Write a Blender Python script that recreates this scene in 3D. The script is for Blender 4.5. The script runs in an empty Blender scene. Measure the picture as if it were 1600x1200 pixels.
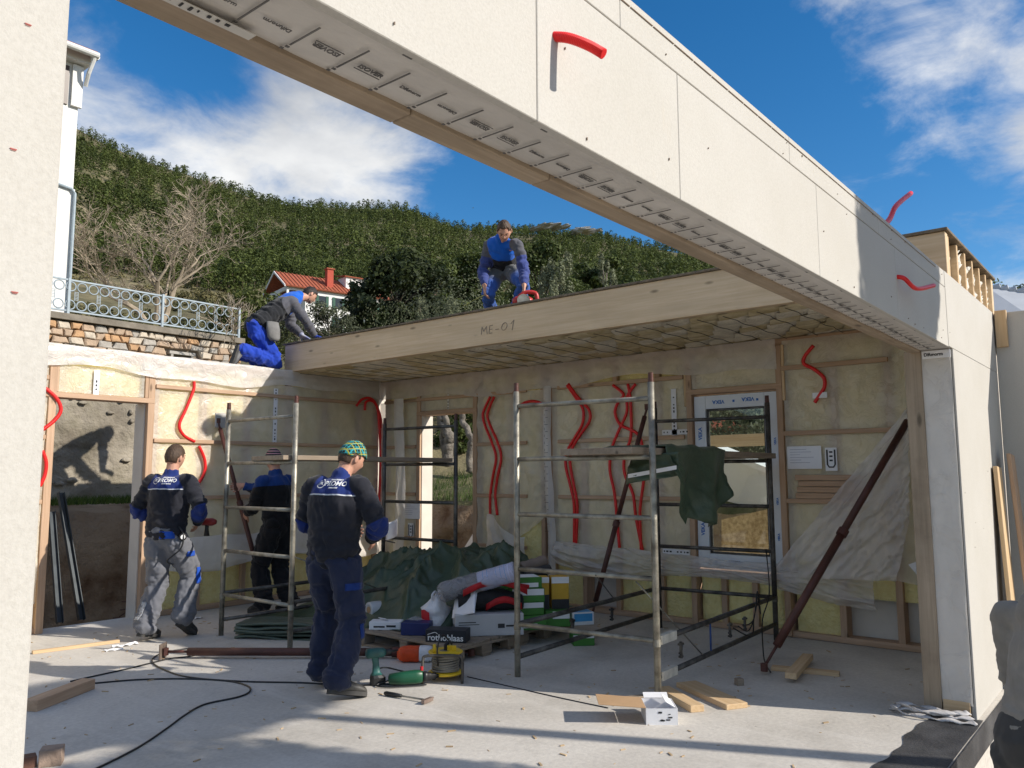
import bpy, bmesh, math, random
import numpy as np
from mathutils import Vector, Matrix, noise as mnoise
from mathutils.bvhtree import BVHTree
random.seed(7); rng = np.random.default_rng(7)
sc = bpy.context.scene; col = sc.collection
# ---------------------------------------------------------------- camera, sky, sun, exposure
F = 1259.0; CAM = np.array([0, 0, 1.58])
_y, _p, _r = [math.radians(a) for a in (39.29, 6.39, -0.237)]
FW = np.array([math.cos(_y)*math.cos(_p), math.sin(_y)*math.cos(_p), math.sin(_p)])
_rt = np.array([math.sin(_y), -math.cos(_y), 0]); _up = np.cross(_rt, FW)
RT = _rt*math.cos(_r)+_up*math.sin(_r); UP = -_rt*math.sin(_r)+_up*math.cos(_r)
cd = bpy.data.cameras.new('camera'); cam = bpy.data.objects.new('camera', cd); col.objects.link(cam)
cd.sensor_width = 36; cd.lens = F/1600*36; cd.clip_start = .05; cd.clip_end = 6000
cam.matrix_world = Matrix(((RT[0], UP[0], -FW[0], 0), (RT[1], UP[1], -FW[1], 0), (RT[2], UP[2], -FW[2], 1.58), (0, 0, 0, 1)))
sc.camera = cam
def at(x, y, ax, v):            # the point of a world plane (axis, value) seen at a photograph pixel
    d = FW*F+RT*(x-800)-UP*(y-600); t = (v-CAM[ax])/d[ax]; return Vector(CAM+d*t)
def PX(x, y, X): return at(x, y, 0, X)
def PY(x, y, Y): return at(x, y, 1, Y)
def PZ(x, y, Z=0.): return at(x, y, 2, Z)
def PD(x, y, dist):             # at a horizontal distance
    d = FW*F+RT*(x-800)-UP*(y-600); d = d/math.hypot(d[0], d[1]); return Vector(CAM+d*dist)
SUN = Vector((.43, -1, .62)).normalized()
sl = bpy.data.lights.new('sun', 'SUN'); sl.energy = 3.15; sl.angle = math.radians(.53); sl.color = (1, .93, .83)
so = bpy.data.objects.new('sun', sl); col.objects.link(so); so.location = (20, -30, 30)
so.rotation_euler = (-SUN).to_track_quat('-Z', 'Y').to_euler()
wd = bpy.data.worlds.new('World'); sc.world = wd; wd.use_nodes = True
def world():
    nt = wd.node_tree; nt.nodes.clear(); N = nt.nodes.new; L = nt.links.new
    def math_(op, a, b=None, c=None):
        n = N('ShaderNodeMath'); n.operation = op
        for i, v in enumerate((a, b, c)):
            if v is None: continue
            if isinstance(v, (int, float)): n.inputs[i].default_value = v
            else: L(v, n.inputs[i])
        return n.outputs[0]
    sky = N('ShaderNodeTexSky'); sky.sky_type = 'NISHITA'; sky.sun_disc = False
    sky.sun_elevation = math.asin(SUN.z); sky.sun_rotation = math.atan2(SUN.x, SUN.y)
    sky.altitude = 200; sky.air_density = 1.0; sky.dust_density = .3; sky.ozone_density = 3.5
    hs = N('ShaderNodeHueSaturation'); hs.inputs['Saturation'].default_value = 1.32; hs.inputs['Value'].default_value = .66
    L(sky.outputs[0], hs.inputs['Color'])
    tc = N('ShaderNodeTexCoord'); sep = N('ShaderNodeSeparateXYZ'); L(tc.outputs['Generated'], sep.inputs[0])
    zz = math_('ADD', math_('MAXIMUM', sep.outputs[2], 0.0), .22)
    cmb = N('ShaderNodeCombineXYZ'); L(math_('DIVIDE', sep.outputs[0], zz), cmb.inputs[0]); L(math_('DIVIDE', sep.outputs[1], zz), cmb.inputs[1])
    def nz(scale, det, rough, off, dist=0.):
        mp = N('ShaderNodeMapping'); L(cmb.outputs[0], mp.inputs[0]); mp.inputs['Location'].default_value = off
        n = N('ShaderNodeTexNoise'); n.inputs['Scale'].default_value = scale; n.inputs['Detail'].default_value = det
        n.inputs['Roughness'].default_value = rough; n.inputs['Distortion'].default_value = dist
        L(mp.outputs[0], n.inputs['Vector']); return n.outputs['Fac']
    big = nz(1.25, 9, .56, (3.1, 1.7, 0), .35); fine = nz(4.5, 8, .62, (7.3, 2.2, 4), .3)
    dens = math_('ADD', math_('MULTIPLY', big, .66), math_('MULTIPLY', fine, .46))
    def lobe(px, py, width, amp):
        d = FW*F+RT*(px-800)-UP*(py-600); d = d/np.linalg.norm(d)
        v = N('ShaderNodeVectorMath'); v.operation = 'DISTANCE'; L(tc.outputs['Generated'], v.inputs[0]); v.inputs[1].default_value = d
        e = math_('POWER', 2.718, math_('MULTIPLY', math_('POWER', math_('DIVIDE', v.outputs['Value'], width), 2.0), -1.0))
        return math_('MULTIPLY', e, amp)
    for a in ((450, 250, .14, .11), (600, 260, .12, .07), (190, 130, .10, -.05), (1390, 150, .16, .03), (1570, 60, .2, -.03), (1500, 290, .12, .0),
              (860, 310, .13, -.22), (345, 75, .07, -.20), (210, 60, .07, -.10), (1010, 60, .13, -.20), (1130, 60, .05, -.10), (1430, 440, .09, -.14), (1050, 330, .1, -.14), (1500, 250, .05, -.12), (1330, 240, .06, -.10), (1590, 340, .06, -.08), (1255, 90, .04, -.10), (780, 260, .05, -.12)):
        dens = math_('ADD', dens, lobe(*a))
    mr = N('ShaderNodeMapRange'); mr.interpolation_type = 'SMOOTHSTEP'; L(dens, mr.inputs[0])
    mr.inputs[1].default_value = .475; mr.inputs[2].default_value = .72
    shade = N('ShaderNodeValToRGB'); L(nz(2.3, 6, .55, (1.3, 6.6, 2)), shade.inputs[0])
    shade.color_ramp.elements[0].position = .33; shade.color_ramp.elements[0].color = (2.5, 2.58, 2.72, 1)
    shade.color_ramp.elements[1].position = .66; shade.color_ramp.elements[1].color = (5.0, 4.95, 4.8, 1)
    mx = N('ShaderNodeMix'); mx.data_type = 'RGBA'; L(math_('MULTIPLY', mr.outputs[0], .93), mx.inputs['Factor'])
    L(hs.outputs[0], mx.inputs['A']); L(shade.outputs[0], mx.inputs['B'])
    bg = N('ShaderNodeBackground'); L(mx.outputs['Result'], bg.inputs['Color']); bg.inputs['Strength'].default_value = .12
    out = N('ShaderNodeOutputWorld'); L(bg.outputs[0], out.inputs['Surface'])
world()
sc.view_settings.view_transform = 'Standard'; sc.view_settings.look = 'None'
sc.view_settings.exposure = 0.88; sc.view_settings.gamma = 1.0; sc.view_settings.use_curve_mapping = False
sc.render.engine = 'CYCLES'; sc.cycles.transparent_max_bounces = 10; sc.cycles.max_bounces = 6; sc.cycles.diffuse_bounces = 4
wd.cycles.sampling_method = 'NONE'
# ---------------------------------------------------------------- helpers
W = {}
def rot_to(A, B, up=(0, 0, 1)):
    x = (Vector(B)-Vector(A)).normalized(); u = Vector(up)
    if abs(x.dot(u)) > .99: u = Vector((0, 1, 0))
    y = u.cross(x).normalized(); z = x.cross(y)
    return Matrix((x, y, z)).transposed().to_4x4()
def link(name, data, mat=None, parent=None, mw=None):
    o = bpy.data.objects.new(name, data); col.objects.link(o)
    mw = mw or Matrix(); W[o] = mw
    if parent is not None:
        o.parent = parent; o.matrix_parent_inverse = W[parent].inverted()
    o.matrix_basis = mw
    if mat is not None and data is not None and len(data.materials) == 0:
        for m in (mat if isinstance(mat, (list, tuple)) else [mat]): data.materials.append(m)
    return o
def tag(o, label, cat, group=None):
    o['label'] = label; o['category'] = cat
    if group: o['group'] = group
    return o
def struct(o, kind='structure'): o['kind'] = kind; return o
def thing(name, label, cat, loc=(0, 0, 0), group=None):
    return tag(link(name, None, mw=Matrix.Translation(Vector(loc))), label, cat, group)
class G:
    def __init__(s): s.v = []; s.f = []; s.mi = []
    def add(s, vs, fs, mi=0):
        k = len(s.v); s.v.extend([tuple(v) for v in vs]); s.f.extend([tuple(i+k for i in f) for f in fs]); s.mi.extend([mi]*len(fs)); return s
    def box(s, a, b, M=None, mi=0):
        x0, y0, z0 = a; x1, y1, z1 = b
        vs = [Vector(p) for p in ((x0,y0,z0),(x1,y0,z0),(x1,y1,z0),(x0,y1,z0),(x0,y0,z1),(x1,y0,z1),(x1,y1,z1),(x0,y1,z1))]
        if M: vs = [M @ v for v in vs]
        return s.add(vs, [(0,3,2,1),(4,5,6,7),(0,1,5,4),(1,2,6,5),(2,3,7,6),(3,0,4,7)], mi)
    def bar(s, A, B, w, h, up=(0, 0, 1), mi=0):
        A = Vector(A); B = Vector(B); M = rot_to(A, B, up); M.translation = A; l = (B-A).length
        return s.box((0, -w/2, -h/2), (l, w/2, h/2), M, mi)
    def loft(s, rings, closed=False, cap=True, mi=0):
        n = len(rings[0]); vs = [p for r in rings for p in r]; fs = []; m = len(rings)
        for i in range(m if closed else m-1):
            for j in range(n):
                a = i*n+j; b = i*n+(j+1) % n; c = ((i+1) % m)*n+(j+1) % n; d = ((i+1) % m)*n+j
                fs.append((a, b, c, d))
        if cap and not closed: fs.append(tuple(range(n))[::-1]); fs.append(tuple((m-1)*n+j for j in range(n)))
        return s.add(vs, fs, mi)
    def tube(s, pts, r, n=8, closed=False, mi=0, cap=True):
        P = [Vector(p) for p in pts]; m = len(P); rs = r if hasattr(r, '__len__') else [r]*m
        rings = []; prev = None
        for i in range(m):
            a = P[(i-1) % m] if (closed or i > 0) else P[i]; b = P[(i+1) % m] if (closed or i < m-1) else P[i]
            t = (b-a); t = t.normalized() if t.length > 1e-9 else Vector((0, 0, 1))
            if prev is None: u = t.orthogonal().normalized()
            else: u = (prev-t*prev.dot(t)); u = u.normalized() if u.length > 1e-6 else t.orthogonal().normalized()
            prev = u; w = t.cross(u)
            rings.append([P[i]+(u*math.cos(2*math.pi*k/n)+w*math.sin(2*math.pi*k/n))*rs[i] for k in range(n)])
        return s.loft(rings, closed, cap, mi)
    def lathe(s, prof, M=None, n=20, mi=0):
        rings = []
        for (r, z) in prof:
            ring = [Vector((max(r, 1e-4)*math.cos(2*math.pi*k/n), max(r, 1e-4)*math.sin(2*math.pi*k/n), z)) for k in range(n)]
            rings.append([M @ p for p in ring] if M else ring)
        return s.loft(rings, mi=mi)
    def sheet(s, fn, nu, nv, mi=0):
        vs = [fn(i/nu, j/nv) for i in range(nu+1) for j in range(nv+1)]
        return s.add(vs, [(i*(nv+1)+j, (i+1)*(nv+1)+j, (i+1)*(nv+1)+j+1, i*(nv+1)+j+1) for i in range(nu) for j in range(nv)], mi)
    def mesh(s, name, smooth=False):
        m = bpy.data.meshes.new(name); m.from_pydata([tuple(v) for v in s.v], [], s.f)
        if any(s.mi): m.polygons.foreach_set('material_index', s.mi)
        if smooth: m.polygons.foreach_set('use_smooth', [True]*len(m.polygons))
        m.update(); return m
    def build(s, name, mat, parent=None, smooth=False, thick=0.):
        o = link(name, s.mesh(name, smooth), mat, parent)
        if name in ('printed_marks', 'symbols', 'small_print', 'staples', 'printed_lines', 'pencil_marks', 'pencil_lettering', 'eyes', 'eyebrows', 'beard'): o['kind'] = 'stuff'
        if thick: md = o.modifiers.new('thickness', 'SOLIDIFY'); md.thickness = thick; md.offset = 0
        return o
_bc = {}
def boxmesh(L, w, h, bev, mat):
    k = (round(L, 3), round(w, 3), round(h, 3), bev, mat.name)
    if k not in _bc:
        bm = bmesh.new(); bmesh.ops.create_cube(bm, size=1)
        for v in bm.verts: v.co = Vector(((v.co.x+.5)*L, v.co.y*w, v.co.z*h))
        if bev: bmesh.ops.bevel(bm, geom=bm.edges[:], offset=min(bev, w*.3, h*.3), segments=1, affect='EDGES')
        m = bpy.data.meshes.new('board'); bm.to_mesh(m); bm.free(); m.materials.append(mat); _bc[k] = m
    return _bc[k]
def piece(name, A, B, w, h, mat, parent=None, up=(0, 0, 1), bev=.003):   # a board from A to B, grain along it
    A = Vector(A); B = Vector(B); M = rot_to(A, B, up); M.translation = A
    return link(name, boxmesh((B-A).length, w, h, bev, mat), None, parent, M)
def pbox(name, a, b, mat, parent=None, bev=.003, axis=None):       # an axis-aligned board
    d = [b[i]-a[i] for i in range(3)]; c = [(a[i]+b[i])/2 for i in range(3)]
    ax = axis if axis is not None else d.index(max(d))
    A = list(c); B = list(c); A[ax] = a[ax]; B[ax] = b[ax]
    if ax == 0: return piece(name, A, B, d[1], d[2], mat, parent, bev=bev)
    if ax == 1: return piece(name, A, B, d[0], d[2], mat, parent, bev=bev)
    return piece(name, A, B, d[0], d[1], mat, parent, up=(0, 1, 0), bev=bev)
def spline(pts, n=6, closed=False):
    P = [Vector(p) for p in pts]; out = []; m = len(P)
    for i in range(m if closed else m-1):
        g = (lambda k: P[k % m]) if closed else (lambda k: P[min(max(k, 0), m-1)])
        p0, p1, p2, p3 = g(i-1), g(i), g(i+1), g(i+2)
        for k in range(n):
            t = k/n
            out.append(.5*((2*p1)+(p2-p0)*t+(2*p0-5*p1+4*p2-p3)*t*t+(3*p1-p0-3*p2+p3)*t**3))
    if not closed: out.append(P[-1])
    return out
tmp = bpy.data.scenes.new('temporary')
def evaluated(o):
    tmp.collection.objects.link(o); vl = tmp.view_layers[0]; vl.update()
    m = bpy.data.meshes.new_from_object(o.evaluated_get(vl.depsgraph)); tmp.collection.objects.unlink(o)
    d = o.data; bpy.data.objects.remove(o)
    return m
def textmesh(s, size, bold=0., shear=0., extrude=.0008):
    c = bpy.data.curves.new('lettering', 'FONT'); c.body = s; c.size = size; c.align_x = 'CENTER'; c.align_y = 'CENTER'
    c.offset = bold; c.shear = shear; c.extrude = extrude; c.resolution_u = 3
    return evaluated(bpy.data.objects.new('lettering', c))
def letters(s, size, at_, xd, yd, mat, parent, bold=0., shear=0., name='lettering'):
    x = Vector(xd).normalized(); y = Vector(yd).normalized(); z = x.cross(y)
    M = Matrix((x, y, z)).transposed().to_4x4(); M.translation = Vector(at_)
    k = ('T', s, size, bold, shear, mat.name)
    if k not in _bc: m = textmesh(s, size, bold, shear); m.materials.clear(); m.materials.append(mat); _bc[k] = m
    return link(name, _bc[k], None, parent, M)
def fbm(p, o=4): return mnoise.fractal(Vector(p), 1.0, 2.0, o)
# ---------------------------------------------------------------- materials
_m = {}
def node_mat(name):
    m = bpy.data.materials.new(name); m.use_nodes = True; nt = m.node_tree; b = nt.nodes['Principled BSDF']; return m, nt, b
def coords(nt, stretch=(1, 1, 1), rnd=True):
    tc = nt.nodes.new('ShaderNodeTexCoord'); v = tc.outputs['Object']
    if rnd:
        oi = nt.nodes.new('ShaderNodeObjectInfo'); ml = nt.nodes.new('ShaderNodeMath'); ml.operation = 'MULTIPLY'; ml.inputs[1].default_value = 53.
        nt.links.new(oi.outputs['Random'], ml.inputs[0]); ad = nt.nodes.new('ShaderNodeVectorMath'); ad.operation = 'ADD'
        nt.links.new(v, ad.inputs[0]); nt.links.new(ml.outputs[0], ad.inputs[1]); v = ad.outputs[0]
    mp = nt.nodes.new('ShaderNodeMapping'); mp.inputs['Scale'].default_value = stretch; nt.links.new(v, mp.inputs[0]); return mp.outputs[0]
def noise_(nt, vec, scale, detail=4, rough=.55, dist=0.):
    n = nt.nodes.new('ShaderNodeTexNoise'); n.inputs['Scale'].default_value = scale; n.inputs['Detail'].default_value = detail
    n.inputs['Roughness'].default_value = rough; n.inputs['Distortion'].default_value = dist; nt.links.new(vec, n.inputs['Vector']); return n.outputs['Fac']
def ramp_(nt, fac, stops):
    r = nt.nodes.new('ShaderNodeValToRGB'); nt.links.new(fac, r.inputs[0]); e = r.color_ramp.elements
    while len(e) < len(stops): e.new(.5)
    for i, (p, c) in enumerate(stops): e[i].position = p; e[i].color = (c[0], c[1], c[2], 1) if hasattr(c, '__len__') else (c, c, c, 1)
    return r.outputs[0]
def mix_(nt, fac, a, b, mode='MIX'):
    n = nt.nodes.new('ShaderNodeMix'); n.data_type = 'RGBA'; n.blend_type = mode
    for v, k in ((fac, 'Factor'), (a, 'A'), (b, 'B')):
        if isinstance(v, (int, float)): n.inputs[k].default_value = v
        elif hasattr(v, '__len__'): n.inputs[k].default_value = (v[0], v[1], v[2], 1)
        else: nt.links.new(v, n.inputs[k])
    return n.outputs['Result']
def bump_(nt, b, h, strength, dist=.01):
    n = nt.nodes.new('ShaderNodeBump'); n.inputs['Strength'].default_value = strength; n.inputs['Distance'].default_value = dist
    nt.links.new(h, n.inputs['Height']); nt.links.new(n.outputs[0], b.inputs['Normal'])
def mat(name, c, rough=.6, var=.15, vs=6., stretch=(1, 1, 1), bump=0., bs=40., bd=.01, metal=0., spec=.4, c2=None, dirt=0., ds=1.3, dc=(.1, .08, .06), rnd=True, detail=5, trans=0.):
    if name in _m: return _m[name]
    m, nt, b = node_mat(name); v = coords(nt, stretch, rnd)
    lo = [x*(1-var) for x in c]; hi = [min(x*(1+var), 1) for x in c] if c2 is None else c2
    colr = ramp_(nt, noise_(nt, v, vs, detail), [(.3, lo), (.7, hi)])
    if dirt: colr = mix_(nt, ramp_(nt, noise_(nt, v, ds, 6, .65), [(.45, 0.), (.75, dirt)]), colr, dc)
    nt.links.new(colr, b.inputs['Base Color']); b.inputs['Roughness'].default_value = rough; b.inputs['Metallic'].default_value = metal
    b.inputs['Specular IOR Level'].default_value = spec
    if bump: bump_(nt, b, noise_(nt, v, bs, 5, .6), bump, bd)
    if trans: b.inputs['Transmission Weight'].default_value = trans
    _m[name] = m; return m
def wood(name, c, c2, rough=.65, dirt=.15, knots=True, dc=(.13, .09, .06)):
    m, nt, b = node_mat(name); v = coords(nt)
    st = nt.nodes.new('ShaderNodeMapping'); st.inputs['Scale'].default_value = (1.1, 26, 26); nt.links.new(v, st.inputs[0])
    g = noise_(nt, st.outputs[0], 1.6, 5, .6, .4)
    st2 = nt.nodes.new('ShaderNodeMapping'); st2.inputs['Scale'].default_value = (.45, 5, 5); nt.links.new(v, st2.inputs[0])
    g2 = noise_(nt, st2.outputs[0], 1.5, 4, .5)
    cc = ramp_(nt, g, [(.32, c), (.68, c2)]); cc = mix_(nt, ramp_(nt, g2, [(.35, 0.), (.7, .45)]), cc, [x*.72 for x in c])
    if knots:
        st3 = nt.nodes.new('ShaderNodeMapping'); st3.inputs['Scale'].default_value = (2.2, 6.5, 6.5); nt.links.new(v, st3.inputs[0])
        vo = nt.nodes.new('ShaderNodeTexVoronoi'); vo.inputs['Scale'].default_value = 1.; nt.links.new(st3.outputs[0], vo.inputs['Vector'])
        cc = mix_(nt, ramp_(nt, vo.outputs['Distance'], [(.05, .85), (.13, 0.)]), cc, [x*.35 for x in c])
    cc = mix_(nt, ramp_(nt, noise_(nt, v, 2.2, 6, .65), [(.5, 0.), (.8, dirt)]), cc, dc)
    nt.links.new(cc, b.inputs['Base Color']); b.inputs['Roughness'].default_value = rough; b.inputs['Specular IOR Level'].default_value = .25
    bump_(nt, b, g, .25, .004); _m[name] = m; return m
def plastic(name, c, opac, wr=.5, rough=.28, bs=7.):     # translucent foil with creases
    m, nt, b = node_mat(name); v = coords(nt)
    n1 = noise_(nt, v, bs, 6, .55, .8); n2 = noise_(nt, v, bs*.35, 3, .5, 1.2)
    nt.links.new(mix_(nt, n2, [x*.88 for x in c], c), b.inputs['Base Color'])
    b.inputs['Roughness'].default_value = rough; b.inputs['Specular IOR Level'].default_value = .55
    vo = nt.nodes.new('ShaderNodeTexVoronoi'); vo.feature = 'DISTANCE_TO_EDGE'; vo.inputs['Scale'].default_value = bs*.6
    ad = nt.nodes.new('ShaderNodeVectorMath'); ad.operation = 'ADD'; nt.links.new(v, ad.inputs[0]); cm = nt.nodes.new('ShaderNodeCombineXYZ')
    for i in range(3): nt.links.new(n1, cm.inputs[i])
    nt.links.new(cm.outputs[0], ad.inputs[1]); nt.links.new(ad.outputs[0], vo.inputs['Vector'])
    h = mix_(nt, .22, n1, ramp_(nt, vo.outputs['Distance'], [(0., 1.), (.12, 0.)])); bump_(nt, b, h, wr, .03)
    tr = nt.nodes.new('ShaderNodeBsdfTransparent'); tl = nt.nodes.new('ShaderNodeBsdfTranslucent'); tl.inputs[0].default_value = (c[0], c[1], c[2], 1)
    m1 = nt.nodes.new('ShaderNodeMixShader'); m1.inputs[0].default_value = .3; nt.links.new(b.outputs[0], m1.inputs[1]); nt.links.new(tl.outputs[0], m1.inputs[2])
    m2 = nt.nodes.new('ShaderNodeMixShader'); nt.links.new(ramp_(nt, n2, [(.3, opac-.1), (.7, opac+.1)]), m2.inputs[0])
    nt.links.new(tr.outputs[0], m2.inputs[1]); nt.links.new(m1.outputs[0], m2.inputs[2]); nt.links.new(m2.outputs[0], nt.nodes['Material Output'].inputs[0])
    _m[name] = m; return m
def facade_mat():
    m, nt, b = node_mat('fibre board'); v = coords(nt)
    sp = ramp_(nt, noise_(nt, v, 150, 3, .7), [(.3, (.455, .435, .40)), (.5, (.49, .47, .432)), (.72, (.515, .495, .46))])
    pat = ramp_(nt, noise_(nt, v, 2.0, 6, .6), [(.35, (.95, .945, .93)), (.65, (1, 1, 1))]); cc = mix_(nt, 1., sp, pat, 'MULTIPLY')
    st = nt.nodes.new('ShaderNodeMapping'); st.inputs['Scale'].default_value = (9, 9, 1.2); nt.links.new(v, st.inputs[0])
    cc = mix_(nt, ramp_(nt, noise_(nt, st.outputs[0], 2.4, 7, .7), [(.62, 0.), (.80, .30)]), cc, (.50, .44, .35))
    nt.links.new(cc, b.inputs['Base Color']); b.inputs['Roughness'].default_value = .82; b.inputs['Specular IOR Level'].default_value = .2
    bump_(nt, b, noise_(nt, v, 120, 4, .7), .25, .004); return m
def floor_mat():
    m, nt, b = node_mat('concrete floor'); v = coords(nt, rnd=False)
    a = ramp_(nt, noise_(nt, v, .8, 7, .62, .6), [(.30, (.44, .41, .365)), (.52, (.56, .525, .475)), (.72, (.64, .605, .55))])
    f = ramp_(nt, noise_(nt, v, 34, 6, .7), [(.3, (.82, .82, .82)), (.7, (1.08, 1.08, 1.07))]); cc = mix_(nt, 1., a, f, 'MULTIPLY')
    st = nt.nodes.new('ShaderNodeMapping'); st.inputs['Scale'].default_value = (1.6, .25, 1); st.inputs['Rotation'].default_value = (0, 0, .5); nt.links.new(v, st.inputs[0])
    cc = mix_(nt, ramp_(nt, noise_(nt, st.outputs[0], 2.6, 6, .6, .8), [(.52, 0.), (.74, .38)]), cc, (.70, .67, .62))
    st = nt.nodes.new('ShaderNodeMapping'); st.inputs['Rotation'].default_value = (0, 0, 1.1); nt.links.new(v, st.inputs[0])
    cc = mix_(nt, ramp_(nt, noise_(nt, st.outputs[0], 1.7, 8, .72, .3), [(.58, 0.), (.76, .42)]), cc, (.21, .195, .175))
    vo = nt.nodes.new('ShaderNodeTexVoronoi'); vo.inputs['Scale'].default_value = 5.; nt.links.new(v, vo.inputs['Vector'])
    cc = mix_(nt, ramp_(nt, vo.outputs['Distance'], [(.02, .6), (.05, 0.)]), cc, (.16, .14, .12))
    nt.links.new(cc, b.inputs['Base Color']); b.inputs['Roughness'].default_value = .8; b.inputs['Specular IOR Level'].default_value = .3
    bump_(nt, b, noise_(nt, v, 45, 7, .7), .3, .006); return m
BOARD = facade_mat(); FLOOR = floor_mat()
STUD = wood('stud wood', (.44, .285, .18), (.58, .40, .27)); PALE = wood('pale spruce', (.56, .38, .21), (.70, .52, .32), dirt=.1)
GLULAM = wood('glulam', (.63, .46, .275), (.76, .585, .39), dirt=.12); GREYW = wood('weathered wood', (.24, .19, .14), (.36, .29, .22), dirt=.5)
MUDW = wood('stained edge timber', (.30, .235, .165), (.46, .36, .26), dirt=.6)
FOIL = plastic('vapour foil', (.98, .92, .80), .64, .65, .19); FOILW = plastic('loose foil', (.92, .88, .83), .80, .55, bs=5.)
FOILG = plastic('hanging foil', (.92, .87, .83), .62, .5, .2, bs=6.)
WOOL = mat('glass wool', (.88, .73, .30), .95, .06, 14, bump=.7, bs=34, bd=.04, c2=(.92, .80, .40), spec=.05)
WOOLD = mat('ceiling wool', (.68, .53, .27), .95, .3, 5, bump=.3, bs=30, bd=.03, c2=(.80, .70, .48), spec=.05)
GYPS = mat('gypsum fibre board', (.64, .585, .51), .85, .08, 3, bump=.1, bs=80)
MEMB = mat('soffit membrane', (.56, .53, .49), .55, .10, 2.2, stretch=(1, 3, 1), bump=.35, bs=4, bd=.03, dirt=.25, ds=3, dc=(.27, .25, .22))
INK = mat('black print', (.035, .035, .037), .6, .1); BLUE = mat('blue print', (.03, .16, .50), .5, .1); WHITE = mat('white paint', (.80, .80, .79), .5, .04)
PAPER = mat('white paper', (.78, .78, .80), .6, .03); RED = mat('red conduit', (.72, .012, .012), .38, .08, 30, spec=.5)
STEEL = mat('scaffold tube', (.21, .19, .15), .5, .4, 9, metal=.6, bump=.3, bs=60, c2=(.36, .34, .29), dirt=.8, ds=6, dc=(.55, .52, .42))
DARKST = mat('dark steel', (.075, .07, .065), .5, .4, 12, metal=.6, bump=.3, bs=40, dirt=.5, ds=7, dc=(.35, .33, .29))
RUST = mat('rust red paint', (.085, .030, .022), .5, .3, 8, bump=.3, bs=60, dirt=.5, ds=3, dc=(.06, .03, .025))
TARP = mat('green tarpaulin', (.045, .072, .044), .42, .22, 2.5, bump=.35, bs=9, bd=.03, spec=.5)
BLACK = mat('black plastic', (.014, .014, .015), .42, .2, spec=.5); BITUM = mat('bitumen membrane', (.035, .035, .038), .6, .35, 7, bump=.5, bs=60, dirt=.5, ds=2, dc=(.16, .16, .16))
CARD = mat('cardboard', (.42, .27, .15), .8, .1, 5); BAGW = mat('white bag', (.72, .72, .74), .4, .06, 4, bump=.8, bs=9, bd=.04)
CONC = mat('raw concrete', (.36, .34, .31), .85, .2, 3, bump=.4, bs=40, dirt=.4, ds=1.5, dc=(.2, .18, .15))
# ---------------------------------------------------------------- ground and hill
def pix_dir(x, y): d = FW*F+RT*(x-800)-UP*(y-600); return math.atan2(d[1], d[0]), d[2]/math.hypot(d[0], d[1])
SKYL = sorted([pix_dir(*p) for p in ((-500, 190), (-200, 110), (60, 152), (115, 190), (300, 264), (430, 302), (560, 312), (640, 318), (720, 346), (850, 352), (950, 358), (1110, 398), (1300, 430), (1480, 445), (1600, 455), (1900, 520), (2400, 600))])
_a = [s[0] for s in SKYL]; _t = [s[1] for s in SKYL]
def sky_tan(th): return float(np.interp(th, _a, _t))
def hill(r, th):
    ts = sky_tan(th); front = float(np.interp(th, [-1.2, -.35, 2.2, 2.9], [0, 1, 1, 0]))
    tt = np.interp(r, [25, 110, 220, 420, 650], [.14, .155, .08+.38*ts, .02+.78*ts, ts-.011])
    z = 1.58+r*float(tt)
    if r < 25: z = -.6+(r-12)/13*(5.08+.6) if r > 12 else -.6
    if r > 650: z = float(np.interp(r, [650, 950, 5000], [1.58+650*(ts-.011), 1.58+650*ts*.75, 0]))
    n = fbm((r*math.cos(th)*.012, r*math.sin(th)*.012, 0), 4)
    z = z*front-.6*(1-front)
    if r > 30: z += n*min((r-30)*.03, 6)*front
    return z
def hz(x, y): return hill(math.hypot(x, y), math.atan2(y, x))
SOIL = mat('dry grass and soil', (.10, .095, .045), .95, .4, .25, bump=.6, bs=3, bd=.2, c2=(.24, .20, .11), dirt=.6, ds=.09, dc=(.055, .075, .022), rnd=False)
rs = [0, 3, 6, 9, 12, 14, 17, 20, 23, 26, 30, 36, 44, 54, 66, 80, 96, 115, 140, 170, 200, 240, 280, 330, 380, 430, 490, 550, 610, 650, 700, 800, 950, 1300, 2000, 3200, 5000]
NT = 150; g = G(); vs = []
for r in rs:
    for k in range(NT):
        th = -math.pi+2*math.pi*k/NT; vs.append((r*math.cos(th), r*math.sin(th), hill(max(r, .01), th)))
g.add(vs, [(i*NT+k, (i+1)*NT+k, (i+1)*NT+(k+1) % NT, i*NT+(k+1) % NT) for i in range(len(rs)-1) for k in range(NT)])
struct(g.build('ground', SOIL, smooth=True))
GRAVEL = mat('pale gravel', (.52, .47, .40), .95, .25, 9, bump=.8, bs=30, bd=.03, rnd=False)
struct(G().sheet(lambda u, v: (-14+24.2*u, -14+24.4*v, -.585+.02*fbm((u*30, v*30, 0), 3)), 60, 60).build('gravel_yard', GRAVEL, smooth=True))
EARTH = mat('cut earth', (.22, .125, .065), .95, .4, 2.2, bump=1., bs=9, bd=.08, c2=(.42, .33, .23), dirt=.6, ds=1.1, dc=(.10, .07, .045), rnd=False)
GRASSY = mat('grassy soil', (.06, .085, .02), .95, .4, 1.8, bump=.8, bs=14, bd=.05, c2=(.20, .17, .085), rnd=False)
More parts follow.
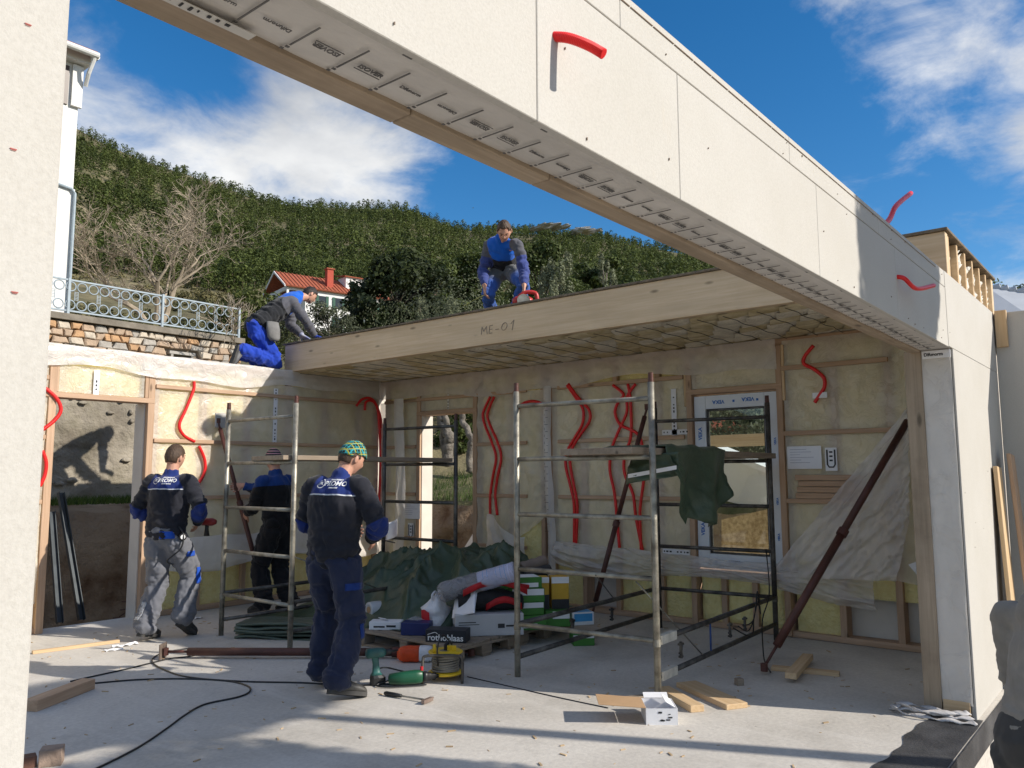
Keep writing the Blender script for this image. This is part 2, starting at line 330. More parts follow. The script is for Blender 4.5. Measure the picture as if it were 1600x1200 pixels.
def bank(name, pt, lo, hi, prof, n, material):
    g = G(); es = [p[0] for p in prof]; zs = [p[1] for p in prof]; E = np.concatenate([np.linspace(0, 1.0, 14), np.linspace(1.15, es[-1], 26)]) if es[-1] > 3 else np.linspace(0, es[-1], 20)
    def fn(u, v):
        e = E[int(round(v*(len(E)-1)))]; s = lo+(hi-lo)*u; z = float(np.interp(e, es, zs)); x, y = pt(s, e)
        k = .10 if 0 < e < 1.2 else .06
        d = fbm((x*1.6, y*1.6, z*1.6), 4)*k
        return (x+d*1.2, y+d*1.2, z+d*.8)
    g.sheet(fn, n, len(E)-1); return struct(g.build(name, material, smooth=True))
bank('earth_bank', lambda s, e: (s, 10.25+e), -4, 10.1, [(0, -.7), (.12, -.1), (.22, .6), (.32, 1.12), (.5, 1.18), (2.1, 1.26)], 130, EARTH)
bank('earth_bank', lambda s, e: (10.05+e, s), -6, 16, [(0, -.7), (.15, 0), (.3, .75), (.42, 1.12), (.9, 1.25), (2.5, 1.6), (14, 4.7)], 190, [GRASSY])
# red cut face in front of the grassy bank
def _cut(u, v):
    y = 4+8*u; z = -.7+1.75*v; d = fbm((y*1.5, z*2.2, 3), 5); return (10.0+.32*v+d*.14, y, z+d*.05)
struct(G().sheet(_cut, 90, 22).build('earth_cut', EARTH, smooth=True))
# ---------------------------------------------------------------- floor slab
g = G(); g.box((-6, 1.06, -.55), (8.32, 9.25, 0)); struct(g.build('floor_slab', FLOOR))
g = G(); g.box((-6, 1.0, -.9), (8.36, 9.3, -.552)); struct(g.build('foundation_strip', CONC))
def edge_sheet(u, v):
    x = 2.2+3.83*u; y = 1.065+(.30+.012*math.sin(u*31)+.01*math.sin(u*77))*v; return (x, y, .006+.004*fbm((x*3, y*5, 0)))
o = struct(G().sheet(edge_sheet, 80, 6).build('sill_membrane', BITUM, smooth=True))
struct(G().box((-6, 1.052, -.16), (8.3, 1.0585, .004)).build('sill_membrane', BITUM))
# ---------------------------------------------------------------- front wall: pier, lintel, column in one panel
fw_ = thing('front_wall', 'cream fibre board front wall with wide opening, left pier, long lintel and right column', 'wall', (.4, 1.25, 0))
pbox('board_panel', (-2.6, 1.10, -.02), (-.85, 1.125, 2.92), BOARD, fw_, axis=2); pbox('board_panel', (-.847, 1.10, -.02), (.413, 1.125, 2.92), BOARD, fw_, axis=2)
pbox('pier_core', (-2.6, 1.127, 0), (.405, 1.36, 2.9), GYPS, fw_)
js = [.415, 1.443, 2.154, 3.40, 4.65, 5.90]
for a, b in zip(js, js[1:]): pbox('board_panel', (a+.0015, 1.10, 2.405), (b-.0015, 1.125, 2.806), BOARD, fw_, bev=.002)
for a, b in zip([.415, 1.825, 3.1, 4.35], [1.825, 3.1, 4.35, 5.90]): pbox('top_strip', (a+.001, 1.10, 2.8095), (b-.001, 1.125, 2.92), BOARD, fw_, bev=.002)
pbox('column_board', (5.903, 1.098, 2.41), (7.78, 1.124, 2.921), BOARD, fw_, bev=.002); pbox('column_board', (6.02, 1.098, .0), (7.78, 1.124, 2.4075), BOARD, fw_, bev=.002, axis=2)
pbox('light_gap_seal', (5.95, 1.14, 2.9215), (8.2, 1.34, 2.9445), STUD, fw_); pbox('light_gap_seal', (7.79, 1.1, 2.6), (8.2, 1.34, 2.921), STUD, fw_)  # strips added to close gaps that let a line of sunlight onto the floor
pbox('lintel_core', (.41, 1.127, 2.425), (6.1, 1.355, 2.915), GYPS, fw_)
pbox('column_core', (6.035, 1.127, .01), (8.12, 1.355, 2.9), GYPS, fw_)
def soff(u, v):
    x = .41+5.6*u; return (x, 1.103+.19*v, 2.412+.004*fbm((x*2.5, v*2, 0)))
G().sheet(soff, 160, 6).build('soffit_membrane', MEMB, fw_, smooth=True)
g = G()
for k in range(60): pass
for a, b in ((.41, 1.22), (1.223, 1.75), (1.753, 3.6), (3.603, 6.02)):
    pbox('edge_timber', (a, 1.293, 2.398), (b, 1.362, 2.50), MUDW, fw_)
    pbox('edge_batten', (a, 1.3625, 2.47), (b, 1.385, 2.93), STUD, fw_)
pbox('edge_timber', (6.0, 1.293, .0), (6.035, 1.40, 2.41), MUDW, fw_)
pbox('sole_piece', (6.004, 1.13, .004), (6.034, 1.288, .11), PALE, fw_)
def rev(u, v):
    z = .09+2.32*u; return (6.012+.006*fbm((z*2, v*3, 1)), 1.112+.18*v, z)
G().sheet(rev, 50, 8).build('reveal_foil', FOILW, fw_, smooth=True)
G().box((6.02, 1.11, .1), (6.034, 1.292, 2.405)).build('reveal_board', GYPS, fw_)
# ragged foil strip hanging behind the pier
G().sheet(lambda u, v: (.385+.05*v+.012*math.sin(u*9)+.01*math.sin(u*23)*v, 1.37+.03*math.sin(u*14)*v, 0.02+1.35*u), 60, 5).build('foil_edge', FOILW, fw_, smooth=True)
# prints on the soffit membrane
xs = [.879, .991, 1.102, 1.215, 1.33]
x = .879; k = 0; words = ['ISOVER', 'Difunorm', 'Difunorm', 'ISOVER']
pl_ = G()
x = .42; GPR = mat('faded print', (.13, .125, .12), .7, .3)
while x < 5.85:
    pl_.box((x-.0018, 1.165+.004*math.sin(k*2.1), 2.4045), (x+.0018, 1.262, 2.4062)); pl_.box((x-.004, 1.268, 2.4045), (x+.004, 1.274, 2.4062)); pl_.box((x-.008, 1.280, 2.4045), (x-.001, 1.286, 2.4062))
    w = words[(k+3) % 4]; flip = (k+3) % 4 in (2, 3)
    s = -1 if flip else 1
    letters(w, .0155 if w[0] == 'D' else .0195, (x+.056, 1.222, 2.4055), (s, 0, 0), (0, -s, 0), GPR, fw_, bold=.0004 if w[0] == 'I' else 0.)
    if w[0] == 'I': pl_.box((x+.022, 1.234 if not flip else 1.2085, 2.4045), (x+.09, 1.2355 if not flip else 1.21, 2.406))
    if k % 4 == 1: pl_.box((x+.05, 1.118, 2.4045), (x+.075, 1.123, 2.4062))
    x += .1125; k += 1
pl_.build('printed_marks', GPR, fw_)
G().box((.45, 1.268, 2.3955), (.80, 1.293, 2.397)).build('white_tape', mat('grey tape', (.55, .53, .49), .6, .1), fw_)
g = G()
for i in range(15): a = .5+i*.017+random.random()*.004; g.box((a, 1.272, 2.3935), (a+.009*random.random()+.002, 1.272+.018*random.random()+.003, 2.3948))
g.build('printed_marks', INK, fw_)
# pencil lines, nails and staples on the boards
LINE = mat('pencil line', (.28, .22, .17), .8, .1)
g = G()
for i in range(34):
    x = random.uniform(.5, 7.6); z = random.choice([2.43, 2.5, 2.62, 2.78, 2.83, 2.88])+random.uniform(-.01, .01)
    if x > 6.1 and random.random() < .7: z = random.uniform(.1, 2.8)
    g.box((x, 1.0955, z), (x+.002, 1.0995, z+random.uniform(.003, .008)))
for i in range(40): a = .45+i*.13; g.box((a, 1.096, 2.893), (a+.125, 1.0995, 2.8945))
g.build('staples', LINE, fw_)
REDM = mat('red pencil', (.42, .12, .10), .8, .1); g = G()
for px, py in ((45, 37), (22, 232), (24, 456)):
    p = PY(px, py, 1.097); g.box((p.x-.004, 1.0985, p.z-.0006), (p.x+.004, 1.0992, p.z+.0006)); g.box((p.x-.003, 1.0985, p.z-.002), (p.x+.003, 1.0992, p.z-.0014))
g.build('pencil_marks', REDM, fw_)
G().box((6.001, 1.112, 2.35), (6.0105, 1.285, 2.402)).build('tape_label', PAPER, fw_)
letters('Difunorm', .03, (6.0, 1.215, 2.376), (0, -1, 0), (0, 0, 1), INK, fw_, bold=.001)
# red conduit stubs in the lintel
def conduit(label, pts, r=.0115, group=None, rings=False, n=8, cat='conduit'):
    P = spline(pts, 7); g = G()
    if rings:
        Q = []; R = []
        D = spline(pts, 26)
        for i, p in enumerate(D): Q.append(p); R.append(r*(1.06 if i % 2 else .93))
        g.tube(Q, R, 12)
    else: g.tube(P, r, n)
    return tag(g.build('conduit', RED, smooth=not rings), label, cat, group)
a = Vector((1.514, 1.10, 2.652))
conduit('short red corrugated conduit sticking out of the near part of the lintel', [a+Vector((0, .02, 0)), a+Vector((.012, -.03, -.015)), Vector((1.543, 1.02, 2.607)), Vector((1.556, .985, 2.578))], .0125, rings=True)
a = PY(1402, 432, 1.1)
conduit('red conduit stub bending sideways from the shaded end of the lintel', [a+Vector((0, .02, 0)), a+Vector((.01, -.03, -.012)), a+Vector((.10, -.07, -.06)), PY(1459, 446, 1.0)], .0125)
a = Vector((4.62, 1.22, 2.88))
conduit('red conduit end rising from the top of the lintel against the sky', [a, PY(1388, 345, 1.22), PY(1400, 322, 1.22), PY(1423, 302, 1.22)], .016)
# ---------------------------------------------------------------- timber walls
def foil(name, P, u0, u1, z0, z1, parent, m=FOIL, v0=-.004, amp=.009, res=.034, sd=0., sag=None):
    def fn(a, b):
        u = u0+(u1-u0)*a; z = z0+(z1-z0)*b
        d = fbm((u*2.3+sd, z*2.3, sd), 4)*amp+amp*.7*abs(math.sin(u*9+3*fbm((u, z*1.5, sd+5), 2)))*fbm((u*1.2, z*1.2, sd+9), 2)
        cr = 1-abs(fbm((u*3.1+sd, z*.9, sd+3), 3))*2.2; cr = max(0, cr)**3; cr2 = max(0, 1-abs(fbm((u*1.3+z*2.2, z*3.0-u, sd+17), 3))*3)**3; d = abs(d)+amp*(1.0*cr+.8*cr2)
        zz = z+(sag(a)*(1-b) if sag else 0)
        return P(u, v0-abs(d), zz)
    return G().sheet(fn, max(2, int(abs(u1-u0)/res)), max(2, int(abs(z1-z0)/res))).build(name, m, parent, smooth=True)
def wallbox(P, name, u0, u1, v0, v1, z0, z1, m, parent):
    a = P(u0, v0, z0); b = P(u1, v1, z1)
    return pbox(name, [min(a[i], b[i]) for i in range(3)], [max(a[i], b[i]) for i in range(3)], m, parent)
def batt(P, u0, u1, z0, z1, parent, sd=0., v=.012, bulge=.05, m=None):
    def fn(a, b):
        e = (4*a*(1-a))**.4*(4*b*(1-b))**.4
        return P(u0+(u1-u0)*a, v+.05-bulge*e+.012*fbm((a*3+sd, b*4, sd), 4), z0+(z1-z0)*b)
    return G().sheet(fn, 10, 14).build('insulation_batt', m or WOOL, parent, smooth=True)
PL = lambda u, v, z: Vector((u, 9.0+v, z))
PR = lambda u, v, z: Vector((7.92+v, u, z))
lw = thing('timber_frame_wall', 'sunlit timber frame wall with doorway, foil and insulation on the left', 'wall', (5, 9.08, 0))
def studs(P, us, parent, z0=.06, z1=2.86):
    for u in us: wallbox(P, 'stud', u-.03, u+.03, .004, .16, z0, z1, STUD, parent)
# door 3.47..4.44
wallbox(PL, 'sole_plate', 1.0, 3.40, .0, .16, .004, .06, STUD, lw); wallbox(PL, 'sole_plate', 4.52, 7.92, .0, .16, .004, .06, STUD, lw)
wallbox(PL, 'top_plate', 1.0, 7.93, .002, .16, 2.86, 2.93, STUD, lw)
wallbox(PL, 'door_post', 3.39, 3.465, -.03, .17, .0, 2.80, STUD, lw); wallbox(PL, 'door_post', 4.44, 4.515, -.03, .17, .0, 2.80, STUD, lw)
wallbox(PL, 'door_header', 3.3, 4.515, -.034, .168, 2.40, 2.455, STUD, lw)
wallbox(PL, 'cripple_stud', 3.41, 3.48, -.03, .0, 2.457, 2.86, STUD, lw); wallbox(PL, 'cripple_stud', 4.40, 4.438, -.028, .0, 2.457, 2.86, STUD, lw)
G().box((4.425, 9.03, .0), (4.438, 9.24, 2.398)).build('reveal_board', GYPS, lw)
studs(PL, [1.2, 1.8, 2.4, 3.0, 4.55, 5.15, 5.75, 6.35, 6.95, 7.55, 7.88], lw)
bs_ = [1.2, 1.8, 2.4, 3.0, 3.39]
for a, b in zip(bs_, bs_[1:]): batt(PL, a+.03, b-.03, .06, 2.86, lw, a)
bs_ = [4.55, 5.15, 5.75, 6.35, 6.95, 7.55, 7.88]
for a, b in zip(bs_, bs_[1:]): batt(PL, a+.03, b-.03, .06, 2.86, lw, a)
batt(PL, 3.5, 4.4, 2.46, 2.86, lw, 2)
wallbox(PL, 'outer_board', .9, 3.39, .172, .19, -.05, 2.93, GYPS, lw); wallbox(PL, 'outer_board', 4.515, 8.2, .172, .19, -.05, 2.93, GYPS, lw); wallbox(PL, 'outer_board', 3.392, 4.513, .172, .19, 2.40, 2.93, GYPS, lw)
foil('vapour_foil', PL, 1.0, 3.385, .3, 2.75, lw, sd=1.); foil('vapour_foil', PL, 4.52, 7.9, .72, 2.75, lw, sd=2., sag=lambda a: .06*math.sin(a*11)+.05*math.sin(a*5))
foil('vapour_foil', PL, 3.485, 4.395, 2.46, 2.75, lw, sd=3.)
# foil folded over the top plate
def cap_l(u, v):
    x = 1.0+6.95*u; n = fbm((x*2, v*3, 4), 4); rag = .035*math.sin(x*2.1)+.02*math.sin(x*5.3)
    if v < .72: t = v/.72; return (x, 8.958+.01*n-.012*abs(math.sin(x*6+n*4)), 2.715+rag*(1-t)+(.245-rag*0)*t+.008*n)
    t = (v-.72)/.28; return (x, 8.958+.20*t+.01*n, 2.962+.012*n+.01*math.sin(x*8))
G().sheet(cap_l, 190, 14).build('folded_foil', FOILW, lw, smooth=True)
for z, segs in ((2.60, [(1.2, 3.38), (4.52, 7.6)]), (1.98, [(1.2, 3.38), (4.52, 7.85)]), (1.32, [(1.2, 3.38), (4.52, 7.85)])):
    for a, b in segs: wallbox(PL, 'batten', a, b, -.045, -.018, z-.022, z+.022, STUD, lw)
def taped(P, u, z0, z1, parent, w=.03, vertical=True, txt=True):
    a = P(u-w, -.028, z0); b = P(u+w, -.026, z1)
    if not vertical: a = P(u-.16, -.028, z0); b = P(u+.16, -.026, z0+.055)
    lo = [min(a[i], b[i]) for i in range(3)]; hi = [max(a[i], b[i]) for i in range(3)]
    G().box(lo, hi).build('joint_tape', PAPER, parent)
    g = G(); L = (z1-z0) if vertical else .32; n = int(L/.04)
    for i in range(n):
        if random.random() < .25: continue
        q = i*.04+.01; l = random.uniform(.01, .026)
        if vertical: a = P(u-.008, -.031, z0+q); b = P(u+.008, -.029, z0+q+l)
        else: a = P(u-.16+q, -.031, z0+.02); b = P(u-.16+q+l, -.029, z0+.036)
        g.box([min(a[i], b[i]) for i in range(3)], [max(a[i], b[i]) for i in range(3)])
    g.build('printed_marks', INK, parent)
taped(PL, 3.86, 2.455, 2.72, lw); taped(PL, 6.12, 1.98, 2.7, lw)
# peeled foil and bare wool at the foot of the left wall
def peel_l(u, v):
    x = 4.62+3.2*u; s = .25+.25*abs(math.sin(u*7+.6)); z = .86-.17*math.sin(v*3.1)-(.28+.10*math.sin(u*9))*v
    return (x, 8.97-.05*math.sin(v*3.14)*(1+s)-.03*fbm((x*3, v*3, 2), 4)-.06*v, z+.03*fbm((x*2.5, v, 7), 3))
G().sheet(peel_l, 90, 14).build('peeled_foil', FOILW, lw, smooth=True)
# ------------------------------------------------ right-hand wall
rw = thing('timber_frame_wall', 'shaded timber frame wall with window and tall opening at the back', 'wall', (8, 5, 0))
OA, OB = 7.13, 8.12      # opening without a window
WA, WB = 3.04, 3.97      # opening with the window
wallbox(PR, 'sole_plate', 1.42, OA, .0, .16, .004, .06, STUD, rw); wallbox(PR, 'sole_plate', OB, 9.0, .0, .16, .004, .06, STUD, rw)
wallbox(PR, 'top_plate', 1.42, 9.0, .002, .16, 2.86, 2.93, STUD, rw)
for u in (OA-.035, OB+.035): wallbox(PR, 'opening_post', u-.035, u+.035, -.03, .17, .01, 2.86, STUD, rw)
wallbox(PR, 'opening_header', OA-.07, OB+.07, -.034, .168, 2.40, 2.455, STUD, rw)
for u in (WA-.03, WB+.03): wallbox(PR, 'window_post', u-.03, u+.03, -.03, .17, .01, 2.86, STUD, rw)
for u in (WA-.075, WB+.075): wallbox(PR, 'window_post', u-.014, u+.014, -.026, .0, 2.30, 2.86, PALE, rw)
wallbox(PR, 'window_header', WA-.06, WB+.06, -.034, .168, 2.42, 2.475, STUD, rw); wallbox(PR, 'window_sill_plate', WA, WB, -.0, .168, .53, .58, STUD, rw)
us = [1.45, 2.0, 2.5, 4.4, 4.95, 5.4, 5.85, 6.0, 6.5, 8.85]
studs(PR, us, rw); studs(PR, [3.35, 3.68], rw, z1=.53)
us = [1.45, 2.0, 2.5, 2.98, ]
for a, b in zip(us, us[1:]): batt(PR, a+.03, b-.03, .42 if a < 2.4 else .06, 2.86, rw, a)
for a, b in ((4.03, 4.4), (4.4, 4.95), (5.4, 5.85), (6.0, 6.5), (6.5, 7.06), (8.19, 8.85)): batt(PR, a+.03, b-.03, .06, 2.86, rw, a)
batt(PR, 4.98, 5.37, .55, 2.86, rw, 4.)
for a, b in ((3.04, 3.35), (3.35, 3.68), (3.68, 3.97)): batt(PR, a+.02, b-.02, .06, .53, rw, a)
batt(PR, WA+.02, WB-.02, 2.48, 2.86, rw, 9.); batt(PR, OA, OB, 2.46, 2.86, rw, 8.)
for a, b, z0, z1 in ((1.36, WA-.06, -.05, 2.93), (WB+.06, OA-.07, -.05, 2.93), (OB+.07, 9.0, -.05, 2.93), (WA-.06, WB+.06, -.05, .52), (WA-.06, WB+.06, 2.48, 2.93), (OA-.07, OB+.07, 2.46, 2.93)):
    wallbox(PR, 'outer_board', a+.001, b-.001, .172, .19, z0, z1, GYPS, rw)
foil('vapour_foil', PR, 1.42, WA-.07, .62, 2.9, rw, sd=11., sag=lambda a: .25*a-.1); foil('vapour_foil', PR, WB+.065, 5.84, .70, 2.62, rw, sd=12.)
foil('vapour_foil', PR, 5.9, OA-.075, .62, 2.62, rw, sd=13., amp=.02, sag=lambda a: .5*(1-a)**2); foil('vapour_foil', PR, OB+.075, 8.97, .1, 2.62, rw, sd=14.)
foil('vapour_foil', PR, WA, WB, 2.48, 2.8, rw, sd=15.); foil('vapour_foil', PR, OA, OB, 2.46, 2.7, rw, sd=16.)
def cap_r(u, v):
    y = 3.02+5.95*u; n = fbm((y*2, v*3, 14), 4); rag = .04*math.sin(y*1.7)+.025*math.sin(y*4.3)
    return (7.88+.012*n-.014*abs(math.sin(y*5+n*4)), y, 2.64+rag*(1-v)+(.285-rag*0)*v+.008*n)
G().sheet(cap_r, 170, 8).build('folded_foil', FOILG, rw, smooth=True)
for z in (2.62, 1.97, 1.31):
    for a, b in ((1.98, WA-.065), (4.06, 5.74), (6.22, OA-.075), (OB+.075, 8.85)):
        if z < 1.5 and a < 2: a = 2.33
        wallbox(PR, 'batten', a, b, -.045, -.018, z-.022, z+.022, STUD, rw)
wallbox(PR, 'batten', OA-.02, 8.85, -.045, -.018, 2.60, 2.64, STUD, rw)
for i, z in enumerate((1.362, 1.42, 1.478, 1.536)): wallbox(PR, 'spare_batten', 2.24+.02*(i % 2), 2.88-.015*(i % 3), -.05, -.018, z-.026, z+.026, STUD, rw)
wallbox(PR, 'batten', OB+.07, 8.85, -.045, -.018, .68, .73, STUD, rw)
wallbox(PR, 'batten', OA-.9, OA-.1, -.045, -.018, .66, .70, STUD, rw)
# vertical foil seam at the panel joint and in the corner
def seam(y0, w, sd, x0=7.86):
    def fn(u, v):
        z = .15+2.5*u; return (x0-.035*math.sin(v*3.14)-.02*fbm((z*2, v*2, sd), 3), y0+w*(v-.5)+.03*math.sin(z*2.3+sd), z)
    return G().sheet(fn, 60, 6).build('foil_seam', FOILW, rw, smooth=True)
seam(5.86, .12, 3.); seam(PX(624, 720, 7.80).y, .20, 8., 7.80)
def mark_line(y, z0, z1):
    g = G(); z = z0
    while z < z1: g.box((7.815, y-.03, z), (7.8165, y-.03+random.uniform(.02, .06), z+.004)); g.box((7.815, y+.02, z+.02), (7.8165, y+.023, z+.05)); z += .085
    g.build('printed_marks', INK, rw)
mark_line(5.87, .9, 2.5)
taped(PR, 4.18, 1.99, 2.5, rw); taped(PR, 4.17, 2.0, 2.1, rw, vertical=False); taped(PR, 4.2, .72, .8, rw, vertical=False); taped(PR, OA+.45, 2.46, 2.8, rw, w=.012)
# loose foil along the foot of the wall
def roll_r(u, v):
    y = 5.72-3.55*u; n = fbm((y*2.2, v*2.5, 21), 4); sag = .10*math.sin(u*5.2)+.05*math.sin(u*13)
    z = .80-.14*u-.05*sag*2-(.26+.07*math.sin(u*8))*v; cr = max(0, 1-abs(fbm((y*1.6, v*3.5+y, 9), 3))*2.5)**2; out = .05+.09*math.sin(v*3.0)+.05*n+.05*cr
    return (7.88-out, y, z+.03*n)
G().sheet(roll_r, 170, 30).build('loose_foil', FOILG, rw, smooth=True)
A, B, C_, D_ = PX(1426, 628, 7.80), PX(1180, 880, 7.72), PX(1423, 800, 7.62), PX(1402, 908, 7.60)
def sail(u, v):
    p = (A*(1-u)+PX(1200, 900, 7.74)*u)*(1-v)+(C_*(1-u)+D_*u)*v; n = fbm((u*4, v*4, 31), 4); q = Vector(p); cr = max(0, 1-abs(fbm((u*2.2, v*6+u*2, 3), 3))*2.5)**2; q.x += -.06*n-.08*math.sin(v*3.14)*(1-u)-.05*cr; return q
G().sheet(sail, 60, 60).build('hanging_foil', FOILG, rw, smooth=True)
def flap(u, v):
    y = 6.25-.25*u+.45*v*(1-u); z = 1.02-.75*v*(.5+.5*u)-.1*u; return (7.82-.10*math.sin(u*3.1)-.05*fbm((u*3, v*3, 4), 3), 6.2+.62*(1-u), 1.08-.55*v-.25*u+.05*math.sin(u*6))
G().sheet(flap, 16, 16).build('foil_flap', FOILW, rw, smooth=True)
G().add([PX(1419, 882, 7.7), PX(1447, 873, 7.75), PX(1447, 915, 7.72)], [(0, 1, 2)]).build('foil_scrap', PAPER, rw, thick=.002)
# tall opening: white wrapped reveal
G().box((7.925, OB-.012, .02), (8.13, OB-.001, 2.398)).build('reveal_wrap', GYPS, rw)
# papers on the foil
def paper(label, P, u0, u1, z0, z1, lines=6):
    t = thing('paper_sheet', label, 'paper', P((u0+u1)/2, -.03, z0)); a = P(u0, -.034, z0); b = P(u1, -.0325, z1)
    G().box([min(a[i], b[i]) for i in range(3)], [max(a[i], b[i]) for i in range(3)]).build('sheet', PAPER, t)
    g = G()
    for i in range(lines):
        z = z1-(z1-z0)*(.15+.7*i/lines); e = random.uniform(.3, .9); a = P(u1-(u1-u0)*.08, -.0365, z); b = P(u1-(u1-u0)*(.08+.84*e), -.0355, z+.004)
        g.box([min(a[i], b[i]) for i in range(3)], [max(a[i], b[i]) for i in range(3)])
    g.build('printed_lines', mat('grey print', (.35, .35, .42), .6, .1), t); return t
def ustick(label, P, u, z):
    t = thing('sticker', label, 'sticker', P(u, -.03, z)); a = P(u-.055, -.034, z-.11); b = P(u+.055, -.0325, z+.11)
    G().box([min(a[i], b[i]) for i in range(3)], [max(a[i], b[i]) for i in range(3)]).build('backing', PAPER, t)
    pts = [P(u-.036, -.037, z+.09), P(u-.036, -.037, z-.05), P(u-.02, -.037, z-.075), P(u+.02, -.037, z-.075), P(u+.036, -.037, z-.05), P(u+.036, -.037, z+.09)]
    G().tube(pts, .007, 6).build('border', INK, t); g = G()
    for q in (.06, .02, -.02): a = P(u-.015, -.0365, z+q); b = P(u+.015, -.0355, z+q+.016); g.box([min(a[i], b[i]) for i in range(3)], [max(a[i], b[i]) for i in range(3)])
    g.build('symbols', INK, t)
paper('white printed form stapled to the foil right of the window', PR, 2.62, 2.95, 1.62, 1.84); ustick('white sticker with black U border right of the window', PR, 2.53, 1.71)
paper('white printed form on the foil left of the tall opening', PR, 8.10, 8.42, .97, 1.19); ustick('white sticker with black U border below the form near the tall opening', PR, 8.28, .80)
# conduits on the walls
for lab, pts in (('red conduit curving from the foil edge on the sunlit wall, upper half', ((303, 596), (302, 610), (290, 640), (280, 664), (287, 680), (304, 690))),
                 ('red conduit bulging right on the sunlit wall, lower half', ((311, 697), (320, 720), (318, 742), (301, 768))),
                 ('red conduit loop left of the doorway, upper', ((70, 606), (88, 622), (95, 640), (86, 656), (66, 672))),
                 ('red conduit piece left of the doorway, lower', ((66, 704), (72, 722), (70, 742), (62, 760))),
                 ('red conduit bundle strand hanging in the corner, inner one', ((557, 634), (566, 624), (580, 623), (590, 640), (594, 690), (594, 740), (591, 800))),
                 ('red conduit bundle strand in the corner, outer one beside the foil seam', ((570, 641), (572, 628), (584, 628), (594, 650), (598, 690), (597, 740), (595, 800)))):
    conduit(lab, [PY(x, y, 8.955) for x, y in pts], .019)
for lab, pts in (('left red conduit of the wavy pair beside the tall opening', ((766, 620), (755, 645), (757, 662), (768, 690), (775, 715), (770, 745), (766, 775), (766, 805))),
                 ('right red conduit of the wavy pair beside the tall opening', ((772, 620), (762, 645), (764, 660), (777, 690), (783, 715), (777, 748), (774, 775), (777, 805))),
                 ('small red conduit arch behind the scaffold top', ((807, 644), (815, 632), (830, 627), (845, 630), (856, 640))),
                 ('red conduit bulging right on the foil behind the scaffold, outer strand', ((888, 600), (904, 622), (920, 640), (921, 658), (905, 682), (893, 703), (891, 725), (897, 760), (902, 790), (900, 850))),
                 ('red conduit on the foil behind the scaffold, inner strand', ((886, 602), (900, 622), (911, 640), (910, 662), (898, 684), (886, 706), (884, 728), (892, 762), (897, 790), (897, 850))),
                 ('red conduit crossing its neighbours behind the dark prop, left strand', ((993, 600), (980, 620), (979, 645), (965, 677), (955, 704), (953, 735), (960, 770), (964, 810), (968, 856))),
                 ('red conduit running almost straight behind the dark prop', ((981, 600), (985, 625), (986, 680), (976, 712), (976, 740), (989, 772), (994, 810), (1004, 860))),
                 ('red conduit with a loop at the top behind the dark prop', ((958, 602), (974, 616), (966, 628), (961, 645), (970, 664), (995, 677), (1004, 700), (1006, 745), (1000, 800), (1002, 860))),
                 ('red conduit with a label curling above the right end of the shaded wall', ((1271, 540), (1258, 556), (1256, 568), (1272, 577), (1287, 590), (1288, 605), (1280, 618), (1273, 629)))):
    conduit(lab, [PX(x, y, 7.875) for x, y in pts], .018)
t_ = PX(1281, 618, 7.865); tag(G().box((7.862, t_.y-.07, t_.z-.025), (7.864, t_.y+.07, t_.z+.03)).build('conduit_label', PAPER), 'white tag wrapped on the red conduit above the form', 'label')
# ---------------------------------------------------------------- window
VW = mat('white window profile', (.72, .74, .77), .35, .04)
wn = thing('window', 'white plastic window with blue printed film in the shaded wall', 'window', (7.97, 3.5, .6))
y0, y1, z0, z1 = WA+.012, WB-.012, .60, 2.40
for nm, a, b in (('frame_post', (y0, z0), (y0+.13, z1)), ('frame_post', (y1-.13, z0), (y1, z1)), ('frame_rail', (y0+.131, z1-.14), (y1-.131, z1)), ('frame_rail', (y0+.131, z0), (y1-.131, z0+.15))):
    pbox(nm, (7.93, a[0], a[1]), (8.0, b[0], b[1]), VW, wn)
for nm, a, b in (('bead', (y0+.131, z0+.151), (y0+.15, z1-.141)), ('bead', (y1-.15, z0+.151), (y1-.131, z1-.141)), ('bead', (y0+.151, z1-.16), (y1-.151, z1-.141)), ('bead', (y0+.151, z0+.151), (y1-.151, z0+.17))):
    pbox(nm, (7.95, a[0], a[1]), (7.99, b[0], b[1]), DARKST, wn)
m, nt, b = node_mat('window glass'); gl = nt.nodes.new('ShaderNodeBsdfGlossy'); gl.inputs['Roughness'].default_value = .02; tr = nt.nodes.new('ShaderNodeBsdfTransparent'); tr.inputs[0].default_value = (.86, .9, .88, 1)
fr = nt.nodes.new('ShaderNodeFresnel'); fr.inputs[0].default_value = 1.5; ms = nt.nodes.new('ShaderNodeMixShader'); nt.links.new(fr.outputs[0], ms.inputs[0]); nt.links.new(tr.outputs[0], ms.inputs[1]); nt.links.new(gl.outputs[0], ms.inputs[2]); nt.links.new(ms.outputs[0], nt.nodes['Material Output'].inputs[0]); GLASS = m
G().box((7.965, y0+.15, z0+.165), (7.971, y1-.15, z1-.155)).build('pane', GLASS, wn)
for yy, zz in ((y1-.28, z1-.07), (y0+.3, z1-.06)): letters('VEKA', .055, (7.927, yy, zz), (0, 1, 0), (0, 0, -1), BLUE, wn, bold=.0015)
for zz in (2.0, 1.5, 1.0): letters('VEKA', .055, (7.927, y1-.065, zz), (0, 0, 1), (0, 1, 0), BLUE, wn, bold=.0015)
for zz in (1.9, 1.3, .95): letters('VEKA', .03, (7.927, y0+.03, zz), (0, 0, 1), (0, 1, 0), BLUE, wn, bold=.001)
letters('VEKA', .055, (7.927, 3.55, z0+.07), (0, -1, 0), (0, 0, 1), BLUE, wn, bold=.0015)
g = G()
for yy, zz in ((y1-.45, z1-.07), (y1-.065, 1.75), (y1-.065, 1.2), (y1-.2, z0+.07), (y0+.2, z1-.07)): g.box((7.9265, yy-.012, zz-.012), (7.9275, yy+.012, zz+.012))
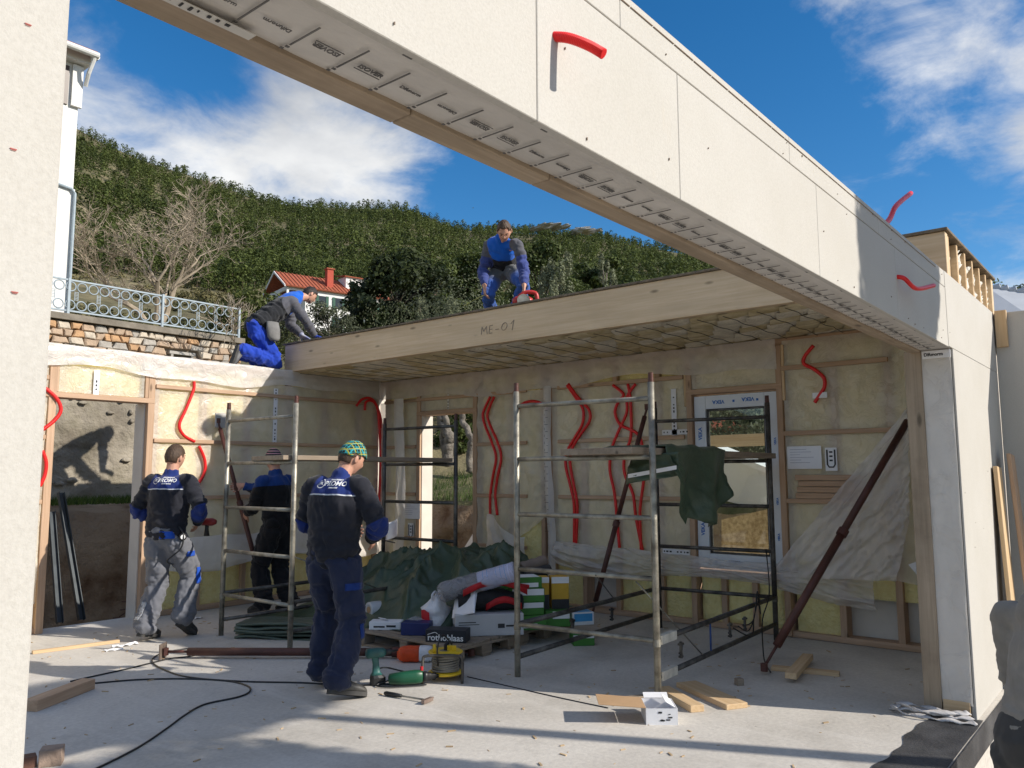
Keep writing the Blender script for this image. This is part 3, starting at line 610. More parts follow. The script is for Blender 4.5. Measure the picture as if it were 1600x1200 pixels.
g.build('printed_marks', BLUE, wn)
# ---------------------------------------------------------------- roof panel
rp = thing('roof_panel', 'prefabricated timber roof panel with pencilled ME-01 on its edge beam', 'roof', (7.3, 5, 2.95))
pbox('edge_beam', (6.35, 1.16, 2.945), (6.43, 9.13, 3.31), GLULAM, rp)
pbox('edge_beam', (8.22, 1.16, 2.945), (8.30, 9.13, 3.31), GLULAM, rp)
pbox('end_beam', (6.432, 9.05, 2.945), (8.218, 9.13, 3.31), GLULAM, rp)
pbox('end_stud', (6.432, 1.165, 2.95), (8.218, 1.21, 2.975), PALE, rp)
for x in (6.47, 6.78, 7.08, 7.38, 7.68, 7.98): pbox('joist', (x-.022, 1.165, 2.976), (x+.022, 9.045, 3.30), PALE, rp)
OSB = mat('roof sheathing', (.16, .125, .085), .8, .4, 14, bump=.3, bs=30)
pbox('sheathing', (6.33, 1.14, 3.312), (8.34, 9.16, 3.334), OSB, rp)
for i, (x0, x1) in enumerate(((6.50, 6.75), (6.81, 7.05), (7.11, 7.35), (7.41, 7.65), (7.71, 7.95), (8.01, 8.2))):
    def tuft(u, v, x0=x0, x1=x1, i=i):
        n = fbm((u*4+i*3, v*5, i), 5); return (x0+(x1-x0)*u, 1.215-.03*(4*u*(1-u))**.5*(.4+abs(n))*(1 if i else .1)-.02*n, 2.99+.30*v*(.92 if i % 2 else .75)+.03*n)
    G().sheet(tuft, 12, 14).build('insulation_tuft', mat('white wool', (.80, .76, .68), .95, .1, 12, bump=1., bs=25, bd=.05), rp, smooth=True)
# bulging wool between the strings under the roof
def pillow(i):
    g = G(); L, Wd = .30, .262
    def fn(u, v):
        e = (4*v*(1-v))**.5*(.35+.65*(4*u*(1-u))**.5); sk = .10*(v-.5)*(1 if v < .5 else 1)
        return ((v-.5)*Wd, (u-.5)*L*1.02+sk+.01*fbm((u*2, v*2, i), 2), -.020*e*(1-.35*u)-.024*u+.004*fbm((u*4+i, v*4, i*2), 3))
    g.sheet(fn, 7, 7); m = g.mesh('wool_pillow', True); m.materials.append(WOOLD if i % 3 else mat('pale ceiling wool', (.76, .69, .55), .95, .2, 5, bump=.7, bs=30, bd=.03)); return m
pms = [pillow(i) for i in range(7)]
rows = [6.56, 6.80, 7.04, 7.28, 7.52, 7.76, 8.0]
for r, x in enumerate(rows):
    y = 1.5+(r % 2)*.12; k = 0
    while y < 9.0:
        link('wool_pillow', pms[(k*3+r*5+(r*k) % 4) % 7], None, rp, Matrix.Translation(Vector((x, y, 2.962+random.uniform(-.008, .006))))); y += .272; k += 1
wm = G().tube(spline([(x, .012*math.sin(x*13), -.008*math.sin((x-6.4)*13)**2) for x in np.linspace(6.44, 8.2, 15)], 3), .003, 4).mesh('binding_wire'); wm.materials.append(DARKST)
for k in range(28): link('binding_wire', wm, None, rp, Matrix.Translation((0, 1.52+.272*k+.03*(k % 2), 2.925)))
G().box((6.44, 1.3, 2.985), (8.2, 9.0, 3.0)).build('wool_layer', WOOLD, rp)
g = G()
for (a, b) in (((752, 523), (753, 511)), ((753, 511), (756, 518)), ((756, 518), (760, 510)), ((760, 510), (761, 522)), ((765, 509), (764, 521)), ((765, 509), (770, 508)), ((765, 515), (769, 514)), ((764, 521), (769, 520)), ((774, 515), (779, 514)), ((798, 506), (803, 500)), ((803, 500), (800, 516))): g.tube([PX(*a, 6.347), PX(*b, 6.347)], .0035, 5)
g.tube([PX(788+4*math.cos(t)+1.5*math.sin(t), 510-6*math.sin(t), 6.347) for t in np.linspace(0, 6.28, 14)], .0035, 5)
g.build('pencil_lettering', LINE, rp)
# ---------------------------------------------------------------- right-hand end wall and clutter outside
ew = thing('wall_panel', 'beige wall panel standing at right angles to the column by the right edge', 'wall', (7.85, .8, 0))
pbox('board_panel', (7.785, -.25, -.3), (7.81, 1.096, 2.915), BOARD, ew, axis=2); pbox('panel_core', (7.812, -.25, -.3), (7.98, 1.096, 2.91), GYPS, ew, axis=2)
pbox('timber_block', (7.74, 1.0, 2.62), (7.784, 1.085, 2.93), PALE, ew, axis=2)
# ---------------------------------------------------------------- scaffolds
RZ = (.40, .83, 1.26, 1.70, 2.13)
def tubep(name, A, B, r, m, parent, n=10):
    A = Vector(A); B = Vector(B); L = (B-A).length; k = ('tube', round(L, 3), r, m.name)
    if k not in _bc: me = G().tube([(0, 0, 0), (L/2, 0, 0), (L, 0, 0)], r, n).mesh('tube', True); me.materials.append(m); _bc[k] = me
    M = rot_to(A, B); M.translation = A
    return link(name, _bc[k], None, parent, M)
def frame(t, a, b, m, top=2.25, rz=RZ):
    for p in (a, b):
        leg = tubep('leg', (p[0], p[1], .0), (p[0], p[1], top), .0245, m, t)
        G().lathe([(.0, 0), (.028, 0), (.028, .05), (.0, .05)], Matrix.Translation((p[0], p[1], .36)), 12).build('collar', m, leg, smooth=False)
        G().lathe([(.0, 0), (.021, 0), (.019, .07), (.0, .07)], Matrix.Translation((p[0], p[1], top)), 12).build('spigot', RUST, leg)
    for z in rz: tubep('rung', (a[0], a[1], z), (b[0], b[1], z), .0185, m, t)
def clamp(t, p):
    p = Vector(p); g = G(); g.tube([p+Vector((0, 0, -.06)), p+Vector((0, 0, .06))], .012, 6); g.tube([p+Vector((-.03, 0, -.02)), p+Vector((.03, .01, -.02)), p+Vector((.04, .01, .04))], .007, 6)
    g.box(p+Vector((-.03, -.012, .035)), p+Vector((.03, .012, .05))); g.box(p+Vector((-.025, -.01, -.055)), p+Vector((.02, .01, -.04))); g.build('clamp', DARKST, t)
s1 = thing('scaffold', 'narrow two-frame scaffold beside the sunlit wall, worker in plaid beanie before it', 'scaffold', (5.6, 6.9, 0))
XA = 4.535; frame(s1, (XA, 7.46), (XA, 6.32), STEEL)
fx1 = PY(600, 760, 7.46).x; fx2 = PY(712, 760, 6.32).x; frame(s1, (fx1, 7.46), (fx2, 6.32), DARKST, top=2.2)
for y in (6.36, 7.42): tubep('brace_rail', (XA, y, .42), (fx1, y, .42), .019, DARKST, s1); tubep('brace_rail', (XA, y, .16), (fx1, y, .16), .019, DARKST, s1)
tubep('diagonal_rod', (XA, 6.36, .85), (XA+1.1, 6.36, .42), .006, STEEL, s1, 6)
for i, (a, b) in enumerate(((6.36, 6.66), (6.70, 7.0))): pbox('deck_plank', (XA-.1+.08*i, a, 1.722), (fx1+.05, b, 1.765), GREYW, s1)
s2 = thing('scaffold', 'large scaffold with green tarpaulin on its deck in front of the window', 'scaffold', (6.4, 3.5, 0))
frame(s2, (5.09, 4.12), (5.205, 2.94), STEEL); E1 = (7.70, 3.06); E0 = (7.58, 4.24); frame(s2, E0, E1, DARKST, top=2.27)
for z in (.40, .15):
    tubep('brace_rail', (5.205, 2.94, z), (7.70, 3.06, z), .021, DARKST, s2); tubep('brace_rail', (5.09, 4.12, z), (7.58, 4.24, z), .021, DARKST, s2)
    for a, b in (((5.205, 2.94), (7.7, 3.06)),):
        G().bar((a[0]+.03, a[1], z), (a[0]+.28, a[1]+.012, z), .046, .062).build('rail_end', mat('flat galvanised', (.55, .53, .47), .6, .25, 14, dirt=.4), s2)
for x, y in ((5.6, 2.96), (6.55, 3.0), (6.9, 3.02), (5.9, 4.16), (6.6, 4.2)): clamp(s2, (x, y, .27))
tubep('blue_strut', (6.15, 2.985, .16), (6.15, 2.985, .40), .008, mat('blue paint', (.03, .07, .22), .5), s2, 6)
tubep('diagonal_rod', (5.205, 3.1, .80), (6.0, 2.97, .15), .006, STEEL, s2, 6); tubep('diagonal_rod', (5.13, 3.4, .83), (6.6, 4.18, .42), .006, DARKST, s2, 6)
G().tube(spline([(7.68, 3.12, .85), (7.3, 2.95, .5), (7.0, 2.9, .3), (6.75, 2.8, .08), (6.6, 2.72, .02), (6.4, 2.6, .012)], 6), .006, 6).build('dangling_wire', BLACK, s2, smooth=True)
g = G()
for k in range(3): g.tube(spline([(6.5+.1*k, 2.95, .3), (6.75, 2.9+.03*k, .2+.04*k), (7.0, 2.98, .3), (7.15, 3.0, .42+.05*k), (7.3, 3.04, .3)], 6), .006, 6)
g.build('tangled_wire', BLACK, s2, smooth=True)
for i, (a, b) in enumerate(((3.0, 3.32), (3.35, 3.67))): pbox('deck_plank', (5.02+.05*i, a, 1.722), (7.72, b, 1.772), GREYW, s2)
# tarpaulin over the deck
tb = thing('tarpaulin', 'dark green tarpaulin hanging over the deck of the large scaffold', 'tarpaulin', (6.2, 3.1, 1.7))
def drape(u, v):
    x = 5.45+1.05*u; n = fbm((u*3, v*4, 5), 4)
    s = v*1.25
    if s < .55: return Vector((x+.05*n, 3.55-s, 1.785+.012*abs(n)+.02*math.sin(u*9)**2))
    d = s-.55; hang = d*(.30+2.2*u if u < .3 else (.75+.3*u if u < .75 else 1.0-.4*(u-.75)*4))
    return Vector((x+.10*d*math.sin(u*5)+.16*d*u, 2.985-.02-.06*math.sin(u*11+d*3)*d*2-.05*n*d*2, 1.79-hang*.95+.02*n))
G().sheet(drape, 46, 44).build('hanging_sheet', TARP, tb, smooth=True, thick=.003)
def drape2(u, v):
    n = fbm((u*3, v*3, 15), 3); a = PX(986, 712, 5.45); b = PX(1060, 706, 5.45); c = PX(978, 757, 5.45); d = PX(1057, 743, 5.45); p = (a*(1-u)+b*u)*(1-v)+(c*(1-u)+d*u)*v; p.x -= .05*math.sin(u*6)*v+.03*n; return p
G().sheet(drape2, 16, 12).build('hanging_corner', TARP, tb, smooth=True, thick=.003)
G().sheet(lambda u, v: PX(981, 741, 5.40).lerp(PX(1057, 727, 5.40), u)-Vector((0, 0, .03*v)), 12, 2).build('printed_tape', PAPER, tb)
# ---------------------------------------------------------------- props
def prop(label, A, B, r=.030, split=.45, plates=True, m=RUST):
    A = Vector(A); B = Vector(B); d = (B-A).normalized(); t = thing('steel_prop', label, 'prop', A)
    M_ = A.lerp(B, split); tubep('outer_tube', A+d*.22, M_, r, m, t); tubep('inner_tube', M_-d*.02, B-d*.12, r*.92 if split > .6 else r*.9, m, t)
    tubep('spindle', A+d*.02, A+d*.24, .012, m, t, 8); tubep('spindle', B-d*.14, B, .012, m, t, 8)
    G().lathe([(0, -.03), (r*1.3, -.03), (r*1.3, .03), (0, .03)], Matrix.Translation(M_) @ rot_to(A, B) @ Matrix.Rotation(math.pi/2, 4, 'Y'), 12).build('collar', m, t)
    if plates:
        for p, q in ((A, 1), (B, -1)):
            s = p+d*.02*q; G().tube([s+Vector((0, 0, -.03)), s+Vector((0, 0, .03))], .03, 8).build('joint', m, t)
    return t
p1_ = prop('long rust-red push prop slanting up to the right from the crossed boards', PZ(1192, 1046, .04), PX(1427, 642, 7.80), .034, .5)
p2_ = prop('dark brown prop leaning behind the middle of the large scaffold', PZ(922, 972, .03), Vector(PX(1012, 633, 7.55)), .028, .45)
tag(p2_, 'dark brown prop leaning behind the middle of the large scaffold', 'prop')
A = PZ(412, 932, .03); A = Vector((5.75, 8.35, .05)); 
p3_ = prop('reddish prop gripped by the worker in the striped beanie', PY(412, 925, 8.25), PY(340, 655, 8.95), .028, .5)
pl3 = PY(344, 657, 8.94); pbox('wall_plate', (pl3.x-.07, 8.93, pl3.z-.09), (pl3.x+.07, 8.945, pl3.z+.09), mat('galvanised plate', (.45, .44, .42), .5, .2, metal=.5), p3_)
p4_ = prop('rust-red prop lying on the floor behind the worker in plaid beanie', (3.66, 6.93, .06), (5.35, 4.82, .05), .034, .75)
d_ = (Vector((5.35, 4.82, 0))-Vector((3.66, 6.93, 0))).normalized()
G().bar(Vector((3.66, 6.93, .0)), Vector((3.66, 6.93, .13)), .14, .008, up=d_).build('base_plate', mat('rusty plate', (.13, .10, .08), .7, .4, 12, bump=.3), p4_)
# ---------------------------------------------------------------- pallets
def pallet(label, x0, y0, x1, y1, grp=None):
    t = thing('pallet', label, 'pallet', (x0, y0, 0), grp); n = 7; w = (x1-x0)/n
    for i in range(n): piece('top_slat', (x0+w*(i+.5), y0+random.uniform(-.01, .01), .128), (x0+w*(i+.5), y1+random.uniform(-.01, .01), .128), w*random.uniform(.78, .9), .022, GREYW, t)
    for y in (y0+.05, (y0+y1)/2, y1-.05):
        piece('cross_board', (x0, y, .105), (x1, y, .105), .10, .022, GREYW, t)
        for x in (x0+.07, (x0+x1)/2, x1-.07): pbox('block', (x-.065, y-.05, .022), (x+.065, y+.05, .0935), GREYW, t)
    for x in (x0+.07, (x0+x1)/2, x1-.07): piece('bottom_board', (x, y0, .011), (x, y1, .011), .1, .02, GREYW, t)
pallet('weathered wooden pallet carrying the black box and white bag', 5.07, 4.79, 5.92, 6.03); pallet('weathered wooden pallet behind, under the green cartons', 5.99, 4.82, 6.86, 6.03)
# heap under the green tarpaulin
hp = thing('tarpaulin_heap', 'large crumpled green tarpaulin heaped over goods on the pallets', 'tarpaulin', (6.1, 6.2, .14))
def heap(u, v):
    x = 5.25+2.15*u; y = 5.15+2.85*v
    base = float(np.interp(y, [4.95, 5.4, 6.04, 6.6, 7.2, 7.6, 8.0], [.50, .64, .74, .60, .40, .26, .06]))*float(np.interp(x, [5.25, 5.5, 5.8, 6.25, 6.8, 7.2, 7.4], [.08, .30, .62, 1, .95, .5, .05]))
    n = fbm((x*1.5, y*1.5, 2), 4); rdg = abs(fbm((x*1.5+n, y*1.5-n*.6, 8), 3)); r2 = 1-abs(math.sin((x*1.0-y*1.5)*2.0+n*2.6))
    e = min(1, 4*min(u, 1-u, v, 1-v)*2); z = .02+base*(1+.12*n)+(.05*rdg+.05*r2**2)*min(1, base*2.2)*e
    an = math.atan2(y-6.15, (x-6.45)*1.2); rr = math.hypot(y-6.15, (x-6.45)*1.2); c1 = (1-abs(math.sin(an*4.5+n*1.6+.4)))**2.2; c2 = max(0, 1-abs(fbm((x*1.1+y*.7, y*.9-x*.5, 33), 2))*3.0)**2; z += (.15*c1*min(1, max(0, rr-.12)/.5)+.07*c2)*min(1, base*3)*e
    if u < .04 or v < .04 or u > .96 or v > .96: z = min(z, .10+.10*abs(n))
    return (x+.05*n, y+.07*rdg, max(z, .012 if x < 5.05 or y > 6.1 else .15))
G().sheet(heap, 150, 170).build('crumpled_sheet', TARP, hp, smooth=True)
# folded tarp on the floor by the left scaffold
ft = thing('folded_tarpaulin', 'folded grey-green tarpaulin bundle on the floor under the narrow scaffold', 'tarpaulin', (4.9, 6.8, 0))
TARP2 = mat('grey green tarpaulin', (.085, .11, .085), .45, .2, 3, bump=.3, bs=8, bd=.03)
for i in range(5):
    def layer(u, v, i=i):
        n = fbm((u*3+i*7, v*3, i), 3); a = Vector((4.52, 7.20, 0)); ax = Vector((.52, -.85, 0)); ay = Vector((.85, .52, 0))
        p = a+ax*((1.15-.05*i)*u+.03*n)+ay*((.50-.03*i)*v+.02*math.sin(i*2)); p.z = .012+i*.032+.018*n+.008*math.sin(u*8+i); return p
    G().sheet(layer, 26, 12).build('folded_layer', TARP2, ft, smooth=True, thick=.02)
G().tube(spline([(4.95, 6.42, .06), (5.2, 6.3, .05), (5.5, 6.35, .05), (5.75, 6.5, .04)], 6), [.05]*3+[.06]*13+[.05]*3, 8).build('rolled_edge', TARP2, ft, smooth=True)
# ---------------------------------------------------------------- goods on the pallets
def carton(name, label, base, dims, yaw, m, prints=(), lid=None, group=None, cat='box'):
    t = thing(name, label, cat, base, group); M = Matrix.Translation(Vector(base)) @ Matrix.Rotation(yaw, 4, 'Z'); L, D, H = dims
    link('carton', boxmesh(L, D, H, .004, m), None, t, M @ Matrix.Translation((-L/2, 0, H/2)))
    for (face, a, b, c, d, pm) in prints:     # rectangles given in fractions of one face
        e = .0025; g = G()
        if face == 'f': g.box((-L/2+a*L, -D/2-e, c*H), (-L/2+b*L, -D/2-e/2, d*H), M)
        if face == 'l': g.box((-L/2-e, -D/2+a*D, c*H), (-L/2-e/2, -D/2+b*D, d*H), M)
        if face == 't': g.box((-L/2+a*L, -D/2+c*D, H+e/2), (-L/2+b*L, -D/2+d*D, H+e), M)
        g.build('printed_field', pm, t)
    return t, M
GREEN = mat('green print', (.05, .20, .03), .5, .12); YEL = mat('yellow print', (.58, .34, .03), .5, .1); GREYC = mat('grey white carton', (.50, .50, .51), .65, .06); BLK = mat('black carton', (.022, .024, .030), .5, .2)
SKYB = mat('light blue print', (.05, .30, .62), .5, .1); DBLUE = mat('dark blue plastic', (.02, .03, .13), .45, .2)
YA = -1.5708   # long side along -Y: faces the camera's left
b1 = PZ(700, 1001, .14); t, M = carton('box', 'black box with white wordmark at the near pallet corner', (5.24, 5.02, .14), (.36, .17, .105), math.radians(-62), BLK)
letters('rothoblaas', .075, M @ Vector((.0, -.088, .038)), M.to_3x3() @ Vector((1, 0, 0)), (0, 0, 1), WHITE, t, bold=.0012)
R3 = M.to_3x3(); G().tube([M @ Vector(p) for p in ((-.16, -.0885, .063), (-.10, -.0885, .083), (-.085, -.0885, .082), (-.07, -.0885, .070))], .003, 5).build('roof_emblem', WHITE, t)
t, M = carton('box', 'grey-white cardboard box under the red tool bag', (5.72, 4.98, .14), (.62, .30, .19), math.radians(-42), GREYC, [('f', .62, .72, .35, .55, INK), ('f', .74, .90, .40, .48, INK), ('f', .05, .30, .62, .66, INK), ('f', .05, .35, .52, .55, INK), ('l', .2, .35, .3, .5, INK), ('l', .4, .75, .35, .42, INK)])
stack = [('green and white carton lowest in the stack beside the tool bag', (6.12, 4.86, .14), (.36, .26, .13), -40, GREEN, [('f', .15, .75, .15, .45, PAPER), ('f', 0, .12, .6, .9, PAPER)]),
         ('green and white carton second from below beside the tool bag', (6.12, 4.88, .272), (.34, .26, .12), -38, GREEN, [('f', .4, .98, .55, .95, PAPER)]),
         ('green and white carton third from below beside the tool bag', (6.13, 4.87, .394), (.34, .25, .12), -43, GREEN, [('f', .1, .98, .5, .98, PAPER)]),
         ('green carton with white lid topmost near the grey roll', (6.10, 4.90, .516), (.36, .24, .10), -36, GREEN, [('f', .2, .9, .1, .5, PAPER), ('t', .05, .95, .05, .95, PAPER)]),
         ('green and white carton at the right of the lower row', (6.42, 4.72, .14), (.24, .22, .15), -44, GREEN, [('f', .3, .98, .5, .95, PAPER)]),
         ('yellow and black carton with a white top strip standing on the green one', (6.50, 4.74, .292), (.17, .17, .30), -44, YEL, [('f', 0, 1, .80, 1, PAPER), ('f', 0, 1, 0, .30, BLK)]),
         ('yellow and black carton behind, half hidden by the wire', (6.36, 4.86, .292), (.15, .15, .30), -44, YEL, [('f', 0, 1, .82, 1, PAPER), ('f', 0, 1, 0, .45, BLK)]),
         ('blue and white carton at the right end of the goods', (6.62, 4.58, .14), (.22, .20, .12), -35, PAPER, [('t', .06, .94, .06, .94, SKYB), ('f', .08, .92, .3, .9, SKYB)]),
         ('small green carton on the floor under the scaffold rail', (6.42, 4.42, .0), (.20, .2, .10), -44, GREEN, [('f', .0, .98, .7, .98, PAPER)])]
for lab, p, d, yw, m_, pr_ in stack: carton('carton_box', lab, p, d, math.radians(yw), m_, pr_, group='coloured cartons beside the tool bag')
# red and black tool bag
bag = thing('tool_bag', 'red and black open tool bag lying on the grey box', 'bag', (5.74, 5.0, .33)); ax = Vector((.72, -.69, 0)); ay = Vector((.69, .72, 0)); o0 = Vector((5.78, 5.0, .335))
REDB = mat('red fabric', (.42, .012, .015), .6, .2, 10, bump=.2); BLKF = mat('black fabric', (.016, .016, .018), .8, .3, 20, bump=.3)
rings = []
for i in range(9):
    u = i/8; w = .13*(1-.3*abs(u-.5)); h = .17+.05*math.sin(u*3.1)-.04*u
    rings.append([o0+ax*(-.30+.60*u)+ay*(w*math.cos(a))+Vector((0, 0, h*.5+h*.5*math.sin(a))) for a in np.linspace(0, 2*math.pi, 13)[:-1]])
G().loft(rings).build('bag_body', BLKF, bag, smooth=True)
for k, (u0, u1, z) in enumerate(((-.26, .33, .20), (-.05, .28, .10))):
    pts = [o0+ax*(u0+(u1-u0)*s)-ay*(.125+.02*math.sin(s*3))+Vector((0, 0, z*(.4 if k else .85)+.10*math.sin(s*3.1)*(1-k*.3))) for s in np.linspace(0, 1, 9)]
    G().loft([[p+Vector((0, 0, -.028)), p+Vector((0, 0, .028)), p+ay*.02+Vector((0, 0, .03)), p+ay*.02+Vector((0, 0, -.03))] for p in pts]).build('red_panel', REDB, bag, smooth=True)
G().tube(spline([o0+ax*-.24+Vector((0, 0, .17)), o0+ax*-.1+ay*-.05+Vector((0, 0, .235)), o0+ax*.12+ay*-.05+Vector((0, 0, .24)), o0+ax*.36+Vector((0, 0, .20))], 6), .02, 8).build('handle', REDB, bag, smooth=True)
# rolls
def roll(name, label, A, B, r, m, core=None, film=None, rough=.004):
    t = thing(name, label, 'roll', (Vector(A)+Vector(B))/2); A = Vector(A); B = Vector(B); M = Matrix.Translation(A) @ rot_to(A, B) @ Matrix.Rotation(math.pi/2, 4, 'Y'); L = (B-A).length
    prof = [(.030, .01), (.03, 0), (r*.98, 0), (r, .01)]+[(r+rough*math.sin(i*1.7), L*i/10) for i in range(1, 10)]+[(r, L-.01), (r*.97, L), (.03, L), (.03, L-.01)]
    G().lathe(prof, M, 24).build('wound_sheet', m, t, smooth=True)
    if core:
        G().lathe([(.022, -.004), (.032, -.004), (.032, .2), (.022, .2)], M, 18).build('core', core, t, smooth=True)
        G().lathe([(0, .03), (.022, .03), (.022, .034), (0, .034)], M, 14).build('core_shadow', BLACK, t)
    return t, M
roll('foil_roll', 'thick white foil roll with a brown core on the pallet edge', PZ(576, 953, .24), PZ(668, 941, .24), .075, mat('white foil', (.55, .56, .58), .35, .05, 3, spec=.5), core=CARD)
A = PX(694, 925, 5.50); B = A+Vector((.70, -.32, .20)); B = PX(805, 893, 5.85)
t, M = roll('wrapped_roll', 'dark membrane roll wrapped in clear film on top of the goods', A, B, .085, mat('grey felt', (.13, .125, .13), .7, .35, 14, bump=.3), core=mat('pinkish tissue', (.40, .22, .22), .7, .3, 20))
L = (B-A).length
FILM = plastic('clear film', (.75, .75, .8), .33, .6, .15, bs=14)
G().lathe([(.03, -.06), (.07, -.045), (.092, -.01)]+[(.093+.004*math.sin(i*2.3), L*i/14) for i in range(1, 15)]+[(.05, L+.03)], M, 28).build('film_wrap', FILM, t, smooth=True)
G().lathe([(.0885, L*.50), (.0895, L*.52), (.0895, L*.98), (.0885, L)], M, 28).build('paper_band', mat('lilac paper', (.50, .50, .66), .6, .06), t, smooth=True)
g = G()
for i in range(6): g.lathe([(.0899, 0), (.0903, 0), (.0903, .004), (.0899, .004)], M @ Matrix.Translation((0, 0, L*(.58+.06*i))), 28)
g.build('printed_lines', SKYB, t)
roll('membrane_roll', 'brown roll with a dark end behind the cartons, upper', PX(815, 888, 6.5), PX(852, 876, 6.75), .06, mat('brown felt', (.22, .17, .14), .8, .2), None)
roll('membrane_roll', 'dark grey roll behind the cartons, lower', PX(818, 898, 6.45), PX(858, 889, 6.75), .05, mat('dark felt', (.05, .048, .052), .8, .2), None)
# white bag, papers, small stuff
bg_ = thing('plastic_bag', 'crumpled white plastic bag standing behind the black box', 'bag', PZ(680, 985, .15)); c0 = PZ(682, 982, .15); rings = []
for i in range(11):
    h = i/10; r = .135*(1-.05*h) if h < .6 else .135*(1-(h-.6)*1.9)
    ring = []
    for k in range(22):
        a = 2*math.pi*k/22; n = fbm((math.cos(a)*1.8, math.sin(a)*1.8, h*3), 4); rr = max(.012, r*(1+.28*n+.08*math.sin(a*7+h*5)*h)); ring.append(c0+Vector((rr*math.cos(a), rr*math.sin(a)*.85, .30*h+.02*n)))
    rings.append(ring)
G().loft(rings).build('bag_body', BAGW, bg_, smooth=True)
for s in (-1, 1): G().tube(spline([c0+Vector((s*.05, 0, .25)), c0+Vector((s*.08, -.02, .31)), c0+Vector((s*.03, -.01, .34)), c0+Vector((s*.0, 0, .29))], 5), .012, 6).build('handle', BAGW, bg_, smooth=True)
tag(G().sheet(lambda u, v: c0+Vector((-.13-.02*u, .05-.1*v, .01+.17*u+.01*math.sin(v*5))), 6, 6).build('red_sheet', mat('red plastic', (.5, .02, .03), .4, .1), thick=.004), 'narrow red plastic sheet sticking up beside the white bag', 'sheet')
q0 = PX(707, 958, 5.5); ps = thing('paper_stack', 'loose white papers draped over the goods beside the bag', 'papers', q0)
for i in range(2):
    def pap(u, v, i=i): 
        a = PX(706+i*3, 966-i*2, 5.42); b = PX(741+i*4, 957, 5.46); c = PX(712, 930, 5.60); d = PX(746, 921, 5.64)
        p = (a*(1-u)+b*u)*(1-v)+(c*(1-u)+d*u)*v; p.x += .02*math.sin(u*3+i)-.012*i; return p
    G().sheet(pap, 8, 8).build('sheet', PAPER, ps, smooth=True, thick=.002)
t, M = carton('carton_box', 'small white carton with loose paper at the left pallet end', (5.28, 5.86, .14), (.30, .15, .075), math.radians(-55), PAPER, [('f', .15, .5, .3, .5, INK), ('f', .55, .85, .35, .6, INK)])
tag(link('leaflet', boxmesh(.14, .10, .004, 0, PAPER), None, None, Matrix.Translation((5.24, 5.88, .24)) @ Matrix.Rotation(.5, 4, 'Y')), 'folded white leaflet propped on the small white carton', 'leaflet')
carton('carton_box', 'dark blue box between the white carton and the bag', (5.28, 5.45, .14), (.26, .16, .11), math.radians(-58), DBLUE)
tag(G().lathe([(0, 0), (.07, .0), (.075, .02), (.05, .05), (0, .055)], Matrix.Translation((5.42, 5.72, .145)), 12).build('green_pouch', mat('green film', (.05, .20, .07), .35, .2, 12, bump=.6, bs=20)), 'small crumpled green pouch beside the white carton', 'pouch')
def crump(u, v): a = u*6.283; n = fbm((math.cos(a)*2, math.sin(a)*2, v*3), 4); r = .09*math.sin(v*3.1+.02)*(1+.5*n); return (5.36+r*math.cos(a), 5.55+r*math.sin(a)*1.3, .15+.13*v)
tag(G().sheet(crump, 20, 8).build('film_scrap', FILM, smooth=True), 'crumpled clear film in front of the foil roll', 'film')
G_ = thing('orange_packet', 'orange and white packet of screws in front of the pallet', 'packet', (4.98, 5.12, 0)); M = Matrix.Translation((4.95, 5.13, 0)) @ Matrix.Rotation(math.radians(-50), 4, 'Z')
def pk(u, v, x0, x1, m):
    return None
ORNG = mat('orange film', (.72, .075, .012), .35, .12, 9, bump=.6, bs=22, bd=.02)
for nm, x0, x1, m_ in (('orange_half', -.15, .04, ORNG), ('white_half', .04, .16, BAGW)):
    rings = []
    for i in range(8):
        u = i/7; k = .5+.5*math.sin(min(1, u*4 if x0 < 0 else (1-u)*4)*1.57); x = x0+(x1-x0)*u
        rings.append([M @ Vector((x, .075*k*math.copysign(abs(math.cos(a))**.5, math.cos(a)), .065+.06*k*math.copysign(abs(math.sin(a))**.5, math.sin(a))+.006*fbm((x*20, a, 1)))) for a in np.linspace(0, 2*math.pi, 17)[:-1]])
    G().loft(rings).build(nm, m_, G_, smooth=True)
# ---------------------------------------------------------------- tools on the floor
rl = thing('cable_reel', 'yellow cable reel with wound flex on a steel stand', 'cable reel', (4.78, 4.62, 0)); c = Vector((4.69, 4.52, 0))
YP = mat('yellow plastic', (.72, .48, .02), .35, .08, spec=.5); GREYR = mat('grey flex', (.20, .185, .155), .55, .2)
for z in (.05, .205): G().lathe([(0, 0), (.125, 0), (.135, .006), (.135, .014), (.125, .02), (.07, .026), (.03, .016), (0, .016)], Matrix.Translation(c+Vector((0, 0, z-.01))), 28).build('flange', YP, rl, smooth=True)
g = G()
for k in range(8):
    for j in range(2): g.tube([c+Vector(((.088+.012*j+.004*math.sin(k*3+j))*math.cos(a), (.088+.012*j+.004*math.sin(k*2))*math.sin(a), .072+.0165*k+.004*math.sin(a*2+k))) for a in np.linspace(0, 2*math.pi, 21)[:-1]], .0085, 6, closed=True)
g.lathe([(0, 0), (.08, 0), (.08, .145), (0, .145)], Matrix.Translation(c+Vector((0, 0, .07)))); g.build('wound_cable', GREYR, rl, smooth=True)
rx = Vector((.633, -.774, 0)); fy = Vector((.774, .633, 0))
for s in (-1,): G().tube(spline([c-fy*.15+rx*-.16, c-fy*.15+rx*-.16+Vector((0, 0, .17)), c-fy*.15+rx*-.12+Vector((0, 0, .205)), c-fy*.15+rx*.10+Vector((0, 0, .205)), c-fy*.15+rx*.14+Vector((0, 0, .17)), c-fy*.15+rx*.14], 6), .011, 8).build('stand', DARKST, rl, smooth=True)
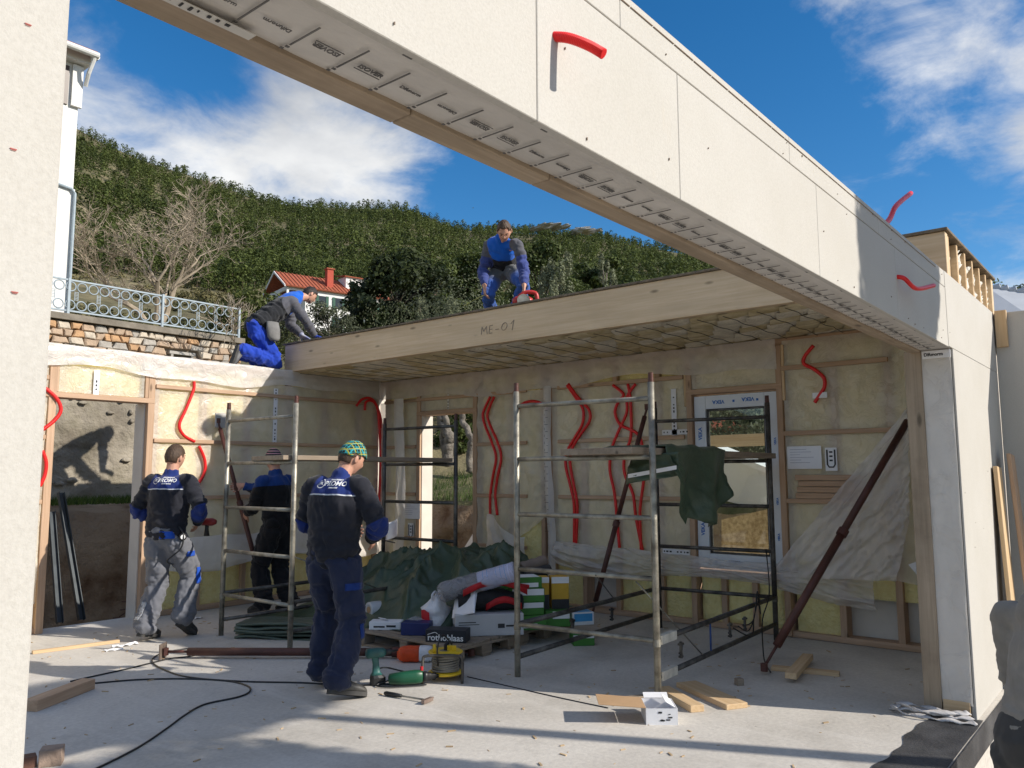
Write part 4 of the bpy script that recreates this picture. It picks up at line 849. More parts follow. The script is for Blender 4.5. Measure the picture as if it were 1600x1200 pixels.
G().tube([c-fy*.15+rx*.14+Vector((0, 0, .02)), c+fy*.16+rx*.1+Vector((0, 0, .02)), c+fy*.16+rx*.1+Vector((0, 0, .2))], .011, 8).build('stand', DARKST, rl, smooth=True)
G().tube([c+Vector((0, 0, .21)), c+Vector((0, 0, .255)), c+Vector((.03, 0, .265))], .014, 8).build('spindle', BLACK, rl); G().lathe([(0, 0), (.014, 0), (.012, .06), (0, .065)], Matrix.Translation(c-fy*.08+rx*-.08+Vector((0, 0, .215))), 10).build('crank_knob', YP, rl, smooth=True)
G().box((-.02, -.03, 0), (.02, .03, .04), Matrix.Translation(c-fy*.02+rx*.05+Vector((0, 0, .215)))).build('socket', YP, rl)
G().tube(spline([c+rx*-.05-fy*.1+Vector((0, 0, .12)), c+rx*-.05-fy*.15+Vector((0, 0, .26)), c+rx*-.02-fy*.05+Vector((0, 0, .34)), c+rx*.05+Vector((0, 0, .26))], 6), .007, 6).build('loose_cable', BLACK, rl, smooth=True)
TEAL = mat('teal tool plastic', (.025, .11, .10), .4, .25, 20, spec=.5); BOSCHG = mat('green tool plastic', (.008, .075, .035), .4, .15, spec=.5)
def xf(o, yaw): return Matrix.Translation(Vector(o)) @ Matrix.Rotation(yaw, 4, 'Z')
dr = thing('cordless_drill', 'teal cordless drill standing on its battery beside the boot', 'drill', PZ(586, 1072)); M = xf(PZ(588, 1070), math.radians(-25))
def sect(M, x, y, z, a, b, n=12, ax='z'):
    out = []
    for k in range(n):
        t = 2*math.pi*k/n; p = math.copysign(abs(math.cos(t))**.6, math.cos(t))*a; q = math.copysign(abs(math.sin(t))**.6, math.sin(t))*b
        out.append(M @ (Vector((x+p, y+q, z)) if ax == 'z' else Vector((x, y+p, z+q))))
    return out
G().loft([sect(M, .01, 0, .0, .06, .036), sect(M, .01, 0, .055, .06, .036), sect(M, 0, 0, .075, .045, .03)]).build('battery', BLACK, dr, smooth=False)
G().loft([sect(M, 0, 0, .075, .045, .032), sect(M, -.002, 0, .095, .03, .022), sect(M, -.006, 0, .15, .024, .02), sect(M, -.012, 0, .2, .026, .021), sect(M, -.015, 0, .215, .04, .026)]).build('handle', TEAL, dr, smooth=True)
G().loft([sect(M, -.085, 0, .235, .02, .022, ax='x'), sect(M, -.075, 0, .235, .033, .036, ax='x'), sect(M, .0, 0, .235, .034, .037, ax='x'), sect(M, .05, 0, .235, .031, .034, ax='x'), sect(M, .065, 0, .235, .024, .024, ax='x')]).build('motor_housing', TEAL, dr, smooth=True)
G().loft([sect(M, .06, 0, .235, .022, .022, ax='x'), sect(M, .10, 0, .235, .022, .022, ax='x'), sect(M, .125, 0, .237, .010, .010, ax='x'), sect(M, .17, 0, .238, .004, .004, ax='x')]).build('chuck', BLACK, dr, smooth=True)
bd = thing('hammer_drill', 'dark green corded drill lying on the floor beside the hammer', 'drill', PZ(650, 1072)); M = xf(PZ(640, 1070), math.radians(-38))
G().loft([sect(M, x, 0, .055+.004*math.sin(x*9), a, b, ax='x') for x, a, b in ((-.16, .02, .02), (-.15, .035, .036), (-.05, .044, .046), (.04, .045, .05), (.09, .04, .045), (.10, .03, .03))]).build('motor_housing', BOSCHG, bd, smooth=True)
G().loft([sect(M, x, 0, .055, a, a, ax='x') for x, a in ((.10, .036), (.13, .036), (.132, .030), (.16, .030), (.162, .024), (.20, .024), (.205, .015), (.22, .012))]).build('chuck', BLACK, bd, smooth=True)
G().lathe([(0, 0), (.012, 0), (.012, .03), (0, .03)], M @ Matrix.Translation((.09, .0, .10)), 10).build('red_switch', mat('red plastic', (.5, .02, .03), .4, .1), bd)
G().loft([sect(M, -.12, .05, .03, .022, .018, ax='x'), sect(M, -.02, .06, .03, .022, .02, ax='x'), sect(M, .03, .05, .035, .018, .018, ax='x')]).build('grip', BLACK, bd, smooth=True)
G().tube(spline([M @ Vector(p) for p in ((-.15, .05, .03), (-.22, .03, .02), (-.28, .08, .05), (-.20, .16, .10), (-.05, .2, .06), (.1, .16, .02), (.2, .08, .01))], 8), .006, 6).build('flex', BLACK, bd, smooth=True)
G().tube(spline([M @ Vector(p) for p in ((-.15, .04, .03), (-.25, .0, .012), (-.18, -.07, .012), (0., -.08, .012), (.12, -.07, .012))], 8), .006, 6).build('flex', BLACK, bd, smooth=True)
hm = thing('hammer', 'small hammer with dark handle lying on the lit floor', 'hammer', PZ(635, 1090)); a = PZ(601, 1083, .018); b = PZ(668, 1094, .02)
d_ = (b-a).normalized(); G().tube([a, a+d_*.02, a+d_*.09, a+d_*.15], [.012, .017, .016, .013], 8).build('grip', BLACK, hm, smooth=True); G().tube([a+d_*.15, b-d_*.01], .007, 6).build('shaft', STEEL, hm)
s_ = Vector((-d_.y, d_.x, 0)); G().bar(b-s_*.055, b+s_*.05, .026, .024).build('head', mat('bare steel', (.32, .24, .20), .45, .3, metal=.5), hm); G().bar(b+s_*.05, b+s_*.075-d_*.012, .02, .010).build('peen', mat('bare steel', (.32, .24, .20), .45, .3), hm)
# cables on the floor
def cable(label, pts, r=.0065, m=BLACK): return tag(G().tube([p+Vector((0, 0, r)) for p in spline([PZ(x, y) for x, y in pts], 10)], r, 6).build('cable', m, smooth=True), label, 'cable')
cable('black cable snaking across the floor towards the bottom edge', ((650, 1068), (560, 1072), (470, 1068), (380, 1066), (300, 1060), (262, 1050), (238, 1036), (248, 1024), (290, 1015), (318, 1018), (300, 1026), (262, 1031), (200, 1046), (150, 1057), (110, 1066)))
cable('black cable with a wide bend in the lower left of the floor', ((145, 1069), (220, 1063), (300, 1062), (360, 1066), (388, 1074), (389, 1083), (370, 1091), (320, 1102), (290, 1118), (260, 1140), (215, 1170), (150, 1203), (110, 1220)))
cable('thin black strand standing in for a shadow line from the cable reel past the scaffold leg', ((730, 1058), (800, 1074), (870, 1090), (950, 1107)), .004)  # thin black tube laid in place of a shadow line on the floor
# boards and scraps on the floor
def fboard(name, label, a, b, w, h, m, z=0., cat='board', up=(0, 0, 1)):
    A = PZ(*a); B = PZ(*b); A.z = B.z = z+h/2; return tag(piece(name, A, B, w, h, m, None, up), label, cat)
fboard('timber_board', 'grey-brown beam lying at the foot of the near pier', (46, 1112), (138, 1076), .11, .075, STUD)
fboard('timber_batten', 'thin pale batten on the floor near the doorway', (50, 1022), (186, 1004), .045, .028, PALE)
fboard('timber_board', 'long board of the cross lying near the slanting prop', (1206, 1046), (1312, 1056), .09, .03, PALE)
fboard('timber_board', 'short board laid across another near the slanting prop', (1236, 1068), (1263, 1036), .085, .045, PALE, .032)
fboard('timber_board', 'wide pale board under the leg of the large scaffold', (1072, 1072), (1152, 1108), .17, .035, PALE)
fboard('timber_board', 'split pale board beside the open carton', (1036, 1082), (1090, 1113), .10, .045, PALE)
fboard('timber_scrap', 'small wood offcut on the floor under the scaffold', (1150, 1071), (1160, 1070), .05, .05, GREYW, cat='offcut')
fboard('wood_chip', 'thin bark strip behind the open carton', (978, 1094), (1012, 1090), .06, .02, GREYW, cat='offcut')
fboard('brick_piece', 'broken mortar block at the lower left corner', (62, 1196), (98, 1192), .10, .09, mat('mortar', (.30, .22, .17), .9, .4, 9, bump=.8, bs=30), cat='rubble')
fboard('brick_piece', 'dark rubble chunk beside the near pier at the bottom', (34, 1200), (56, 1196), .08, .06, mat('dark brick', (.14, .07, .05), .9, .4, 9, bump=.8, bs=30), cat='rubble')
for i, (x, y) in enumerate(((178, 1013), (192, 1010), (166, 1019))):
    p = PZ(x, y); tag(G().sheet(lambda u, v: p+Vector((.14*u, .05*v-.03*u, .004+.03*abs(fbm((u*2, v*2, i), 3)))), 6, 4).build('paper_scrap', PAPER, thick=.001), ['torn white paper scrap by the thin batten', 'right piece of torn white paper by the batten', 'smallest torn paper piece left by the batten'][i], 'scrap')
p = PZ(305, 968); tag(G().sheet(lambda u, v: p+Vector((.10*u, .07*v, .004+.02*abs(fbm((u*2, v*2, 9), 3)))), 5, 4).build('paper_scrap', PAPER, thick=.001), 'white scrap on the floor behind the walking worker', 'scrap')
ob = thing('open_carton', 'open white carton with raised brown flap in the sun', 'carton', (4.68, 2.68, 0)); M = xf(PZ(1030, 1124), math.radians(-52)); L, D, H, w = .20, .24, .10, .004
WC = mat('white carton', (.74, .74, .76), .6, .05)
for nm, a, b in (('side', (-L/2, -D/2, 0), (L/2, -D/2+w, H)), ('side', (-L/2, D/2-w, 0), (L/2, D/2, H)), ('end', (-L/2, -D/2+w, 0), (-L/2+w, D/2-w, H)), ('end', (L/2-w, -D/2+w, 0), (L/2, D/2-w, H)), ('bottom', (-L/2+w, -D/2+w, 0), (L/2-w, D/2-w, w))): G().box(a, b, M).build(nm, WC, ob)
G().box((-.30, -.12, 0), (0, .12, .004), M @ Matrix.Translation((-L/2, 0, H+.002)) @ Matrix.Rotation(math.radians(4), 4, 'Y')).build('flap', CARD, ob)
G().box((0, -.10, 0), (.07, .10, .003), M @ Matrix.Translation((L/2-.01, 0, H+.002)) @ Matrix.Rotation(math.radians(-150), 4, 'Y')).build('flap', WC, ob)
G().box((-.08, 0, 0), (.08, .06, .003), M @ Matrix.Translation((0, D/2, H+.002)) @ Matrix.Rotation(math.radians(20), 4, 'X')).build('flap', WC, ob)
g = G()
for i in range(8): x = -.03+random.uniform(0, .09); z = random.uniform(.02, .075); g.box((x, -D/2-.002, z), (x+random.uniform(.006, .03), -D/2-.001, z+random.uniform(.004, .012)), M)
g.build('printed_marks', INK, ob)
st = thing('lifting_strap', 'dirty white lifting strap coiled at the foot of the column', 'strap', (5.8, 1.4, 0))
WEB = mat('dirty webbing', (.52, .50, .49), .8, .25, 12, bump=.3)
for k in range(3):
    P = spline([PZ(1395+3*k, 1113+k*3), PZ(1420, 1121-k*4), PZ(1460, 1128-k*3), PZ(1500, 1134-k*2), PZ(1528-4*k, 1136-k*3), PZ(1500, 1128+k), PZ(1450, 1118+k*4), PZ(1405, 1110+k*2)], 7)
    G().loft([[p+Vector((0, 0, .006+.018*k+.01*abs(math.sin(i*.6+k)))), p+Vector((0, 0, .010+.018*k+.01*abs(math.sin(i*.6+k)))), p+Vector((.012, .03, .016+.018*k+.02*abs(math.sin(i*.4+k)))), p+Vector((.012, .03, .012+.018*k+.02*abs(math.sin(i*.4+k))))] for i, p in enumerate(P)]).build('webbing_turn', WEB, st, smooth=True)
# things in the doorway and outside
for i, (a, b) in enumerate((((92, 985), (80, 800)), ((126, 978), (94, 770)))):
    A = PY(*a, 9.5); A.z = 0; B = PY(*b, 10.15)
    t = thing('steel_channel', ['dark steel channel leaning outside the doorway, left one', 'dark steel channel leaning outside the doorway, right one'][i], 'channel', A)
    g = G(); g.bar(A, B, .07, .012); g.bar(A+Vector((.03, -.02, 0)), B+Vector((.03, -.02, 0)), .008, .05); g.bar(A+Vector((-.03, -.02, 0)), B+Vector((-.03, -.02, 0)), .008, .05); g.build('profile', mat('blue grey steel', (.055, .065, .072), .6, .3, metal=.3), t)
for i, (a, b) in enumerate((((186, 964), (222, 940)), ((190, 940), (222, 938)), ((188, 953), (222, 950)), ((176, 966), (214, 964)))):
    tag(G().tube([PY(*a, 9.6), PY(*b, 9.45)], .006, 6).build('rebar', RUST), ['rusty slanting rebar end by the door post', 'upper rusty rebar end by the door post', 'middle rusty rebar end by the door post', 'lowest rusty rebar end by the door post'][i], 'rebar')
fb = tag(G().add([Vector((8.75, 6.4, .35)), Vector((8.75, 8.2, .35)), Vector((9.35, 8.2, .95)), Vector((9.35, 6.9, 1.35))], [(0, 1, 2, 3)]).build('leaning_board', GYPS, thick=.02), 'pale board leaning outside the tall opening', 'board')
for i in range(2):
    A = Vector((7.1+.22*i, .98-.12*i, -.62)); B = Vector((7.25+.25*i, 1.07-.06*i, 1.62+.1*i)); tag(piece('plank', A, B, .20, .03, STUD if i else PALE, None, up=(0, 1, 0)), ['pale plank leaning against the column near the right edge', 'brown plank leaning behind the pale one near the right edge'][i], 'plank')
# ---------------------------------------------------------------- vegetation helpers
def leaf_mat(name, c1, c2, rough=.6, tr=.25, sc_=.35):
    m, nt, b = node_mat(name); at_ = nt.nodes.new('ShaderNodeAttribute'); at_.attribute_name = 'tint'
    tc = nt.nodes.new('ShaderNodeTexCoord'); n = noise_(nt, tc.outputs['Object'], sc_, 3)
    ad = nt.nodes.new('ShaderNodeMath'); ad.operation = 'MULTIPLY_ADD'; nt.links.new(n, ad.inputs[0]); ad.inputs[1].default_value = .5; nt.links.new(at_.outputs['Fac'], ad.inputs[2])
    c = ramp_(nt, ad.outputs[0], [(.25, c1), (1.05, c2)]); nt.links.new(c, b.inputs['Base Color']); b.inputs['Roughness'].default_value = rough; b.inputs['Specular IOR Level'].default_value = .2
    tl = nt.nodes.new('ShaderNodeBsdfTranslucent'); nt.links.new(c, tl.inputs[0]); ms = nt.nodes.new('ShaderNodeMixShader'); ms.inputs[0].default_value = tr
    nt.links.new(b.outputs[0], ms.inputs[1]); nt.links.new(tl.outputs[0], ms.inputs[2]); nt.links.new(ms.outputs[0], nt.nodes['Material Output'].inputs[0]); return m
PINE = leaf_mat('pine foliage', (.022, .036, .009), (.125, .155, .040)); DPINE = leaf_mat('dark pine foliage', (.014, .022, .008), (.075, .095, .028), sc_=.8)
OLIVE = leaf_mat('olive foliage', (.055, .065, .035), (.24, .26, .16), sc_=2.); SCRUB = leaf_mat('scrub foliage', (.035, .045, .014), (.19, .165, .075), sc_=.12)
BUSH = leaf_mat('bush foliage', (.03, .05, .012), (.15, .17, .05), sc_=2.); GRASS = leaf_mat('grass blades', (.02, .05, .008), (.09, .14, .025), sc_=2.)
BARK = mat('bark', (.085, .062, .045), .9, .4, 5, stretch=(1, 1, .25), bump=.8, bs=12, bd=.04); TWIG = mat('bare twigs', (.34, .28, .21), .85, .25, 3); OBARK = mat('olive bark', (.16, .14, .115), .9, .5, 6, bump=1., bs=9, bd=.06)
def quads(name, cen, nor, size, tint, m, parent=None, aspect=1.0, mw=None):
    """many small leaf-clump faces, one quad each"""
    cen = np.asarray(cen, np.float32); nor = np.asarray(nor, np.float32); n = len(cen); nor /= np.linalg.norm(nor, axis=1, keepdims=True)+1e-9
    ref = rng.normal(size=(n, 3)).astype(np.float32); u = np.cross(nor, ref); u /= np.linalg.norm(u, axis=1, keepdims=True)+1e-9; w = np.cross(nor, u)
    s = (np.asarray(size, np.float32)*np.ones(n))[:, None]
    k = rng.uniform(.6, 1.2, (n, 4, 1)).astype(np.float32)
    V = np.stack([cen-u*s*k[:, 0], cen-w*s*k[:, 1]*aspect, cen+u*s*k[:, 2], cen+w*s*k[:, 3]*aspect], 1).reshape(-1, 3)
    me = bpy.data.meshes.new(name); me.vertices.add(4*n); me.vertices.foreach_set('co', V.ravel()); me.loops.add(4*n); me.loops.foreach_set('vertex_index', np.arange(4*n, dtype=np.int32))
    me.polygons.add(n); me.polygons.foreach_set('loop_start', np.arange(0, 4*n, 4, dtype=np.int32)); me.polygons.foreach_set('loop_total', np.full(n, 4, np.int32))
    a = me.attributes.new('tint', 'FLOAT', 'POINT'); a.data.foreach_set('value', np.repeat(np.asarray(tint, np.float32)*np.ones(n, np.float32), 4)); me.update(calc_edges=True)
    return link(name, me, m, parent, mw)
def conifers(P, H, N, spread=.28):
    """crown faces of many pines at once"""
    n = len(P); T = rng.uniform(.10, 1, (n, N))**.85; ang = rng.uniform(0, 2*np.pi, (n, N)); lob = 1+.25*np.sin(ang*3+rng.uniform(0, 6, (n, 1)))+.2*np.sin(T*17+ang)
    R = (H[:, None]*spread*rng.uniform(.8, 1.3, (n, 1)))*np.sqrt(np.clip(1-((T-.42)/.60)**2, 0, 1))*lob*rng.uniform(.5, 1.0, (n, N))
    x = P[:, 0, None]+R*np.cos(ang); y = P[:, 1, None]+R*np.sin(ang); z = P[:, 2, None]+H[:, None]*T
    C = np.stack([x, y, z], -1).reshape(-1, 3); Nn = np.stack([np.cos(ang), np.sin(ang), .35+.9*T], -1).reshape(-1, 3)+rng.normal(0, .45, (n*N, 3))
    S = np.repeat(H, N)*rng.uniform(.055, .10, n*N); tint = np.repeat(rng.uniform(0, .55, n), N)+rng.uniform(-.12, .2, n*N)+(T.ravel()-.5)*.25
    return C, Nn, S, tint
# ---------------------------------------------------------------- forest on the hillside
th0, th1 = pix_dir(-150, 400)[0], pix_dir(1750, 400)[0]; pts = []; hs_ = []
for i in range(12500):
    r = math.sqrt(random.uniform(200**2, 690**2)) if random.random() < .8 else random.uniform(200, 420); th = random.uniform(th1, th0)
    x = r*math.cos(th); y = r*math.sin(th)
    edge = 215+40*fbm((th*6, 0, 3), 3)+max(0, (th-.95))*-40
    if r < edge: continue
    pts.append((x, y, hill(r, th)-.3)); hs_.append(random.uniform(5.5, 8.6)+(2.5 if random.random() < .06 else 0))
P_ = np.array(pts); H_ = np.array(hs_); near = np.hypot(P_[:, 0], P_[:, 1]) < 330
A_ = conifers(P_[near], H_[near], 250); B_ = conifers(P_[~near], H_[~near], 66)
C_, N_, S_, T_ = [np.concatenate([a, b]) for a, b in zip(A_, B_)]
S_ = np.where(np.arange(len(S_)) < len(A_[2]), S_*.44, S_*.74)
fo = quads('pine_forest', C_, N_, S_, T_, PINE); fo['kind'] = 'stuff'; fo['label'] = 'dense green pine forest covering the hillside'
g = G()
for p, h in zip(P_[near][::1], H_[near]):
    if math.hypot(p[0], p[1]) < 275: g.tube([(p[0], p[1], p[2]-.5), (p[0], p[1], p[2]+h*.5)], [.16, .08], 4)
o = g.build('pine_trunks', BARK); o['kind'] = 'stuff'; o['label'] = 'thin pine trunks along the lower forest edge'
# pale rocks at the ridge
ROCK = mat('pale limestone', (.50, .47, .42), .9, .2, 1., bump=.8, bs=2, bd=.3)
def blob(c, sx, sy, sz, sd, n=12, amp=.35):
    rings = []
    for i in range(1, n):
        ph = math.pi*i/n; ring = []
        for k in range(14):
            a = 2*math.pi*k/14; d = Vector((math.sin(ph)*math.cos(a), math.sin(ph)*math.sin(a), math.cos(ph))); q = 1+amp*fbm(d*1.6+Vector((sd, 0, 0)), 4); ring.append(Vector(c)+Vector((d.x*sx*q, d.y*sy*q, d.z*sz*q)))
        rings.append(ring)
    return G().loft(rings)
for i, (x, y, d, w, h) in enumerate(((848, 352, 560, 3.4, 1.6), (876, 353, 560, 3.0, 1.3), (905, 357, 560, 3.2, 2), (925, 359, 560, 2.5, 1.4), (862, 351, 560, 3, 1.2))):
    tag(blob(PD(x, y, d)-Vector((0, 0, h*.8)), w, 8, h, i*3., amp=.8).build('rock_outcrop', ROCK), ['pale wide rock outcrop on the ridge above the bending worker', 'second pale rock ledge on the ridge, right of the widest', 'small white rock below the ridge on the right', 'smallest white rock on the right of the ridge', 'pale rock just under the ridge ledge'][i], 'rock', 'pale rocks on the ridge')
# ---------------------------------------------------------------- scrub on the slope
def bushes(P, R, N, m, name, aspect=1.):
    n = len(P); d = rng.normal(size=(n, N, 3)); d /= np.linalg.norm(d, axis=2, keepdims=True); d[:, :, 2] = np.abs(d[:, :, 2]); q = rng.uniform(.55, 1.05, (n, N, 1))
    C = P[:, None, :]+d*q*R[:, None, None]*np.array([1, 1, .85]); Nn = (d+rng.normal(0, .5, d.shape)).reshape(-1, 3)
    return quads(name, C.reshape(-1, 3), Nn, np.repeat(R, N)*rng.uniform(.10, .19, n*N), np.repeat(rng.uniform(0, .7, n), N)+rng.uniform(-.12, .15, n*N), m, aspect=aspect)
pts = []; R_ = []
for i in range(2600):
    r = 30+190*random.random()**.8; th = random.uniform(th1, th0); x = r*math.cos(th); y = r*math.sin(th); pts.append((x, y, hill(r, th))); R_.append(random.uniform(.35, 1.15)*(1+r/200))
o = bushes(np.array(pts), np.array(R_), 90, SCRUB, 'hillside_scrub'); o['kind'] = 'stuff'; o['label'] = 'olive and brown scrub on the slope below the forest'
# ---------------------------------------------------------------- single trees
def limb(g, p, d, L, r, depth, spread, leafs, up=.12):
    q = Vector(p); pts = [q.copy()]; rs_ = [r]; n = 4
    for i in range(n):
        d = (d+Vector((random.gauss(0, .16), random.gauss(0, .16), random.gauss(up*.4, .12)))).normalized(); q = q+d*L/n; pts.append(q.copy()); rs_.append(max(r*(1-.42*(i+1)/n), .0055))
    g.tube(pts, rs_, 6 if r > .03 else 3, cap=False)
    if depth == 0: leafs.append((q.copy(), d.copy())); return
    for k in range(random.choice((2, 3, 3))):
        dd = (d+Vector((random.gauss(0, spread), random.gauss(0, spread), random.gauss(up, spread*.6)))).normalized(); limb(g, q, dd, L*random.uniform(.6, .85), rs_[-1]*.85, depth-1, spread, leafs, up)
    if depth > 1: limb(g, pts[2], (d+Vector((random.gauss(0, .7), random.gauss(0, .7), .2))).normalized(), L*.6, rs_[2]*.55, depth-2, spread, leafs, up)
def ground_pt(x, d): th = pix_dir(x, 500)[0]; return Vector((d*math.cos(th), d*math.sin(th), hill(d, th)))
def bare_tree(label, base, h, depth=6, seed=1, trunks=3, r0=.10, spread=.5):
    random.seed(seed); t = thing('bare_tree', label, 'tree', base); lf = []
    for k in range(trunks):
        g = G(); a = k*2.3; limb(g, Vector(base)+Vector((.25*math.cos(a), .25*math.sin(a), -.2)), Vector((.75*math.cos(a), .75*math.sin(a), 1)).normalized(), h*.24, r0, depth, spread, lf, .05); g.build('branching_stem', TWIG, t)
bare_tree('leafless brown fig tree behind the terrace railing', PD(240, 490, 25), 4.9, 6, 5, 4, .09, .58)
random.seed(21)
t = thing('bare_shrub', 'leafless grey shrub at the right end of the terrace railing', 'shrub', PD(362, 540, 20.0)); lf = []; g = G()
for k in range(5): limb(g, PD(362, 545, 20.0)+Vector((.1*k-.2, 0, 0)), Vector((random.gauss(0, .4), random.gauss(0, .3), 1)).normalized(), .5, .014, 3, .5, lf)
g.build('branching_stem', TWIG, t)
def foliage_tree(name, label, base, top_z, width, m, leaf, n, bark=BARK, seed=1, shape='round', cat='tree', low=.2, group=None, tint=.3):
    random.seed(seed); base = Vector(base); h = top_z-base.z; t = thing(name, label, cat, base, group); g = G(); q = base.copy(); pts = [q+Vector((0, 0, -.3))]
    lean = Vector((random.gauss(0, .05), random.gauss(0, .05), 0))
    for i in range(6): q = q+Vector((0, 0, h*.14))+lean*h*.14; pts.append(q.copy())
    r0 = h*.022; g.tube(pts, [r0*1.25, r0, r0*.9, r0*.8, r0*.65, r0*.5, r0*.3], 7)
    cl = []
    nc = 26 if shape != 'sprig' else 16
    for i in range(nc):
        f = low+(1-low)*(i+.5)/nc; a = random.uniform(0, 6.28)
        if shape == 'cone': rr = width*.5*(1-f)**.6*random.uniform(.55, 1.)
        elif shape == 'sprig': rr = width*.5*random.uniform(.2, 1)*(1.1-f*.6)
        else: rr = width*.5*math.sqrt(max(0, 1-((f-.5-low*.4)/.56)**2))*random.uniform(.35, 1.)
        c = base+Vector((rr*math.cos(a), rr*math.sin(a), f*h))+lean*f*h; s = base+lean*f*h*.7+Vector((0, 0, max(.1, f-.22)*h*.8)); g.tube([s, s.lerp(c, .6)+Vector((0, 0, .02*h)), c], [h*.007, h*.005, h*.002], 4, cap=False)
        cl.append((c, width*random.uniform(.13, .22)))
    g.build('trunk', bark, t)
    k = n//nc; C = []; N_ = []; T = []
    for c, r in cl:
        d = rng.normal(size=(k, 3)); d /= np.linalg.norm(d, axis=1, keepdims=True); q = rng.uniform(.3, 1.05, (k, 1))**.6; sc3 = np.array([1, 1, .75]) if shape != 'sprig' else np.array([.55, .55, 1.7])
        C.append(np.array(c)+d*q*r*sc3); N_.append(d+rng.normal(0, .55, d.shape)+np.array([0, 0, .3])); T.append(np.full(k, tint+random.uniform(-.15, .2))+rng.uniform(-.12, .12, k))
    quads('crown', np.concatenate(C), np.concatenate(N_), leaf, np.concatenate(T), m, t, aspect=.45 if shape == 'sprig' else .7); return t
def top(x, y, d): return PD(x, y, d).z
foliage_tree('pine_tree', 'large dark pine right of the red-roofed villa', ground_pt(622, 58), top(622, 396, 58), 6.6, DPINE, .20, 9000, seed=3, low=.12, tint=.15)
foliage_tree('pine_tree', 'lighter green pine on the right flank of the dark one', ground_pt(680, 62), top(680, 412, 62), 4.6, PINE, .20, 5200, seed=4, low=.1, tint=.45)
foliage_tree('pine_tree', 'pine behind the bending worker, left of him', ground_pt(733, 70), top(733, 405, 70), 4.6, PINE, .22, 4200, seed=5, low=.1, tint=.25)
foliage_tree('pine_tree', 'thin pine standing in front of the villa corner', ground_pt(556, 90), top(556, 440, 90), 3.4, DPINE, .22, 900, seed=6, low=.55, tint=.1)
foliage_tree('pine_tree', 'pine to the right of the bending worker', ground_pt(850, 75), top(850, 385, 75), 6.0, PINE, .24, 4600, seed=7, low=.1, tint=.3)
foliage_tree('pine_tree', 'low pine behind the right olive sprigs', ground_pt(960, 80), top(960, 405, 80), 6.5, PINE, .24, 4200, seed=8, low=.1, tint=.2)
foliage_tree('pine_tree', 'dark rounded pine between villa and large pine, lower', ground_pt(590, 50), top(590, 468, 50), 3.6, DPINE, .18, 2600, seed=9, low=.05, tint=.1)
foliage_tree('bush', 'yellow-green bush below the railing end, left of the kneeling worker', ground_pt(400, 34), top(400, 462, 34), 3.4, BUSH, .09, 5200, seed=10, low=.02, cat='bush', tint=.5)
foliage_tree('olive_tree', 'grey-green olive bush right of the kneeling worker', PD(515, 560, 22), top(515, 480, 22), 1.7, OLIVE, .035, 6500, OBARK, 11, low=.05, tint=.05)
foliage_tree('olive_tree', 'olive bush directly behind the kneeling worker', PD(470, 570, 21), top(470, 490, 21), 1.5, OLIVE, .035, 3000, OBARK, 12, low=.05, tint=.05)
for i, (x, yt, d, w, lab) in enumerate(((872, 412, 20, 1.25, 'widest silvery olive top behind the roof panel, right of the bending worker'), (948, 404, 20, .7, 'narrow silvery olive top farthest right behind the roof panel'), (760, 408, 20, .6, 'olive sprigs behind the bending worker'), (658, 470, 20, .6, 'low olive sprigs above the pencilled beam, left'), (705, 472, 20, .7, 'low olive sprigs just left of the bending worker'))):
    foliage_tree('olive_tree', lab, PD(x, 545, d), top(x, yt, d), w, OLIVE, .042, int(3000*w/.7), OBARK, 30+i, 'sprig', low=.25, tint=.6)
# olive trees outside the tall opening
for i, (x0, y0, x1, y1, dx) in enumerate(((700, 700, 690, 640, 12.6), (734, 708, 722, 630, 12.3))):
    b = PX(x0, y0, dx); t = thing('olive_tree', ['gnarled olive trunk seen left in the tall opening', 'slim olive trunk seen right in the tall opening'][i], 'tree', b); g = G(); c = PX(x1, y1, dx)
    P = spline([b+Vector((0, 0, -.4)), b, b.lerp(c, .3)+Vector((0, -.10, 0)), b.lerp(c, .65)+Vector((.0, .06, 0)), c, c+Vector((.1, .25, .8)), c+Vector((.3, .3, 1.7))], 5); g.tube([p+Vector((.015*math.sin(k*2.1), .02*math.cos(k*1.7), 0)) for k, p in enumerate(P)], [(.115 if i == 0 else .07)*(1.15-.5*k/len(P)) for k in range(len(P))], 10)
    if i == 0: g.tube(spline([b+Vector((.1, .15, -.2)), b+Vector((.05, .22, .25)), b+Vector((0, .05, .6)), c+Vector((0, .35, .3))], 5), .07, 7)
    g.build('trunk', OBARK, t, smooth=True)
    top_ = c+Vector((.3, .3, 1.9)); d = rng.normal(size=(2600, 3)); quads('crown', np.array(top_)+d*np.array([.9, 1.0, .55]), d, .035, rng.uniform(0, .5, 2600), OLIVE, t, aspect=.45)
foliage_tree('bush', 'green bush beyond the olive trunks in the tall opening', (17.5, 15.8, 2.9), 5.0, 4.5, BUSH, .07, 4200, seed=41, low=.0, cat='bush', tint=.3)
for k, (x_, y_, z_) in enumerate(((14.6, 13.2, 2.3), (15.8, 14.6, 2.6), (13.6, 12.6, 2.0))): foliage_tree('bush', ['dark green bush on the bank between the olive trunks', 'green bush behind the olive trunks on the bank', 'low bush at the foot of the olive trunks'][k], (x_, y_, z_), z_+[1.5, 2.2, .6][k], [2.2, 3., 1.2][k], BUSH, .05, 3000, seed=60+k, low=.0, cat='bush', tint=.2)
foliage_tree('bush', 'leafy bush outside the window pane', (12.9, 5.5, 1.9), 3.1, 2.2, OLIVE, .045, 3200, seed=42, low=.0, cat='bush', tint=.15)
